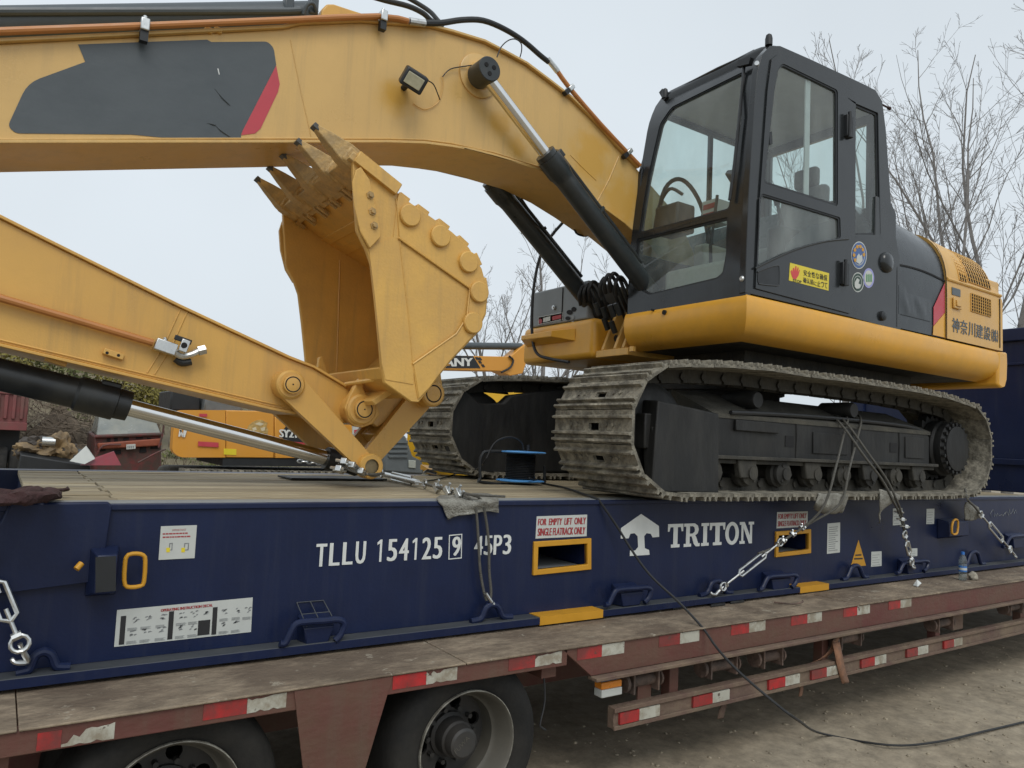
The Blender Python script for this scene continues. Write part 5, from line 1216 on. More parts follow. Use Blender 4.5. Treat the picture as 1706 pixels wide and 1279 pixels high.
T([(955, 372, 1.42), (960, 388, 1.43), (974, 393, 1.43), (985, 390, 1.42)], .008, 'base_hose', RUB, ex)

# ---------------------------------------------------------------- stick with bucket linkage
SN, SF = 1.00, 1.34
st_top = [(-260, 234), (0, 364), (76, 402), (296, 511), (480, 597), (521, 613), (575, 645)]
st_bot = [(600, 706), (560, 704), (520, 694), (492, 686), (450, 678), (225, 625), (0, 572), (-260, 512)]
STT = [(-4.35, 3.52), (-3.4, 3.30)] + px(st_top[1:], SN); STB = px(st_bot[:-1], SN) + [(-3.3, 2.52), (-3.9, 2.72), (-4.35, 3.2)]
stick = MB().prismY(STT + [(STT[-1][0] + .16, STT[-1][1] - .10), (STT[-1][0] + .17, STT[-1][1] - .20)] + STB, SN, SF).build('stick', YEL, ex, 0.006, label='ochre stick arm running down to the bucket')
ribbon(STT, .016, SN - .02, SF + .02, 'top_plate', YEL, stick, 1)
ribbon(STB[3:], .016, SN - .02, SF + .02, 'bottom_plate', YEL, stick, 1)
T([(-200, 435, .96), (0, 496, .96), (120, 531, .96), (255, 571, .96)], .020, 'stick_pipe', ORANGE, stick, 2)
for q in ((300, 516), (312, 519)): MB().tube([A(q[0], q[1], Y=SN), A(q[0] - 28, q[1] + 62, Y=SN), A(q[0] - 55, q[1] + 105, Y=SN)], .005, 6).build('weld_seam', YEL, stick)
p0 = A(261, 573, Y=.94); p1 = A(290, 583, Y=.94); dd = (p1 - p0).normalized(); uu = Vector((-dd.z, 0, dd.x))
vb = MB().obox((p0 + p1) / 2, dd * .055, Vector((0, .03, 0)), uu * .032).build('stop_valve', ZINC, stick, 0.005)
MB().cyl(A(276, 568, Y=.93), A(274, 562, Y=.93), .010, 10).build('valve_nipple', ZINC, vb)
T([(288, 582, .94), (300, 592, .94), (312, 592, .94), (322, 589, .94), (330, 585, .94)], .02, 'valve_elbow', ZINC, vb, 3)
MB().tube([A(330, 585, Y=.94), A(342, 582, Y=.94)], .028, 6).build('valve_nut', ZINC, vb, smooth=0)
MB().obox(A(307, 576, Y=.91), dd * .022, Vector((0, .012, 0)), uu * .035).build('valve_stem', ZINC, vb, 0.004)
MB().tube([A(307, 575, Y=.905), A(307, 575, Y=.89)], .016, 12).build('valve_cap', DARK, vb)
MB().obox(A(305, 566, Y=.93), dd * .045, Vector((0, .006, 0)), uu * .014).build('valve_handle', BLK, vb, 0.003)
T([(293, 597, .965), (303, 604, .965), (318, 602, .965)], .022, 'valve_bracket', BLK, vb, 3)
pb = A(189, 590, Y=.985); MB().obox(pb, dd * .05, Vector((0, .018, 0)), uu * .016).build('bolt_pad', YEL, stick, 0.004)
for x in (178.5, 197.5): q = A(x, 587.5 + (x - 178) * .22, Y=.966); MB().cyl(q, q + Vector((0, .004, 0)), .008, 10).build('bolt_hole', DARK, stick)
pb = A(92, 603, Y=1.1); MB().obox(pb, dd * .05, Vector((0, .06, 0)), uu * .012).build('bottom_pad', YEL, stick, 0.004)
MB().cyl((-3.62, BN - .09, 2.92), (-3.62, BF + .09, 2.92), .09, 28).build('stick_pivot_pin', YEL, stick)
# pin bosses: idler pin and stick tip
Pid = A(481, 641, Y=.93); Ptip = A(600, 682, Y=.90); Plk = A(612, 776, Y=.93); Pbk = A(718, 656, Y=.90)
for nm_, P_, r_, y0, y1 in (('idler_pin_boss', Pid, .085, .88, 1.46), ('tip_boss', Ptip, .095, .86, 1.48)):
    b_ = MB().lathe((P_.x, y0, P_.z), (0, 1, 0), [(0, r_ - .012), (.012, r_), (y1 - y0 - .012, r_), (y1 - y0, r_ - .012)], 36).build(nm_, YEL, stick, smooth=30)
    MB().lathe((P_.x, y0, P_.z), (0, -1, 0), [(0, r_ * .62), (.03, r_ * .62), (.032, r_ * .56)], 30).build('pin_head', YEL, b_, smooth=30)
    MB().lathe((P_.x, y0 - .0305, P_.z), (0, -1, 0), [(0, r_ * .56), (.002, r_ * .55), (.002, r_ * .47), (.0, r_ * .46)], 30, False, False).build('pin_groove', DARK, b_)
    MB().cyl((P_.x, y0 - .033, P_.z), (P_.x, y0 - .031, P_.z), .005, 8).build('pin_centre', DARK, b_)
MB().tube([A(497, 632, Y=.9), A(503, 629, Y=.9)], .006, 6).build('grease_nipple', ZINC, stick)
# tip plate with a raised ear
MB().prismY(px([(576, 700), (570, 680), (577, 660), (588, 640), (596, 628), (604, 626), (606, 632), (600, 645), (605, 656), (622, 668), (628, 690), (616, 706), (600, 712), (586, 710)], .93), .885, .93).build('tip_ear', YEL, stick, 0.008, seg=3)
def linkbar(a, b, wa, wb, y0, y1, name, mt=YEL, par=ex):
    d = Vector((b.x - a.x, b.z - a.z)).normalized(); n_ = Vector((-d.y, d.x)); loop = []
    for k in range(9): t = math.radians(90 + 180 * k / 8); v = d * math.cos(t) * wa + n_ * math.sin(t) * wa; loop.append((a.x + v.x, a.z + v.y))
    for k in range(9): t = math.radians(-90 + 180 * k / 8); v = d * math.cos(t) * wb + n_ * math.sin(t) * wb; loop.append((b.x + v.x, b.z + v.y))
    return MB().prismY(loop, y0, y1).build(name, mt, par, 0.006)
li = linkbar(Pid, Plk, .085, .055, .90, .955, 'idler_link'); linkbar(Pid, Plk, .085, .055, 1.39, 1.445, 'idler_link')
linkbar(Plk, Pbk, .058, .085, .975, 1.03, 'bucket_link'); linkbar(Plk, Pbk, .058, .085, 1.31, 1.365, 'bucket_link')
d_ = Vector((Pbk.x - Plk.x, 0, Pbk.z - Plk.z)).normalized(); nn = Vector((-d_.z, 0, d_.x)); mid = (Plk + Pbk) / 2
MB().obox(Vector((mid.x, 1.17, mid.z)) + d_ * .02, d_ * .12, Vector((0, .139, 0)), nn * .05).build('link_web', YEL, ex, 0.01)
bs = MB().lathe((Plk.x, .86, Plk.z), (0, 1, 0), [(0, .045), (0, .072), (.01, .078), (.09, .078)], 32, False, False).build('link_boss', YEL, li, smooth=30)
MB().cyl((Plk.x, .875, Plk.z), (Plk.x, 1.48, Plk.z), .05, 24).build('link_pin', mat('worn_pin_steel', (.22, .17, .09), .5, metal=.4, var=.3, scale=20), li)
MB().lathe((Pbk.x, .86, Pbk.z), (0, 1, 0), [(0, .073), (.012, .085), (.60, .085), (.615, .073)], 32).build('link_pin_boss', YEL, li, smooth=30)
MB().lathe((Pbk.x, .86, Pbk.z), (0, -1, 0), [(0, .058), (.002, .057), (.002, .05), (.0, .049)], 30, False, False).build('pin_groove', DARK, li)
# bucket cylinder
c0 = A(0, 623.7, Y=1.17); c0 = c0 + (c0 - A(128, 655, Y=1.17)).normalized() * 1.25; c1 = A(128, 655, Y=1.17); c2 = A(200, 675, Y=1.17); c3 = A(545, 763, Y=1.17)
cd = (c2 - c0).normalized()
bc = MB().tube([c0, c1], .082, 28).build('bucket_cylinder', BLK, ex)
MB().lathe(c1 - cd * .01, cd, [(0, .082), (.015, .094), (.20, .096), (.205, .085), (.27, .082), (.275, .05)], 30, False, True).build('cylinder_head', BLK, bc, smooth=30)
MB().obox(c1 + cd * .16 + Vector((0, 0, .085)), cd * .05, Vector((0, .05, 0)), Vector((-cd.z, 0, cd.x)) * .022).build('port_block', BLK, bc, 0.008)
MB().cyl(c2 - cd * .02, c3, .047, 28).build('cylinder_rod', CHROME, bc)
MB().lathe(c3 - cd * .01, cd, [(0, .05), (0, .07), (.09, .075), (.10, .06), (.22, .07), (.26, .05)], 24).build('rod_eye', BLK, bc, smooth=30)

# ---------------------------------------------------------------- bucket
KN, KF = .52, 1.82
near_out = px([(588, 270), (589, 296), (595, 383), (611, 416), (619, 440), (626, 500), (632, 560), (636, 606), (641, 638), (684, 669), (698, 670), (716, 648), (733, 625), (752, 601), (794, 557), (810, 524), (813.5, 486), (803, 447), (781, 412), (752, 385), (717, 360), (682, 336), (652, 312), (607, 274), (596, 266)], KN)
bk_ = thing_p = MB().prismY(near_out, KN, KN + .035).build('bucket', YELB, ex, 0.006, label='ochre digging bucket with five teeth tipped upward')
MB().prismY(near_out, KF - .035, KF).build('side_plate', YELB, bk_, 0.006)
# shell: back and floor of the bucket along the outer curve
shell_px = [(592, 258), (607, 269), (652, 308), (682, 332), (717, 356), (752, 381), (781, 408), (805, 445), (816, 486), (812, 526), (795, 560), (752, 604), (735, 625), (715, 646), (697, 662), (668, 650), (642, 630), (636, 612)]
SHL = px(shell_px, KN)
def thick(line, t): 
    n = len(line); o = []
    for i in range(n):
        a = Vector(line[max(i - 1, 0)]); b = Vector(line[min(i + 1, n - 1)]); d = (b - a).normalized(); o.append(tuple(Vector(line[i]) + Vector((d.y, -d.x)) * t))
    return o
inner = thick(SHL, .03)
MB().prismY(SHL + inner[::-1], KN + .036, KF - .036).build('shell', YELB, bk_, 0.003)
# wear strips standing proud on the shell edge
for i, (a, b) in enumerate((((668, 318), (684, 330)), ((697, 338), (716, 352)), ((732, 362), (750, 376)), ((766, 390), (782, 405)), ((795, 420), (804, 440)), ((811, 462), (815, 486)))):
    P0, P1 = [Vector(q) for q in px([a, b], KN)]; d = (P1 - P0).normalized(); n_ = Vector((-d.y, d.x))
    MB().prismY([tuple(P0 - n_ * .045), tuple(P1 - n_ * .045), tuple(P1 - n_ * .006), tuple(P0 - n_ * .006)], KN - .006, KF + .006).build('wear_strip', YELB, bk_, 0.004)
# heel shroud bar on the near top edge
P0, P1 = [Vector(q) for q in px([(592, 262), (662, 318)], KN)]; d = (P1 - P0).normalized(); n_ = Vector((-d.y, d.x))
MB().prismY([tuple(P0 - n_ * .035), tuple(P1 - n_ * .035), tuple(P1 + n_ * .04), tuple(P0 + n_ * .04)], KN - .03, KN + .03).build('corner_shroud', YELB, bk_, 0.006)
# overlay plates and wear buttons on the near side
MB().prismY(px([(660, 340), (664, 320), (682, 338), (717, 362), (752, 387), (780, 413), (801, 448), (811, 487), (807, 523), (791, 555), (750, 599), (732, 622), (714, 646), (697, 664), (688, 606), (760, 556), (778, 528), (783, 480), (664, 396)], KN - .001), KN - .012, KN - .0005).build('wear_plate', YELB, bk_, 0.004)
for (x, y) in ((683, 359), (733.5, 393.5), (780, 436.5), (798, 486.5), (787.5, 538)):
    p = A(x, y, Y=KN - .02); MB().lathe((p.x, KN - .0125, p.z), (0, -1, 0), [(0, .066), (.018, .066), (.024, .060)], 28).build('wear_button', YELB, bk_, smooth=30)
MB().prismY(px([(636, 606), (625, 499), (615, 418), (612, 412), (655, 395), (662, 330), (668, 420), (690, 600), (688, 640), (642, 632)], KN - .001), KN - .004, KN - .0005).build('edge_plate', YELB, bk_)
# bolted side cutters
def cutter(Y0, Y1, shift, par, bolts):
    lp = px([(590, 285), (598, 280), (612, 300), (630, 382), (631, 396), (616, 412), (612, 414), (597, 387), (587, 345), (584, 305)], KN)
    c = MB().prismY(lp, Y0, Y1).build('side_cutter', YELB, par, 0.008, seg=3)
    if bolts:
        for (x, y) in ((617, 325), (620.5, 352), (623.5, 375.5)):
            p = A(x, y, Y=KN - .03); MB().lathe((p.x, Y0, p.z), (0, -1, 0), [(0, .024), (.006, .024), (.006, .015), (.022, .014)], 6).build('cutter_bolt', WORN, c, smooth=0)
cutter(KN - .028, KN - .013, 0, bk_, True); cutter(KF + .001, KF + .028, 0, bk_, False)
# cutting lip, adapters and teeth
LA = Vector(A(592, 259, Y=KN)); lipd = Vector(SHL[2]) - Vector(SHL[0]); ld = Vector((lipd.x, 0, lipd.y)).normalized()      # from lip back along the shell
lup = Vector((-ld.z, 0, ld.x))
LA.y = KN
MB().obox(Vector((LA.x, 1.17, LA.z)) + ld * .06 - lup * .015, ld * .085, Vector((0, .66, 0)), lup * .026).build('cutting_lip', WORN, bk_, 0.006)
for k in range(22):
    y_ = KN + .06 + k * (KF - KN - .12) / 21
    if k % 4 in (1, 2): MB().obox(Vector((LA.x, y_, LA.z)) + ld * .15 - lup * .048, ld * random.uniform(.03, .06), Vector((0, .014, 0)), lup * .008).build('lip_weld', WORN, bk_)
tips = [(521, 211), (498, 236), (480, 264), (455, 280), (436, 300)]
tp0 = A(521, 211, Y=KN + .10)
td = (Vector((tp0.x, 0, tp0.z)) - Vector((LA.x, 0, LA.z))); TL = td.length; td = td.normalized(); tu = Vector((-td.z, 0, td.x))
def tooth_mesh():
    # local frame: x along the tooth, y across, z thickness
    mb = MB()
    secs = [(-.07, .052, .046), (.0, .060, .060), (.05, .056, .058), (.10, .050, .046), (.17, .042, .032), (TL - .02, .030, .015), (TL, .022, .009)]
    k0 = None
    for (x, hw, hh) in secs:
        k = len(mb.v); mb.v += [(x, -hw, -hh), (x, hw, -hh), (x, hw * .8, hh), (x, -hw * .8, hh)]
        if k0 is not None:
            for j in range(4): mb.f.append((k0 + j, k0 + (j + 1) % 4, k + (j + 1) % 4, k + j))
        k0 = k
    mb.f.append((0, 3, 2, 1)); mb.f.append((k0, k0 + 1, k0 + 2, k0 + 3))
    return mb.mesh('tooth', WORN, 40)
TM = tooth_mesh()
for k in range(5):
    y_ = KN + .085 + k * (KF - KN - .17) / 4
    o_ = Vector((LA.x, y_, LA.z)) + lup * .0
    bx_ = td; bz_ = tu
    m = Matrix(((bx_.x, 0, bz_.x, o_.x), (0, 1, 0, o_.y), (bx_.z, 0, bz_.z, o_.z), (0, 0, 0, 1)))
    t = link('tooth', TM, bk_, 0.006, mw=m)
    MB().obox(o_ + ld * .03, ld * .08, Vector((0, .060, 0)), lup * .052).build('tooth_adapter', WORN, t, 0.015)
    MB().cyl(o_ + Vector((0, -.062, 0)) + td * .02, o_ + Vector((0, .062, 0)) + td * .02, .022, 12).build('tooth_pin', WORN, t)
    MB().obox(o_ + td * (TL - .02), td * .028, Vector((0, .0275, 0)), tu * .0145).build('tooth_tip', TIP, t, 0.004)
# bucket ears and hinge side
er = MB().prismY(px([(640, 636), (700, 600), (740, 590), (738, 655), (722, 676), (700, 684), (684, 668), (655, 700), (625, 712), (600, 700), (604, 672), (622, 655)], .90), .905, .955)
MB().prismY(px([(598, 690), (606, 662), (640, 634), (690, 640), (732, 600), (738, 655), (722, 676), (690, 688), (655, 697), (628, 712)], 1.045), 1.04, 1.09).build('hinge_ear', YELB, bk_, 0.008)
MB().prismY(px([(598, 690), (606, 662), (640, 634), (690, 640), (732, 600), (738, 655), (722, 676), (690, 688), (655, 697), (628, 712)], 1.045), 1.25, 1.30).build('hinge_ear', YELB, bk_, 0.008)
MB().prismY(px([(598, 668), (640, 640), (645, 648), (602, 676)], .90), .70, 1.60).build('hinge_crossplate', YELB, bk_, 0.006)
MB().tube([A(575, 640, Y=1.0), A(640, 630, Y=.62)], .014, 8).build('weld_bead', YELB, bk_)
# inner brace standing in the mouth, far side
MB().prismY(px([(636, 612), (640, 575), (646, 572), (652, 590), (660, 612)], KN), 1.58, 1.62).build('inner_brace', YELB, bk_, 0.006)
MB().tube([(near_out[5][0] + .25, KF - .036, near_out[5][1] + .5), (near_out[7][0] + .22, KF - .036, near_out[7][1] + .02)], .006, 6).build('weld_bead', YELB, bk_)

for pts in ([(664, 396), (783, 480)], [(783, 480), (778, 528), (760, 556), (688, 606)], [(612, 300), (630, 382), (631, 396), (616, 412)]):
    MB().tube([A(x, y, Y=KN - .012) for x, y in pts], .006, 6).build('weld_bead', YELB, bk_)
MB().tube([A(x, y, Y=KN - .004) for x, y in ((660, 330), (668, 420), (680, 520), (688, 606), (697, 664))], .004, 6).build('weld_bead', YELB, bk_)
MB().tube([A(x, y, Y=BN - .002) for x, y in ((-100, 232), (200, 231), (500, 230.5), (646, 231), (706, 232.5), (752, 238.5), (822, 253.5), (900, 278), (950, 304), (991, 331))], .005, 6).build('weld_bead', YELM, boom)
MB().tube([A(x, y, Y=SN - .002) for x, y in ((-100, 542), (0, 566), (225, 619), (450, 672), (490, 680))], .005, 6).build('weld_bead', YEL, stick)
# ================================================================== loose things on the deck and lashings
# cable reel
cr = thing('cable_reel', 'blue and black cable reel lying by the excavator track', 'cable reel', tuple(A(855, 808, Z=1.54)))
rc = A(866, 805, Z=1.545); RY = rc.y
def RP(x, y): return A(x, y, Y=RY)
zb_, zt_ = RP(866, 802).z, RP(866, 751).z
cxr = rc.x
lo = MB().lathe((cxr, RY, zb_), (0, 0, 1), [(0, .03), (0, .18), (.008, .19), (.014, .18), (.02, .06)], 40).build('lower_flange', BLUEPL, cr, smooth=30)
MB().lathe((cxr, RY, zt_ - .02), (0, 0, 1), [(0, .06), (.004, .185), (.012, .196), (.018, .185), (.022, .03)], 40).build('upper_flange', BLUEPL, cr, smooth=30)
wd = MB()
for k in range(15): wd.lathe((cxr, RY, zb_ + .022 + k * (zt_ - zb_ - .045) / 15), (0, 0, 1), [(0, .110), ((zt_ - zb_ - .045) / 30, .120), ((zt_ - zb_ - .045) / 15, .110)], 28, False, False)
wd.build('wound_cable', RUB, cr)
MB().tube([RP(843, 752), RP(812, 752), RP(804, 756), RP(800, 768), RP(800, 796), RP(803, 803), RP(880, 812), RP(902, 814), RP(907, 808), RP(907, 776)], .012, 8, smooth=3).build('reel_stand', CABD, cr)
MB().cyl((cxr + .03, RY - .05, zt_), (cxr + .03, RY - .05, zt_ + .05), .012, 10).build('crank_knob', CABD, cr)
# power cable: from the reel over the deck edge, down the side and across the ground
cb = MB()
path = [A(882, 796, Z=1.60), A(905, 805, Z=1.551), A(940, 812, Z=1.550), A(975, 824, Z=1.550), A(995, 831, Y=.02), A(1004, 842, Y=-.02), A(1030, 880, Y=-.06), A(1055, 920, Y=-.12), A(1085, 960, Y=-.20), A(1130, 1002, Y=-.32), A(1170, 1045, Y=-.47), A(1195, 1080, Y=-.60), A(1230, 1118, Y=-.75), A(1290, 1170, Y=-.95)]
g1 = A(1370, 1222, Z=.062); g2 = A(1480, 1241, Z=.062); g3 = A(1560, 1236, Z=.062); g4 = A(1640, 1218, Z=.062); g5 = A(1760, 1190, Z=.062)
pm_ = A(1330, 1200, Y=-1.0); path += [pm_, g1, g2, g3, g4, g5]
tag(cb.tube(path, .0072, 8, smooth=5).build('power_cable', RUB), 'thin dark cable from the reel down the blue side and over the dirt', 'cable')
tag(MB().tube([A(866, 752, Z=1.85) if False else RP(872, 750), RP(870, 738), RP(858, 729), RP(840, 729), RP(822, 740), A(800, 778, Y=RY + .1), A(770, 786, Z=1.55), A(735, 797, Z=1.55), A(712, 801, Z=1.55)], .006, 8, smooth=5).build('reel_lead', RUB), 'loose black lead curling off the top of the blue reel', 'cable')
# ---- turnbuckles and ropes
def turnbuckle(parent, a, b, s=1.0):
    """open-frame turnbuckle with hook ends between two world points"""
    a = Vector(a); b = Vector(b); d = b - a; L = d.length; d = d.normalized(); u = d.cross(Vector((0, 1, 0))).normalized(); v = d.cross(u)
    f0, f1 = a + d * L * .26, a + d * L * .74; r = .0085 * s; w = .024 * s
    fr2 = MB()
    fr2.tube([f0, f0 + d * .02 + u * w, f1 - d * .02 + u * w, f1], r, 8); fr2.tube([f0, f0 + d * .02 - u * w, f1 - d * .02 - u * w, f1], r, 8)
    fr2.build('turnbuckle_frame', ZINC, parent)
    MB().cyl(a + d * .03, f0 + d * .05, .0075 * s, 10).build('turnbuckle_screw', ZINC, parent)
    MB().cyl(b - d * .03, f1 - d * .05, .0075 * s, 10).build('turnbuckle_screw', ZINC, parent)
    for p, sg_ in ((a, 1), (b, -1)):
        ring = [p + (d * math.cos(t) + u * math.sin(t)) * .026 * s for t in lin(0, 2 * math.pi, 13)]
        MB().tube(ring, .0075 * s, 8, cap=False).build('turnbuckle_eye', ZINC, parent)
        MB().cyl(p + d * .03 * sg_ - u * .014 * s, p + d * .03 * sg_ + u * .014 * s, .014 * s, 8).build('turnbuckle_nut', ZINC, parent)
def hook(parent, p, q):
    p = Vector(p); q = Vector(q); MB().tube([p, p.lerp(q, .6), q, q + Vector((-.04, -.01, .005)), q + Vector((-.05, 0, .02))], [.009, .011, .011, .009, .005], 8, smooth=3).build('hook', ZINC, parent)
def clip(parent, p, d, s=1.0):
    p = Vector(p); d = Vector(d).normalized(); u = d.orthogonal().normalized(); v = d.cross(u)
    c = MB().obox(p, d * .012 * s, u * .022 * s, v * .012 * s).build('rope_clip', ZINC, parent, 0.003)
    for sgn in (-1, 1): MB().cyl(p + u * .015 * s * sgn - v * .022 * s, p + u * .015 * s * sgn + v * .034 * s, .006 * s, 6).build('clip_nut', ZINC, c)
def rope(parent, pts, r=.0075, sm=4): return MB().tube(pts, r, 8, smooth=sm).build('wire_rope', ROPE, parent)
# left edge turnbuckle on the end hoop
l1 = thing('lashing', 'zinc turnbuckle lashing hooked to the leftmost deck hoop', 'lashing', tuple(A(33, 1072, Y=-.10)), 'wire lashings of the excavator')
turnbuckle(l1, A(-25, 930, Y=-.05), A(33, 1072, Y=-.10), 1.15); hook(l1, A(33, 1072, Y=-.10), A(46, 1102, Y=-.08))
# bucket lashing: sleeve, shackles and clips over the deck edge
l2 = thing('lashing', 'wire rope lashing from the bucket link over a grey pad to the blue side', 'lashing', tuple(A(815, 1003, Y=-.07)), 'wire lashings of the excavator')
def dk(x, y, z=1.575): return A(x, y, Z=z)
q0 = dk(636, 789); q1 = dk(708, 806)
turnbuckle(l2, q0, q1, 1.0)
MB().cyl(q0.lerp(q1, .05), q0.lerp(q1, .85), .018, 14).build('turnbuckle_sleeve', ZINC, l2)
for x, y in ((728, 812), (746, 818), (764, 822)): clip(l2, dk(x, y), (1, .1, 0), 1.3)
rope(l2, [q1, dk(735, 814), dk(770, 824, 1.57), A(785, 833, Y=-.012), A(793, 850, Y=-.03), A(797, 900, Y=-.035), A(800, 950, Y=-.04), A(806, 985, Y=-.05), A(811, 1000, Y=-.055)])
rope(l2, [q1, dk(740, 814, 1.58), dk(785, 824, 1.572), A(800, 831, Y=-.012), A(807, 850, Y=-.03), A(814, 900, Y=-.035), A(815, 950, Y=-.04), A(818, 985, Y=-.05), A(816, 1003, Y=-.055)])
rope(l2, [dk(764, 822), dk(800, 825), dk(842, 827)], .0065)
MB().cyl(A(809, 988, Y=-.06), A(819, 1003, Y=-.06), .010, 8).build('thimble', ZINC, l2)
MB().lathe(A(820, 1004, Y=-.06), (.6, 0, -.8), [(0, .012), (.012, .012)], 8).build('thimble_nut', ZINC, l2)
# shackles at the link pin
sh = thing('lashing', 'shackles and rope clips wound round the lower bucket link pin', 'lashing', tuple(A(600, 785, Y=.86)), 'wire lashings of the excavator')
for (x, y) in ((575, 770), (588, 776), (603, 786), (566, 782)): clip(sh, A(x, y, Y=.83), (.3, .2, 1), 1.5)
rope(sh, [A(590, 770, Y=.84), A(600, 782, Y=.82), A(618, 792, Y=.84), A(634, 789, Y=.86), A(632, 776, Y=.9)])
rope(sh, [A(560, 764, Y=.86), A(580, 782, Y=.82), A(612, 790, Y=.83), A(640, 788, Y=.86)])
for k in range(9):
    t = k / 8; c = A(500 + 62 * t, 768 + 7 * t, Z=1.565); ringp = [c + Vector((.028 * math.cos(a), .016 * math.sin(a) if k % 2 else 0, 0 if k % 2 else .016 * math.sin(a))) for a in lin(0, 2 * math.pi, 11)]
    MB().tube(ringp, .007, 7, cap=False).build('chain_link', ZINC, sh)
# lashings of the near track
l3 = thing('lashing', 'long open turnbuckle with wire rope in front of the right fork pocket', 'lashing', tuple(A(1195, 983, Y=-.12)), 'wire lashings of the excavator')
e0 = A(1205, 977, Y=-.12); e1 = A(1300, 903, Y=-.16)
turnbuckle(l3, e0, e1, 1.0); hook(l3, e0, A(1192, 990, Y=-.10))
for t in (.1, .45, .8): clip(l3, e1.lerp(A(1345, 873, Y=-.20), t), (A(1345, 873, Y=-.20) - e1), 1.0)
rope(l3, [e1, A(1345, 873, Y=-.21), A(1375, 838, Y=-.28), A(1392, 780, Y=-.27), A(1408, 715, Y=-.10), A(1412, 700, Y=-.06), A(1405, 690, Y=.1), A(1380, 682, Y=.4)], .0085)
rope(l3, [e1, A(1352, 870, Y=-.21), A(1400, 838, Y=-.28), A(1415, 780, Y=-.27), A(1432, 715, Y=-.10), A(1434, 700, Y=-.06), A(1428, 690, Y=.1), A(1400, 680, Y=.4)], .0085)
rope(l3, [e1.lerp(e0, -.02), A(1285, 914, Y=-.15), A(1263, 922, Y=-.15)], .008, 2)
l4 = thing('lashing', 'steep wire lashing with stacked clips below the track middle', 'lashing', tuple(A(1520, 938, Y=-.12)), 'wire lashings of the excavator')
turnbuckle(l4, A(1519, 936, Y=-.13), A(1507, 890, Y=-.16), 1.15)
for (x, y) in ((1499, 853), (1503, 865), (1509, 877)): clip(l4, A(x, y, Y=-.18), (.1, 0, 1), 1.15)
rope(l4, [A(1507, 888, Y=-.16), A(1500, 860, Y=-.18), A(1490, 838, Y=-.28), A(1470, 800, Y=-.27), A(1440, 760, Y=-.24), A(1400, 705, Y=-.1), A(1380, 695, Y=.1), A(1340, 690, Y=.4)], .009)
rope(l4, [A(1509, 888, Y=-.16), A(1503, 860, Y=-.18), A(1496, 838, Y=-.28), A(1478, 800, Y=-.27), A(1450, 760, Y=-.24), A(1410, 705, Y=-.1), A(1390, 692, Y=.1), A(1350, 686, Y=.4)], .009)
hook(l4, A(1519, 936, Y=-.13), A(1524, 946, Y=-.11))
l5 = thing('lashing', 'slanting turnbuckle lashing at the right end near the chalk writing', 'lashing', tuple(A(1694, 929, Y=-.12)), 'wire lashings of the excavator')
turnbuckle(l5, A(1683, 915, Y=-.12), A(1634, 857, Y=-.14), 1.2); hook(l5, A(1683, 915, Y=-.12), A(1693, 928, Y=-.11))
rope(l5, [A(1634, 857, Y=-.14), A(1622, 842, Y=-.2), A(1612, 832, Y=-.27), A(1608, 815, Y=-.2)], .010)
# felt pads under the ropes
def pad(name, rows, label, mt=RAG, group='felt pads under the lashings'):
    """rows of world points; a crumpled sheet with thickness"""
    mb = MB(); n = len(rows[0]); dense = []
    R_ = [catmull([Vector(p) for p in r], 4) for r in rows]; cols = list(zip(*R_)); C_ = [catmull(list(c), 4) for c in cols]
    m = len(C_); k = len(C_[0])
    for c in C_:
        for p in c:
            nz = noise.noise_vector(p * 14) * .012 + noise.noise_vector(p * 40) * .004; mb.v.append(tuple(p + nz))
    for i in range(m - 1):
        for j in range(k - 1): mb.f.append((i * k + j, i * k + j + 1, (i + 1) * k + j + 1, (i + 1) * k + j))
    o = mb.build(name, mt, smooth=60); sol = o.modifiers.new('t', 'SOLIDIFY'); sol.thickness = .006
    return tag(o, label, 'pad', group)
pad('felt_pad', [[A(732, 826, Z=1.556), A(765, 824, Z=1.556), A(795, 822, Z=1.556), A(826, 823, Z=1.556)], [A(728, 833, Y=-.014), A(765, 833, Y=-.016), A(795, 832, Y=-.016), A(832, 831, Y=-.014)], [A(740, 850, Y=-.02), A(765, 855, Y=-.025), A(795, 848, Y=-.022), A(832, 845, Y=-.02)], [A(748, 866, Y=-.018), A(768, 858, Y=-.03), A(800, 852, Y=-.028), A(831, 853, Y=-.02)]], 'grey felt pad folded over the edge under the bucket rope')
pad('felt_pad', [[A(1364, 820, Y=-.27), A(1388, 822, Y=-.275), A(1412, 824, Y=-.27)], [A(1358, 840, Y=-.262), A(1385, 846, Y=-.27), A(1410, 840, Y=-.262)], [A(1355, 850, Y=-.20), A(1378, 856, Y=-.22), A(1402, 854, Y=-.20)]], 'grey pad squeezed under the ropes left of the track middle')
pad('felt_pad', [[A(1466, 814, Y=-.275), A(1480, 818, Y=-.28), A(1500, 824, Y=-.275)], [A(1466, 840, Y=-.265), A(1476, 836, Y=-.27), A(1498, 832, Y=-.265)], [A(1465, 872, Y=-.21), A(1468, 855, Y=-.22), A(1474, 845, Y=-.22)]], 'pale pad hanging in a point under the steep ropes')
pad('felt_pad', [[A(1608, 836, Y=-.12), A(1618, 838, Y=-.12), A(1630, 845, Y=-.12)], [A(1606, 852, Y=-.11), A(1618, 852, Y=-.115), A(1632, 856, Y=-.11)], [A(1606, 866, Y=-.08), A(1618, 866, Y=-.09), A(1630, 862, Y=-.08)]], 'dark pad at the right end above the yellow handle', MAROONRAG if False else RAG)
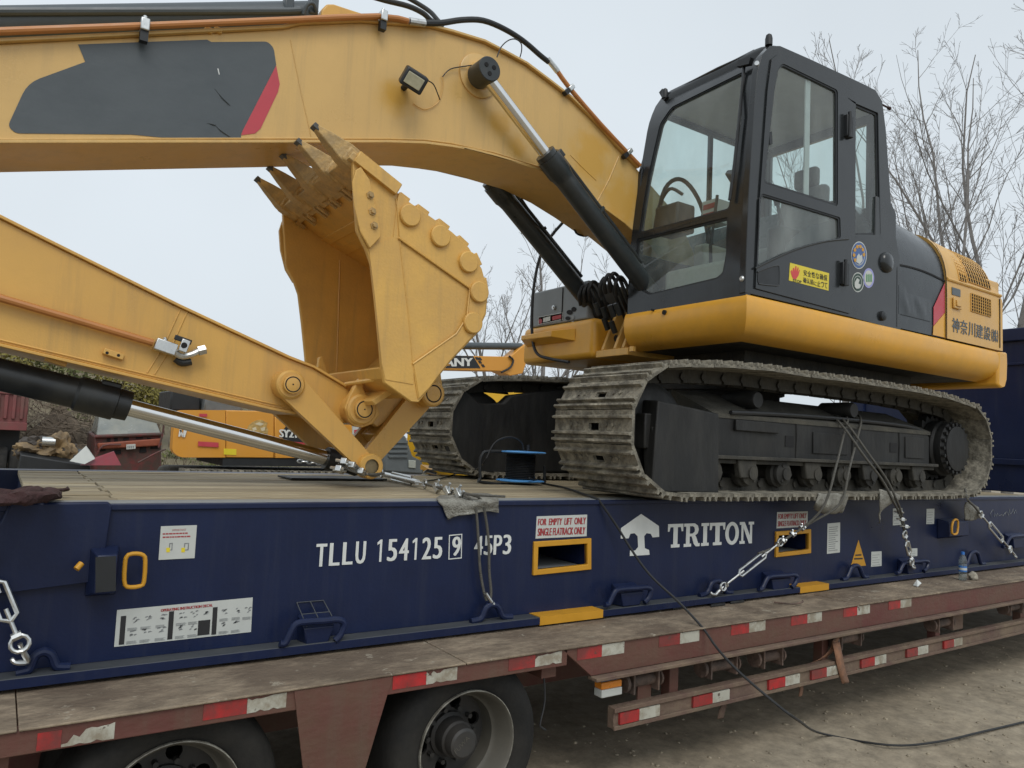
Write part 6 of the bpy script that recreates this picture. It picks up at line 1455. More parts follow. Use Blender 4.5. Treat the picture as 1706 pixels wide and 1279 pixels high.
# rolled dark red webbing at the left end
wbm = MB()
for k, (dx, dz, l_) in enumerate(((0, 0, 0), (-14, .022, -12), (6, .040, -30))):
    wbm.tube([A(-50 + dx, 842 - 8 * k, Z=1.556 + dz), A(0 + dx, 834 - 5 * k, Z=1.562 + dz), A(32 + dx, 828 - 3 * k, Z=1.565 + dz), A(60 + dx, 822, Z=1.565 + dz * .8), A(88 + dx + l_ * .4, 820, Z=1.565 + dz * .6), A(108 + dx + l_, 819, Z=1.560 + dz * .3)], [.034, .042, .038, .034, .028, .02], 14, smooth=6)
for i_, v in enumerate(wbm.v):
    p = Vector(v); q = noise.noise_vector(p * 11) * .026 + noise.noise_vector(p * 34) * .010; zc = 1.57; wbm.v[i_] = (p.x + q.x, p.y + q.y, max(1.5415, zc + (p.z - zc) * .55 + q.z * .8))
tag(wbm.build('strap_roll', MAROONRAG, smooth=50), 'dark red crumpled lashing webbing on the deck at the left edge', 'strap')
# bottle, stone, paper
bp_ = A(1604, 966, Z=.863); bs_ = (A(1604, 919, Y=bp_.y).z - .863) / .25
bo = thing('water_bottle', 'clear plastic water bottle with blue cap on the trailer ledge', 'bottle', tuple(bp_))
PET = glass('bottle_plastic', (.82, .88, .88), .10, (.6, .65, .65))
prof = [(0, .02), (.003, .031), (.02, .033), (.05, .032), (.055, .030), (.06, .032), (.14, .032), (.145, .030), (.15, .032), (.18, .031), (.205, .022), (.222, .0135), (.235, .0135)]
MB().lathe(bp_, (0, 0, 1), [(a * bs_, b * bs_) for a, b in prof], 24).build('bottle_body', PET, bo, smooth=40)
MB().lathe(bp_ + Vector((0, 0, .226 * bs_)), (0, 0, 1), [(0, .0155 * bs_), (.022 * bs_, .0155 * bs_), (.024 * bs_, .013 * bs_)], 20).build('cap', mat('cap_blue', (.03, .16, .50), .4), bo)
MB().lathe(bp_ + Vector((0, 0, .075 * bs_)), (0, 0, 1), [(0, .0335 * bs_), (.05 * bs_, .0335 * bs_)], 24, False, False).build('bottle_label', mat('label_blue', (.04, .17, .48), .45, var=.4, scale=45), bo)
MB().lathe(bp_ + Vector((0, 0, .09 * bs_)), (0, 0, 1), [(0, .0338 * bs_), (.02 * bs_, .0338 * bs_)], 24, False, False).build('label_band', STK, bo)
def lump(name, c, r, mt, sq=(1, 1, 1), seed=0, amp=.35, sub=3):
    bm = bmesh.new(); bmesh.ops.create_icosphere(bm, subdivisions=sub, radius=1)
    for v in bm.verts:
        n_ = noise.noise(v.co * 1.6 + Vector((seed, 0, 0))) * amp + noise.noise(v.co * 4 + Vector((0, seed, 0))) * amp * .4
        v.co = Vector((v.co.x * sq[0], v.co.y * sq[1], v.co.z * sq[2])) * r * (1 + n_) + Vector(c)
    me = bpy.data.meshes.new(name); bm.to_mesh(me); bm.free(); me.materials.append(mt)
    me.polygons.foreach_set('use_smooth', [True] * len(me.polygons)); me.set_sharp_from_angle(angle=math.radians(50))
    return me
sp_ = A(1621, 960, Z=.89); tag(link('stone', lump('stone', sp_ + Vector((0, 0, -.0)), .045, STONE, (1, .8, .85), 3)), 'pale lump of stone beside the water bottle', 'stone')
a_ = A(1533, 977, Z=.866)
tag(MB().hexa([a_ + Vector((-.04, 0, 0)), a_ + Vector((.04, .01, .02)), a_ + Vector((.05, .05, .04)), a_ + Vector((-.01, .05, .0))], [a_ + Vector((-.04, 0, .004)), a_ + Vector((.04, .01, .024)), a_ + Vector((.05, .05, .044)), a_ + Vector((-.01, .05, .004))]).build('paper_scrap', WHITE), 'crumpled white paper scrap on the trailer ledge', 'paper')
tag(MB().tube([A(1290, 1003, Z=.87), A(1320, 1006, Z=.875), A(1336, 1003, Z=.88), A(1337, 1000, Z=.89)], .006, 6, smooth=3).build('bent_wire', RUST), 'short bent rusty wire lying on the trailer ledge', 'wire')
for k, (x, y) in enumerate(((1134, 1011), (1196, 1007), (1228, 1002))):
    p = A(x, y, Z=.866); tag(MB().obox(p, (.07, .0, 0), (.02, .02, 0), (0, 0, .008)).build('dark_chock', UCP, bevel=.004), ['flat dark chock under the flange left of the long turnbuckle', 'flat dark chock under the flange right below the hoop hook', 'flat dark chock under the flange nearest the right yellow patch'][k], 'chock', 'flat chocks under the flange')
# webbing straps hanging from the winches
def ribbon3(pts, w, name, mt, lab, par=None):
    P = catmull([Vector(p) for p in pts], 5); mb = MB()
    for p in P: mb.v += [tuple(p + Vector((-w / 2, 0, 0))), tuple(p + Vector((w / 2, -.004, 0)))]
    for i in range(len(P) - 1): mb.f.append((2 * i, 2 * i + 1, 2 * i + 3, 2 * i + 2))
    o = mb.build(name, mt, smooth=60); o.modifiers.new('t', 'SOLIDIFY').thickness = .004
    return tag(o, lab, 'strap', 'webbing straps on the trailer winches')
ribbon3([A(1400, 1056, Y=-.43), A(1392, 1066, Y=-.46), A(1388, 1080, Y=-.43), A(1372, 1096, Y=-.40), A(1352, 1105, Y=-.36)], .06, 'webbing_strap', STRAP, 'orange webbing strap looping back from the winch')
ribbon3([A(1393, 1070, Y=-.46), A(1397, 1090, Y=-.48), A(1402, 1115, Y=-.48), A(1409, 1138, Y=-.47)], .075, 'webbing_strap', STRAP, 'orange webbing end hanging in front of the guard rail')
ribbon3([A(1335, 1142, Y=-.42), A(1335, 1150, Y=-.42), A(1333, 1160, Y=-.41)], .03, 'webbing_strap', STRAP, 'short frayed strap end below the guard rail')
ribbon3([A(1208, 1168, Y=-.40), A(1204, 1180, Y=-.41), A(1200, 1197, Y=-.40)], .05, 'webbing_strap', TLIP, 'pale folded tag hanging below the guard rail')
# ================================================================== background: hill, brush, machines, trees
HILL = mat('scrubby_hillside', (0.145, 0.135, 0.065), 0.95, var=0.35, scale=0.8, bump=0.6, bscale=6, dirt=(0.19, 0.155, 0.11), damt=0.45, dscale=0.35, dsharp=0.12)
def hz(x, y):
    e = max(0, min(1, (y - 26) / 22)); e = e * e * (3 - 2 * e); s = max(0, min(1, 1 - (x - 1) / 22)); s = s * s * (3 - 2 * s)
    return -.05 + e * (8.2 * s + .5) + e * (noise.noise(Vector((x * .12, y * .12, 0))) * 1.1 + noise.noise(Vector((x * .5, y * .5, 4))) * .3)
hl = sheet('hill', lin(-30, 60, 91), lin(24, 75, 52), hz, HILL); hl['kind'] = 'structure'
def leaf_cloud(mb, c, rx, ry, rz, n, s, rnd):
    for _ in range(n):
        while True:
            p = Vector((rnd.uniform(-1, 1), rnd.uniform(-1, 1), rnd.uniform(-1, 1)))
            if p.length < 1: break
        p = Vector(c) + Vector((p.x * rx, p.y * ry, p.z * rz)); a = Vector((rnd.gauss(0, 1), rnd.gauss(0, 1), rnd.gauss(0, 1))).normalized() * s * rnd.uniform(.5, 1.3); b = a.orthogonal().normalized() * s * rnd.uniform(.3, .7)
        mb.add([p - a, p + b, p + a, p - b], [(0, 1, 2, 3)])
SHG = mat('olive_shrub_leaves', (0.105, 0.115, 0.035), 0.9, var=0.4, scale=3)
SHY = mat('yellowing_shrub_leaves', (0.215, 0.185, 0.045), 0.9, var=0.4, scale=3)
SHB = mat('dry_brown_brush', (0.135, 0.105, 0.075), 0.95, var=0.45, scale=2)
rb = random.Random(21); sc_mb = MB()
for k in range(420):
    x = rb.uniform(-4, 26); y = rb.uniform(27, 50); z = hz(x, y); r = rb.uniform(.25, .7); leaf_cloud(sc_mb, (x, y, z + r * .35), r, r, r * .6, 26, .11, rb)
tag(sc_mb.build('hill_scrub', SHG, smooth=0), 'low olive scrub covering the hillside', None, kind='stuff')
dg_mb = MB()
for k in range(1500):
    x = rb.uniform(-3, 14); y = rb.uniform(24, 36); z = hz(x, y); h = rb.uniform(.3, .9); d = Vector((rb.gauss(0, .25), rb.gauss(0, .25), 1)) * h; w = Vector((.015, 0, 0))
    dg_mb.add([Vector((x, y, z)) - w, Vector((x, y, z)) + w, Vector((x, y, z)) + d], [(0, 1, 2)])
tag(dg_mb.build('dry_grass', SHB, smooth=0), 'dry standing grass at the foot of the hill', None, kind='stuff')
for k, (x, y, r, lab) in enumerate(((105, 600, 1.0, 'yellow-green bush just under the stick, left of the black cylinder head'), (205, 632, .9, 'pale yellow bush right above the black cylinder head'), (262, 650, .7, 'small yellow bush left of the parked machine cab'), (20, 585, 1.1, 'olive bush at the left edge under the stick'))):
    c = A(x, y, Y=30); c.z -= .2; rk = random.Random(k); b = MB(); leaf_cloud(b, c, r * 1.3, r, r, 900, .10, rk)
    o = thing('bush', lab, 'bush', (c.x, c.y, hz(c.x, c.y)), 'bushes on the hill'); b.build('foliage', SHY if k else SHG, o, smooth=0)
    st_ = MB()
    for j in range(5): st_.tube([(c.x, c.y, hz(c.x, c.y) - .1), c + Vector((rk.uniform(-r, r), rk.uniform(-r, r), .2)) * .6], .03, 5)
    st_.build('stem', SHB, o)
# heap of dry brush behind the scrap
bh = MB(); rk = random.Random(9); bc_ = A(100, 705, Y=24)
for k in range(2600):
    t = rk.random() * 2 * math.pi; q = math.sqrt(rk.random()); x = bc_.x + 2.3 * q * math.cos(t); y = 24 + 1.6 * q * math.sin(t); top = 2.75 * (1 - q * q) + .1; z = rk.uniform(.2, 1) * top
    d = Vector((rk.gauss(0, 1), rk.gauss(0, 1), rk.gauss(0, .5))).normalized() * rk.uniform(.15, .5); w = d.orthogonal().normalized() * .014
    p = Vector((x, y, z)); bh.add([p - d - w, p - d + w, p + d + w * .5, p + d - w * .5], [(0, 1, 2, 3)])
bh.add([(bc_.x + 2.2 * math.cos(a), 24 + 1.5 * math.sin(a), -.1) for a in lin(0, 5.76, 12)] + [(bc_.x, 24, 2.4)], [(i, (i + 1) % 12, 12) for i in range(12)])
tag(bh.build('brush_heap', SHB, smooth=0), 'grey-brown heap of dry brush behind the scrap parts', None, kind='stuff')
# ---- red dump truck, seen from behind at the left edge
DRED = mat('faded_truck_red', (0.20, 0.055, 0.055), 0.6, var=0.15, scale=3, dirt=(.13, .09, .07), damt=.3, dscale=2)
DY = 18.0
tk_ = thing('dump_truck', 'faded red dump truck at the left edge with twin rear tyres', 'truck', (A(0, 790, Y=DY).x, DY, 0))
z0, z1 = A(20, 713, Y=DY).z, A(20, 640, Y=DY).z; xr = A(46, 690, Y=DY).x
body_ = MB().box(xr - 2.5, xr, DY, DY + 5, z0, z1 + .2).build('tipper_body', DRED, tk_, 0.03)
for k in range(7): MB().box(xr - .16 - k * .16, xr - .09 - k * .16, DY - .06, DY - .001, z0 + .22, z0 + .78).build('body_rib', DRED, body_, 0.01)
MB().box(xr - 2.5, xr + .01, DY - .05, DY - .001, z0 - .05, z0 + .14).build('tailgate_beam', DRED, body_, 0.01); MB().box(xr - 2.5, xr + .01, DY - .05, DY - .001, z0 + .80, z0 + .92).build('tailgate_beam', DRED, body_, 0.01)
for k in range(4):
    xc = A(24, 757, Y=DY).x - k * .235 - (1.1 if k > 1 else 0)
    w_ = MB().lathe((xc - .1, DY + .45, .60), (1, 0, 0), [(0, .30), (.0, .45), (.03, .56), (.08, .58), (.14, .58), (.19, .56), (.21, .45), (.21, .30)], 36).build('wheel', TYRE, tk_, smooth=40)
    MB().lathe((xc + .11, DY + .45, .60), (1, 0, 0), [(-.02, .28), (-.04, .1)], 24).build('rim', HUB, w_)
MB().box(xr - 2.4, xr - .2, DY + 1.2, DY + 4.8, .75, z0 - .06).build('chassis', CABD, tk_)
MB().box(xr - .75, xr - .1, DY + .9, DY + .96, 1.0, z0 - .052).build('mud_guard', CABD, tk_)
# ---- scrap: dark tray, engine lumps, white sheet, red panel
sy = 15.5
tray = MB().hexa([A(30, 792, Y=sy), A(152, 792, Y=sy), A(152, 792, Y=sy) + Vector((0, 1.5, 0)), A(30, 792, Y=sy) + Vector((0, 1.5, 0))], [A(34, 757, Y=sy), A(150, 776, Y=sy), A(150, 776, Y=sy) + Vector((0, 1.5, .3)), A(34, 757, Y=sy) + Vector((0, 1.5, .3))])
t0 = A(90, 792, Y=sy); tray.box(t0.x - .5, t0.x + .5, sy + .3, sy + 1.2, -.05, t0.z)
tag(tray.build('scrap_tray', CABD, bevel=.02), 'black tray holding the scrap engine parts', 'tray')
SCR = mat('rusty_ochre_casting', (.30, .205, .10), .75, var=.4, scale=5, bump=.5, bscale=12, dirt=(.09, .07, .05), damt=.4, dscale=3)
SCG = mat('oily_dark_casting', (.06, .05, .042), .7, var=.4, scale=6, bump=.5, bscale=14)
for k, (x, y, r, sq, m_, lab) in enumerate(((66, 749, .26, (1.5, 1, .75), SCR, 'ochre gearbox casting in the middle of the scrap'), (98, 746, .24, (1.1, 1, 1.2), SCR, 'upright ochre engine casting at the right of the scrap'), (45, 752, .2, (1, 1, .9), SCG, 'dark oily casting at the left of the scrap'), (112, 755, .2, (1, 1, 1), SCG, 'small dark casting beside the white sheet'), (60, 737, .17, (1.4, 1, .8), SCG, 'dark manifold on top of the scrap'))):
    c = A(x, y, Y=sy + .5); me = lump('engine_scrap', c, r, m_, sq, k * 7, .75, 4); tag(link('engine_scrap', me), lab, 'scrap', 'scrap engine parts')
tag(MB().cyl(A(70, 735, Y=sy + .3), A(92, 736, Y=sy + .3), .10, 14).build('scrap_pipe', ZINC), 'short pale metal cylinder on top of the scrap', 'scrap')
ws = [A(116, 768, Y=sy - .4), A(143, 743, Y=sy - .2), A(158, 764, Y=sy - .3), A(141, 773, Y=sy - .5)]
tag(MB().hexa(ws, [p + Vector((.01, .05, .01)) for p in ws]).build('white_sheet', STK), 'white bent sheet leaning on the scrap', 'sheet')
rs = [A(134, 775, Y=sy - .3), A(202, 775, Y=sy - .3), A(190, 752, Y=sy), A(158, 763, Y=sy)]
tag(MB().hexa(rs, [p + Vector((0, .06, .01)) for p in rs]).build('red_panel', mat('crash_red', (.22, .02, .03), .4, var=.15)), 'dark red body panel lying right of the white sheet', 'panel')
# ---- wrecked red cab
wy = 20.0
WR = mat('wreck_red_paint', (.14, .03, .028), .6, var=.4, scale=4, dirt=(.06, .045, .035), damt=.5, dscale=3, dsharp=.08)
wk = thing('wrecked_cab', 'wrecked red truck cab with a grey windscreen and white plate', 'truck cab', (A(215, 770, Y=wy).x, wy, 0))
def W(x, y): return A(x, y, Y=wy)
wb = MB().hexa([Vector((W(157, 770).x, wy, .0)), Vector((W(272, 770).x, wy, .0)), Vector((W(272, 770).x, wy + 2, .0)), Vector((W(157, 770).x, wy + 2, .0))], [W(157, 726), W(270, 722), W(270, 722) + Vector((0, 2, .1)), W(157, 726) + Vector((0, 2, .1))]).build('cab_body', WR, wk, 0.05)
MB().hexa([W(160, 725), W(268, 722), W(266, 722) + Vector((0, 1.8, .1)), W(162, 725) + Vector((0, 1.8, .1))], [W(168, 694) + Vector((0, .4, 0)), W(258, 688) + Vector((0, .4, 0)), W(256, 688) + Vector((0, 1.7, .1)), W(170, 694) + Vector((0, 1.7, .1))]).build('windscreen', mat('dull_grey_glass', (.20, .22, .21), .25, var=.2, scale=2, dirt=(.30, .30, .25), damt=.4, dscale=1.2), wk, 0.03)
MB().tube([W(158, 727) + Vector((0, -.06, 0)), W(271, 723) + Vector((0, -.06, 0))], .05, 8).build('scuttle_bar', WR, wk)
MB().hexa([W(162, 748) + Vector((0, -.15, 0)), W(268, 742) + Vector((0, -.15, 0)), W(268, 742), W(162, 748)], [W(162, 738) + Vector((0, -.15, 0)), W(268, 730) + Vector((0, -.15, 0)), W(268, 730), W(162, 738)]).build('bumper', mat('orange_red_bumper', (.26, .07, .035), .55, var=.2), wk, 0.03)
for x in (178, 190, 245): MB().hexa([W(x, 736) + Vector((0, -.02, 0)), W(x + 6, 736) + Vector((0, -.02, 0)), W(x + 6, 736), W(x, 736)], [W(x, 729) + Vector((0, -.02, 0)), W(x + 6, 729) + Vector((0, -.02, 0)), W(x + 6, 729), W(x, 729)]).build('grille_hole', DARK, wk)
pl = MB().hexa([W(209, 748) + Vector((0, -.2, 0)), W(224, 747) + Vector((0, -.2, 0)), W(224, 747) + Vector((0, -.17, 0)), W(209, 748) + Vector((0, -.17, 0))], [W(209, 740) + Vector((0, -.2, 0)), W(224, 739) + Vector((0, -.2, 0)), W(224, 739) + Vector((0, -.17, 0)), W(209, 740) + Vector((0, -.17, 0))]).build('number_plate', STK, wk)
for k in range(4): MB().obox(W(211.5 + 3 * k, 744) + Vector((0, -.205, 0)), (.012, 0, 0), (0, .002, 0), (0, 0, .035)).build('plate_mark', GREYP, pl)
for k, (x, y, w_, h_) in enumerate(((166, 752, 10, 9), (186, 757, 16, 7), (232, 754, 12, 9), (250, 748, 14, 10), (205, 733, 10, 5), (226, 731, 12, 5))):
    MB().hexa([W(x, y) + Vector((0, -.03, 0)), W(x + w_, y - 1) + Vector((0, -.03, 0)), W(x + w_, y - 1), W(x, y)], [W(x + 1, y - h_) + Vector((0, -.03, 0)), W(x + w_ - 1, y - h_ - 1) + Vector((0, -.03, 0)), W(x + w_ - 1, y - h_ - 1), W(x + 1, y - h_)]).build('torn_opening', DARK, wk)
for pts in ([(262, 745), (268, 725), (270, 705), (262, 690)], [(158, 760), (170, 742), (200, 740)], [(228, 770), (262, 752), (274, 748)]): MB().tube([W(*p) + Vector((0, -.22, 0)) for p in pts], .028, 6, smooth=3).build('bent_tube', WR, wk)
# ---- parked excavator SY215C with its boom to the right
oy = 13.0
SYL = mat('parked_machine_orange', (.70, .315, .040), .4, var=.06, scale=2, dirt=(.4, .2, .05), damt=.12, dscale=2, dsharp=.3)
e2 = thing('parked_excavator', 'orange-yellow parked excavator marked SY215C beyond the deck', 'excavator', (A(420, 780, Y=oy).x, oy + 1.3, 0))
def O(x, y, Y=oy): return A(x, y, Y=Y)
def OP(l, Y=oy): return px(l, Y)
MB().prismY(rounded(OP([(287, 752), (291, 690), (300, 683), (376, 683), (376, 762), (300, 762)]), [.1, .1, .1, 0, 0, .2], 5), oy + .02, oy + .30).prismY(rounded(OP([(328, 752), (330, 690), (338, 684), (376, 684), (376, 761), (336, 761)]), .08), oy + .301, oy + 2.7).build('counterweight', SYL, e2, 0.06, seg=3)
MB().prismY(OP([(377, 683), (457, 685), (457, 763), (377, 762)]), oy + .02, oy + 2.68).build('rear_door', SYL, e2, 0.02)
MB().prismY(OP([(458, 686), (640, 690), (640, 764), (458, 763)]), oy + .02, oy + 2.68).build('side_door', SYL, e2, 0.02)
MB().prismY(OP([(372, 763), (640, 765), (640, 778), (372, 776)]), oy + .05, oy + 2.6).build('turntable_frame', CABD, e2)
MB().prismY([(O(300, 780).x, .05), (O(640, 780).x, .05), (O(640, 780).x, .95), (O(300, 780).x, .95)], oy - .2, oy + .4).build('crawler', MUDD, e2, 0.2, seg=4)
MB().prismY([(O(300, 780).x, .05), (O(640, 780).x, .05), (O(640, 780).x, .95), (O(300, 780).x, .95)], oy + 2.3, oy + 2.9).build('crawler', MUDD, e2, 0.2, seg=4)
for x in lin(305, 630, 30): 
    MB().box(O(x, 780).x, O(x, 780).x + .09, oy - .23, oy + .43, .93, 1.0).build('track_pad', MUD, e2)
cb2 = MB().prismY(OP([(560, 690), (556, 640), (562, 620), (630, 622), (640, 690)]), oy + .0, oy + 1.0).build('cab', CABD, e2, 0.05)
MB().prismY(OP([(292, 683), (294, 648), (345, 655), (345, 683)]), oy + .6, oy + 2.0).build('exhaust_cover', CABD, e2, 0.03)
MB().prismY(OP([(346, 684), (350, 658), (412, 668), (412, 685)]), oy + .4, oy + 2.3).build('hood_top', mat('slate_hood', (.12, .135, .14), .5, var=.2), e2, 0.03)
for q_ in ([(297, 727), (300, 727), (303, 716), (299, 715)], [(304, 728), (308, 728), (311, 717), (306, 716)], [(299, 716), (302, 716), (306, 727), (303, 727)]): MB().prismY(OP(q_), oy - .012, oy - .001).build('white_mark', WHITE, e2)
MB().prismY(OP([(330, 743), (364, 745), (364, 737), (330, 735)]), oy - .012, oy - .001).build('red_reflector', REDF, e2); MB().prismY(OP([(332, 694), (345, 694), (345, 689), (332, 689)]), oy - .012, oy - .001).build('red_reflector', REDF, e2)
MB().prismY(OP([(373, 757), (394, 758), (394, 748), (373, 747)]), oy + .008, oy + .018).build('yellow_label', SIGNY, e2)
MB().prismY(OP([(466, 726), (478, 708), (490, 706), (520, 718), (508, 737), (478, 735)]), oy + .006, oy + .018).build('model_badge', CABD, e2)
MB().prismY(OP([(474, 734), (512, 738), (508, 741), (474, 737)]), oy + .004, oy + .016).build('badge_edge', REDF, e2); MB().prismY(OP([(478, 711), (490, 704), (500, 708), (486, 712)]), oy + .004, oy + .016).build('badge_edge', REDF, e2)
lettering(MB(), 'SY215C', [A(466, 728, Y=oy), A(514, 730, Y=oy), A(514, 717, Y=oy), A(466, 715, Y=oy)], .012).build('model_lettering', WHITE, e2, smooth=0)
lion = MB(); lr = random.Random(2)
lion.prismY(OP([(413, 722), (411, 716), (415, 708), (421, 703), (428, 700), (436, 699), (442, 703), (446, 704), (444, 710), (447, 716), (446, 724), (441, 721), (438, 725), (432, 722), (426, 725), (422, 720), (418, 724)]), oy + .006, oy + .018); le = lion.build('animal_emblem', mat('emblem_gold', (.45, .30, .10), .5, var=.5, scale=9), e2)
for l in ([(424, 706), (432, 703), (440, 706), (434, 709)], [(420, 713), (426, 711), (428, 716), (422, 718)], [(434, 713), (442, 711), (441, 717), (436, 718)]): MB().prismY(OP(l), oy + .002, oy + .0055).build('emblem_highlight', mat('emblem_cream', (.62, .55, .38), .5), le)
# its boom
bl_ = MB().prismY(OP([(560, 640), (640, 585), (700, 590), (735, 598), (760, 592), (850, 594), (866, 580), (878, 572), (882, 590), (871, 622), (850, 626), (832, 618), (740, 616), (690, 616), (640, 640), (600, 680), (560, 680)], oy + 1.1), oy + 1.1, oy + 1.55).build('boom', SYL, e2, 0.02)
MB().prismY(OP([(700, 616), (752, 608), (752, 592), (788, 593), (800, 613), (740, 613)], oy + 1.1), oy + 1.085, oy + 1.098).build('boom_badge', CABD, bl_)
lettering(MB(), 'SANY', [A(731, 611, Y=oy + 1.08), A(787, 609.5, Y=oy + 1.08), A(787, 596, Y=oy + 1.08), A(731, 596.5, Y=oy + 1.08)], .02).build('boom_lettering', WHITE, bl_, smooth=0)
for k, (x, y) in enumerate(((791, 595), (796, 601), (801, 607), (796, 595.5))): MB().prismY(OP([(x, y), (x + 4, y - .5), (x + 7, y + 4), (x + 3, y + 4.5)], oy + 1.1), oy + 1.085, oy + 1.098).build('badge_square', CABD, bl_)
MB().tube([O(700, 575, oy + 1.3), O(868, 577, oy + 1.3)], .10, 16).build('arm_cylinder', BLKG, e2)
MB().tube([O(848, 593, oy + 1.05), O(855, 600, oy + 1.05), O(850, 612, oy + 1.05), O(835, 620, oy + 1.05)], .03, 8, smooth=3).build('boom_hose', RUB, e2)
# ---- far yellow machine seen through the track
ky = 9.0
KY = mat('far_machine_yellow', (.75, .43, .02), .4, var=.05)
e3 = thing('far_excavator', 'bright yellow excavator rear seen through the far crawler track', 'excavator', (A(850, 760, Y=ky).x, ky + 1, 0))
k0 = px([(775, 690), (775, 655), (785, 651), (905, 652), (915, 690)], ky)
MB().prismY(rounded([(k0[0][0], 1.1), (k0[1][0], k0[1][1]), (k0[2][0], k0[2][1]), (k0[3][0], k0[3][1]), (k0[4][0], 1.1)], .12), ky, ky + 2.4).build('counterweight', KY, e3, 0.05, seg=3)
lettering(MB(), 'KOMATSU', [A(771, 668.5, Y=ky - .002), A(816, 668, Y=ky - .002), A(816, 662, Y=ky - .002), A(771, 662, Y=ky - .002)], .01).build('maker_lettering', mat('indigo_print', (.04, .03, .20), .5), e3, smooth=0)
MB().box(k0[0][0] + .3, k0[4][0] - .2, ky + .1, ky + 2.2, 0.0, 1.09).build('undercarriage', CABD, e3, 0.15, seg=3)
# ---- grey van front and odds behind the linkage
vy = 9.5
GV = mat('grey_van_paint', (.11, .125, .13), .45, var=.15, scale=3)
vn = thing('grey_van', 'grey ribbed vehicle front seen behind the bucket link', 'van', (A(675, 780, Y=vy).x, vy, 0))
vb_ = px([(640, 785), (640, 730), (652, 723), (676, 726), (688, 760), (704, 768), (706, 790)], vy)
MB().prismY(vb_[:1] + vb_[1:], vy, vy + 1.7).box(vb_[0][0] - .2, vb_[-1][0], vy + .05, vy + 1.6, 0.3, vb_[0][1] + .02).build('van_body', GV, vn, 0.03)
for k in range(4): MB().prismY(px([(648, 738 + 8 * k), (680, 738 + 8 * k), (680, 734 + 8 * k), (648, 734 + 8 * k)], vy - .04), vy - .04, vy - .001).build('body_slat', GV, vn, 0.008)
MB().prismY(px([(681, 779), (693, 780), (693, 767), (681, 766)], vy - .03), vy - .03, vy - .001).build('head_lamp', mat('lamp_pale', (.35, .37, .33), .25), vn, 0.01)
for k in range(2): MB().lathe((vb_[0][0] + .3 + k * .7 - .3, vy - .02, .33), (0, 1, 0), [(0, .2), (0, .33), (.2, .33), (.2, .2)], 24).build('wheel', TYRE, vn)
sb = thing('sign_board', 'red and white board leaning behind the bucket linkage', 'board', (A(600, 770, Y=10.5).x, 10.5, 0))
MB().prismY(px([(588, 760), (612, 760), (612, 700), (588, 702)], 10.5), 10.5, 10.55).build('board', STK, sb); MB().prismY(px([(590, 724), (611, 722), (611, 714), (590, 716)], 10.5), 10.49, 10.498).build('red_band', REDF, sb); MB().prismY(px([(598, 735), (611, 734), (611, 728), (598, 729)], 10.5), 10.49, 10.498).build('red_band', REDF, sb)
pz = px([(588, 760), (612, 760)], 10.5); MB().box(pz[0][0] + .05, pz[0][0] + .1, 10.51, 10.55, 0, pz[0][1]).box(pz[1][0] - .1, pz[1][0] - .05, 10.51, 10.55, 0, pz[0][1]).build('board_leg', HUB, sb)
op = A(718, 784, Z=1.552)
tag(MB().hexa([op + Vector((-.02, 0, 0)), op + Vector((.40, -.04, 0)), op + Vector((.42, .02, 0)), op + Vector((.0, .22, 0))], [op + Vector((-.02, 0, .012)), op + Vector((.40, -.04, .006)), op + Vector((.42, .02, .006)), op + Vector((.0, .22, .05))]).build('yellow_wedge', AMBER), 'flat yellow wedge on the deck before the far track', 'wedge')
op = A(540, 797, Z=1.545)
tag(MB().box(op.x - .28, op.x + .42, op.y - .14, op.y + .16, 1.543, 1.556).build('rubber_mat', UCP, bevel=.004), 'thin dark mat on the deck under the link pin', 'mat')
op = A(706, 788, Z=1.55)
tag(MB().tube([op, op + Vector((.05, .02, .02)), op + Vector((.10, 0, .005)), op + Vector((.12, -.02, 0))], [.012, .016, .014, .006], 8, smooth=3).build('loose_shackle', ZINC), 'bright loose shackle on the deck beside the yellow wedge', 'shackle')

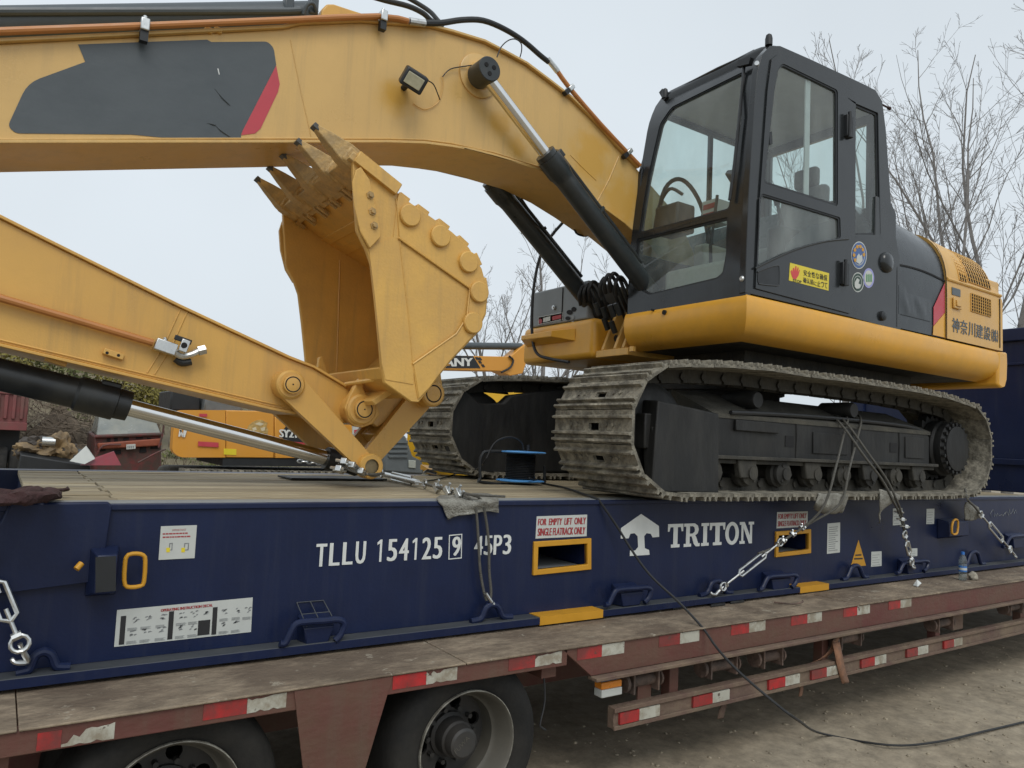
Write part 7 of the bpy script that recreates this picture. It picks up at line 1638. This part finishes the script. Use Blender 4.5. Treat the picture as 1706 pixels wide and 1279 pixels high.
# ---- bare trees
BARK = mat('grey_brown_bark', (.15, .14, .13), .9, var=.25, scale=6, bump=.4, bscale=20)
TWIG = mat('grey_twig_bark', (.19, .18, .172), .9, var=.2, scale=4)
def tree(base, H, lean, label, seed, depth=4, r0=.11, spread=.62, group='bare trees behind the machines', low=.18, nb=2):
    rnd = random.Random(seed); base = Vector(base); t = thing('bare_tree', label, 'tree', tuple(base), group)
    tm = MB(); bm_ = MB()
    def branch(p, d, L, r, lev):
        n = (6, 7, 5, 4, 3)[min(lev, 4)]; pts = [p.copy()]; q = p.copy(); dd = d.copy(); w = (.05, .085, .11, .12, .12)[min(lev, 4)]
        for i in range(n):
            dd = (dd + Vector((rnd.gauss(0, w), rnd.gauss(0, w), rnd.gauss(0, w * .5) + (.03, .07, .06, .03, .0)[min(lev, 4)]))).normalized(); q = q + dd * (L / n); pts.append(q.copy())
        rs = [max(.0052, r * (1 - (.5 if lev == 0 else .78) * i / n)) for i in range(n + 1)]
        (tm if lev == 0 else bm_).tube(pts, rs, 8 if lev == 0 else (5 if lev < 3 else 3), cap=False)
        if lev >= depth: return
        k = (rnd.randint(4, 6), rnd.randint(6, 8), rnd.randint(5, 7), rnd.randint(2, 4))[min(lev, 3)]
        for j in range(k):
            f = rnd.uniform(.45, 1.0) if lev == 0 else rnd.uniform(.14, .97); i = min(n - 1, int(f * n)); u = f * n - i; pp = pts[i].lerp(pts[i + 1], u); rr = (rs[i] * (1 - u) + rs[i + 1] * u)
            ax = (pts[i + 1] - pts[i]).normalized(); o = ax.orthogonal().normalized(); o.rotate(Matrix.Rotation(rnd.uniform(0, 2 * math.pi), 3, ax))
            nd = (ax + o * rnd.uniform(.30, .30 + spread)).normalized()
            ll = H * rnd.uniform(.42, .62) * (1.15 - .35 * f) if lev == 0 else L * rnd.uniform(.26, .46) * (1.15 - .5 * f)
            branch(pp, nd, ll, rr * (rnd.uniform(.40, .58) if lev == 0 else rnd.uniform(.38, .58)), lev + 1)
        if lev == 0: branch(pts[-1], dd, H * .55, rs[-1] * .95, 1)
    branch(base, Vector(lean).normalized(), H * .36, r0, 0)
    tm.build('trunk', BARK, t, smooth=60); bm_.build('crown', TWIG, t, smooth=0)
    return t
def gp(x, Y): 
    p = A(x, 700, Y=Y); return (p.x, Y, -.1)
for k, (x, Y, H, lean, lab, r0, dp_) in enumerate((
    (1482, 8.0, 16.5, (-.05, 0, 1), 'bare tree rising directly behind the cab roof rear', .12, 4),
    (1540, 7.0, 15.5, (.05, 0, 1), 'slim bare tree above the black hood', .11, 4),
    (1590, 8.5, 18.5, (-.06, 0, 1), 'bare tree with long limbs above the front edge of the yellow hood', .13, 4),
    (1640, 7.4, 18.0, (.03, 0, 1), 'tall bare tree above the rear grille', .15, 4),
    (1676, 6.0, 16.5, (-.08, -.02, 1), 'thick bare tree near the right edge with forked trunk', .18, 4),
    (1715, 7.0, 18.0, (-.06, 0, 1), 'bare tree cut by the right edge of the picture', .15, 4),
    (866, 17.0, 10.0, (.06, 0, 1), 'bare tree between the bucket and the far lift cylinder', .18, 4),
    (815, 20.0, 10.5, (.04, 0, 1), 'thin bare tree close behind the bucket edge', .15, 4),
    (938, 19.0, 10.0, (.03, 0, 1), 'small bare tree behind the charcoal tool box', .14, 4),
    (1010, 22.0, 11.0, (-.06, 0, 1), 'bare tree behind the lift cylinders and boom foot', .14, 4),
    (1180, 17.0, 11.0, (.02, 0, 1), 'bare tree seen through the cab windscreen', .15, 4),
    (1385, 9.5, 9.0, (.02, 0, 1), 'bare tree seen through the cab door glass', .14, 4),
)):
    tree(gp(x, Y), H, lean, lab, 100 + k * 13, dp_, r0)
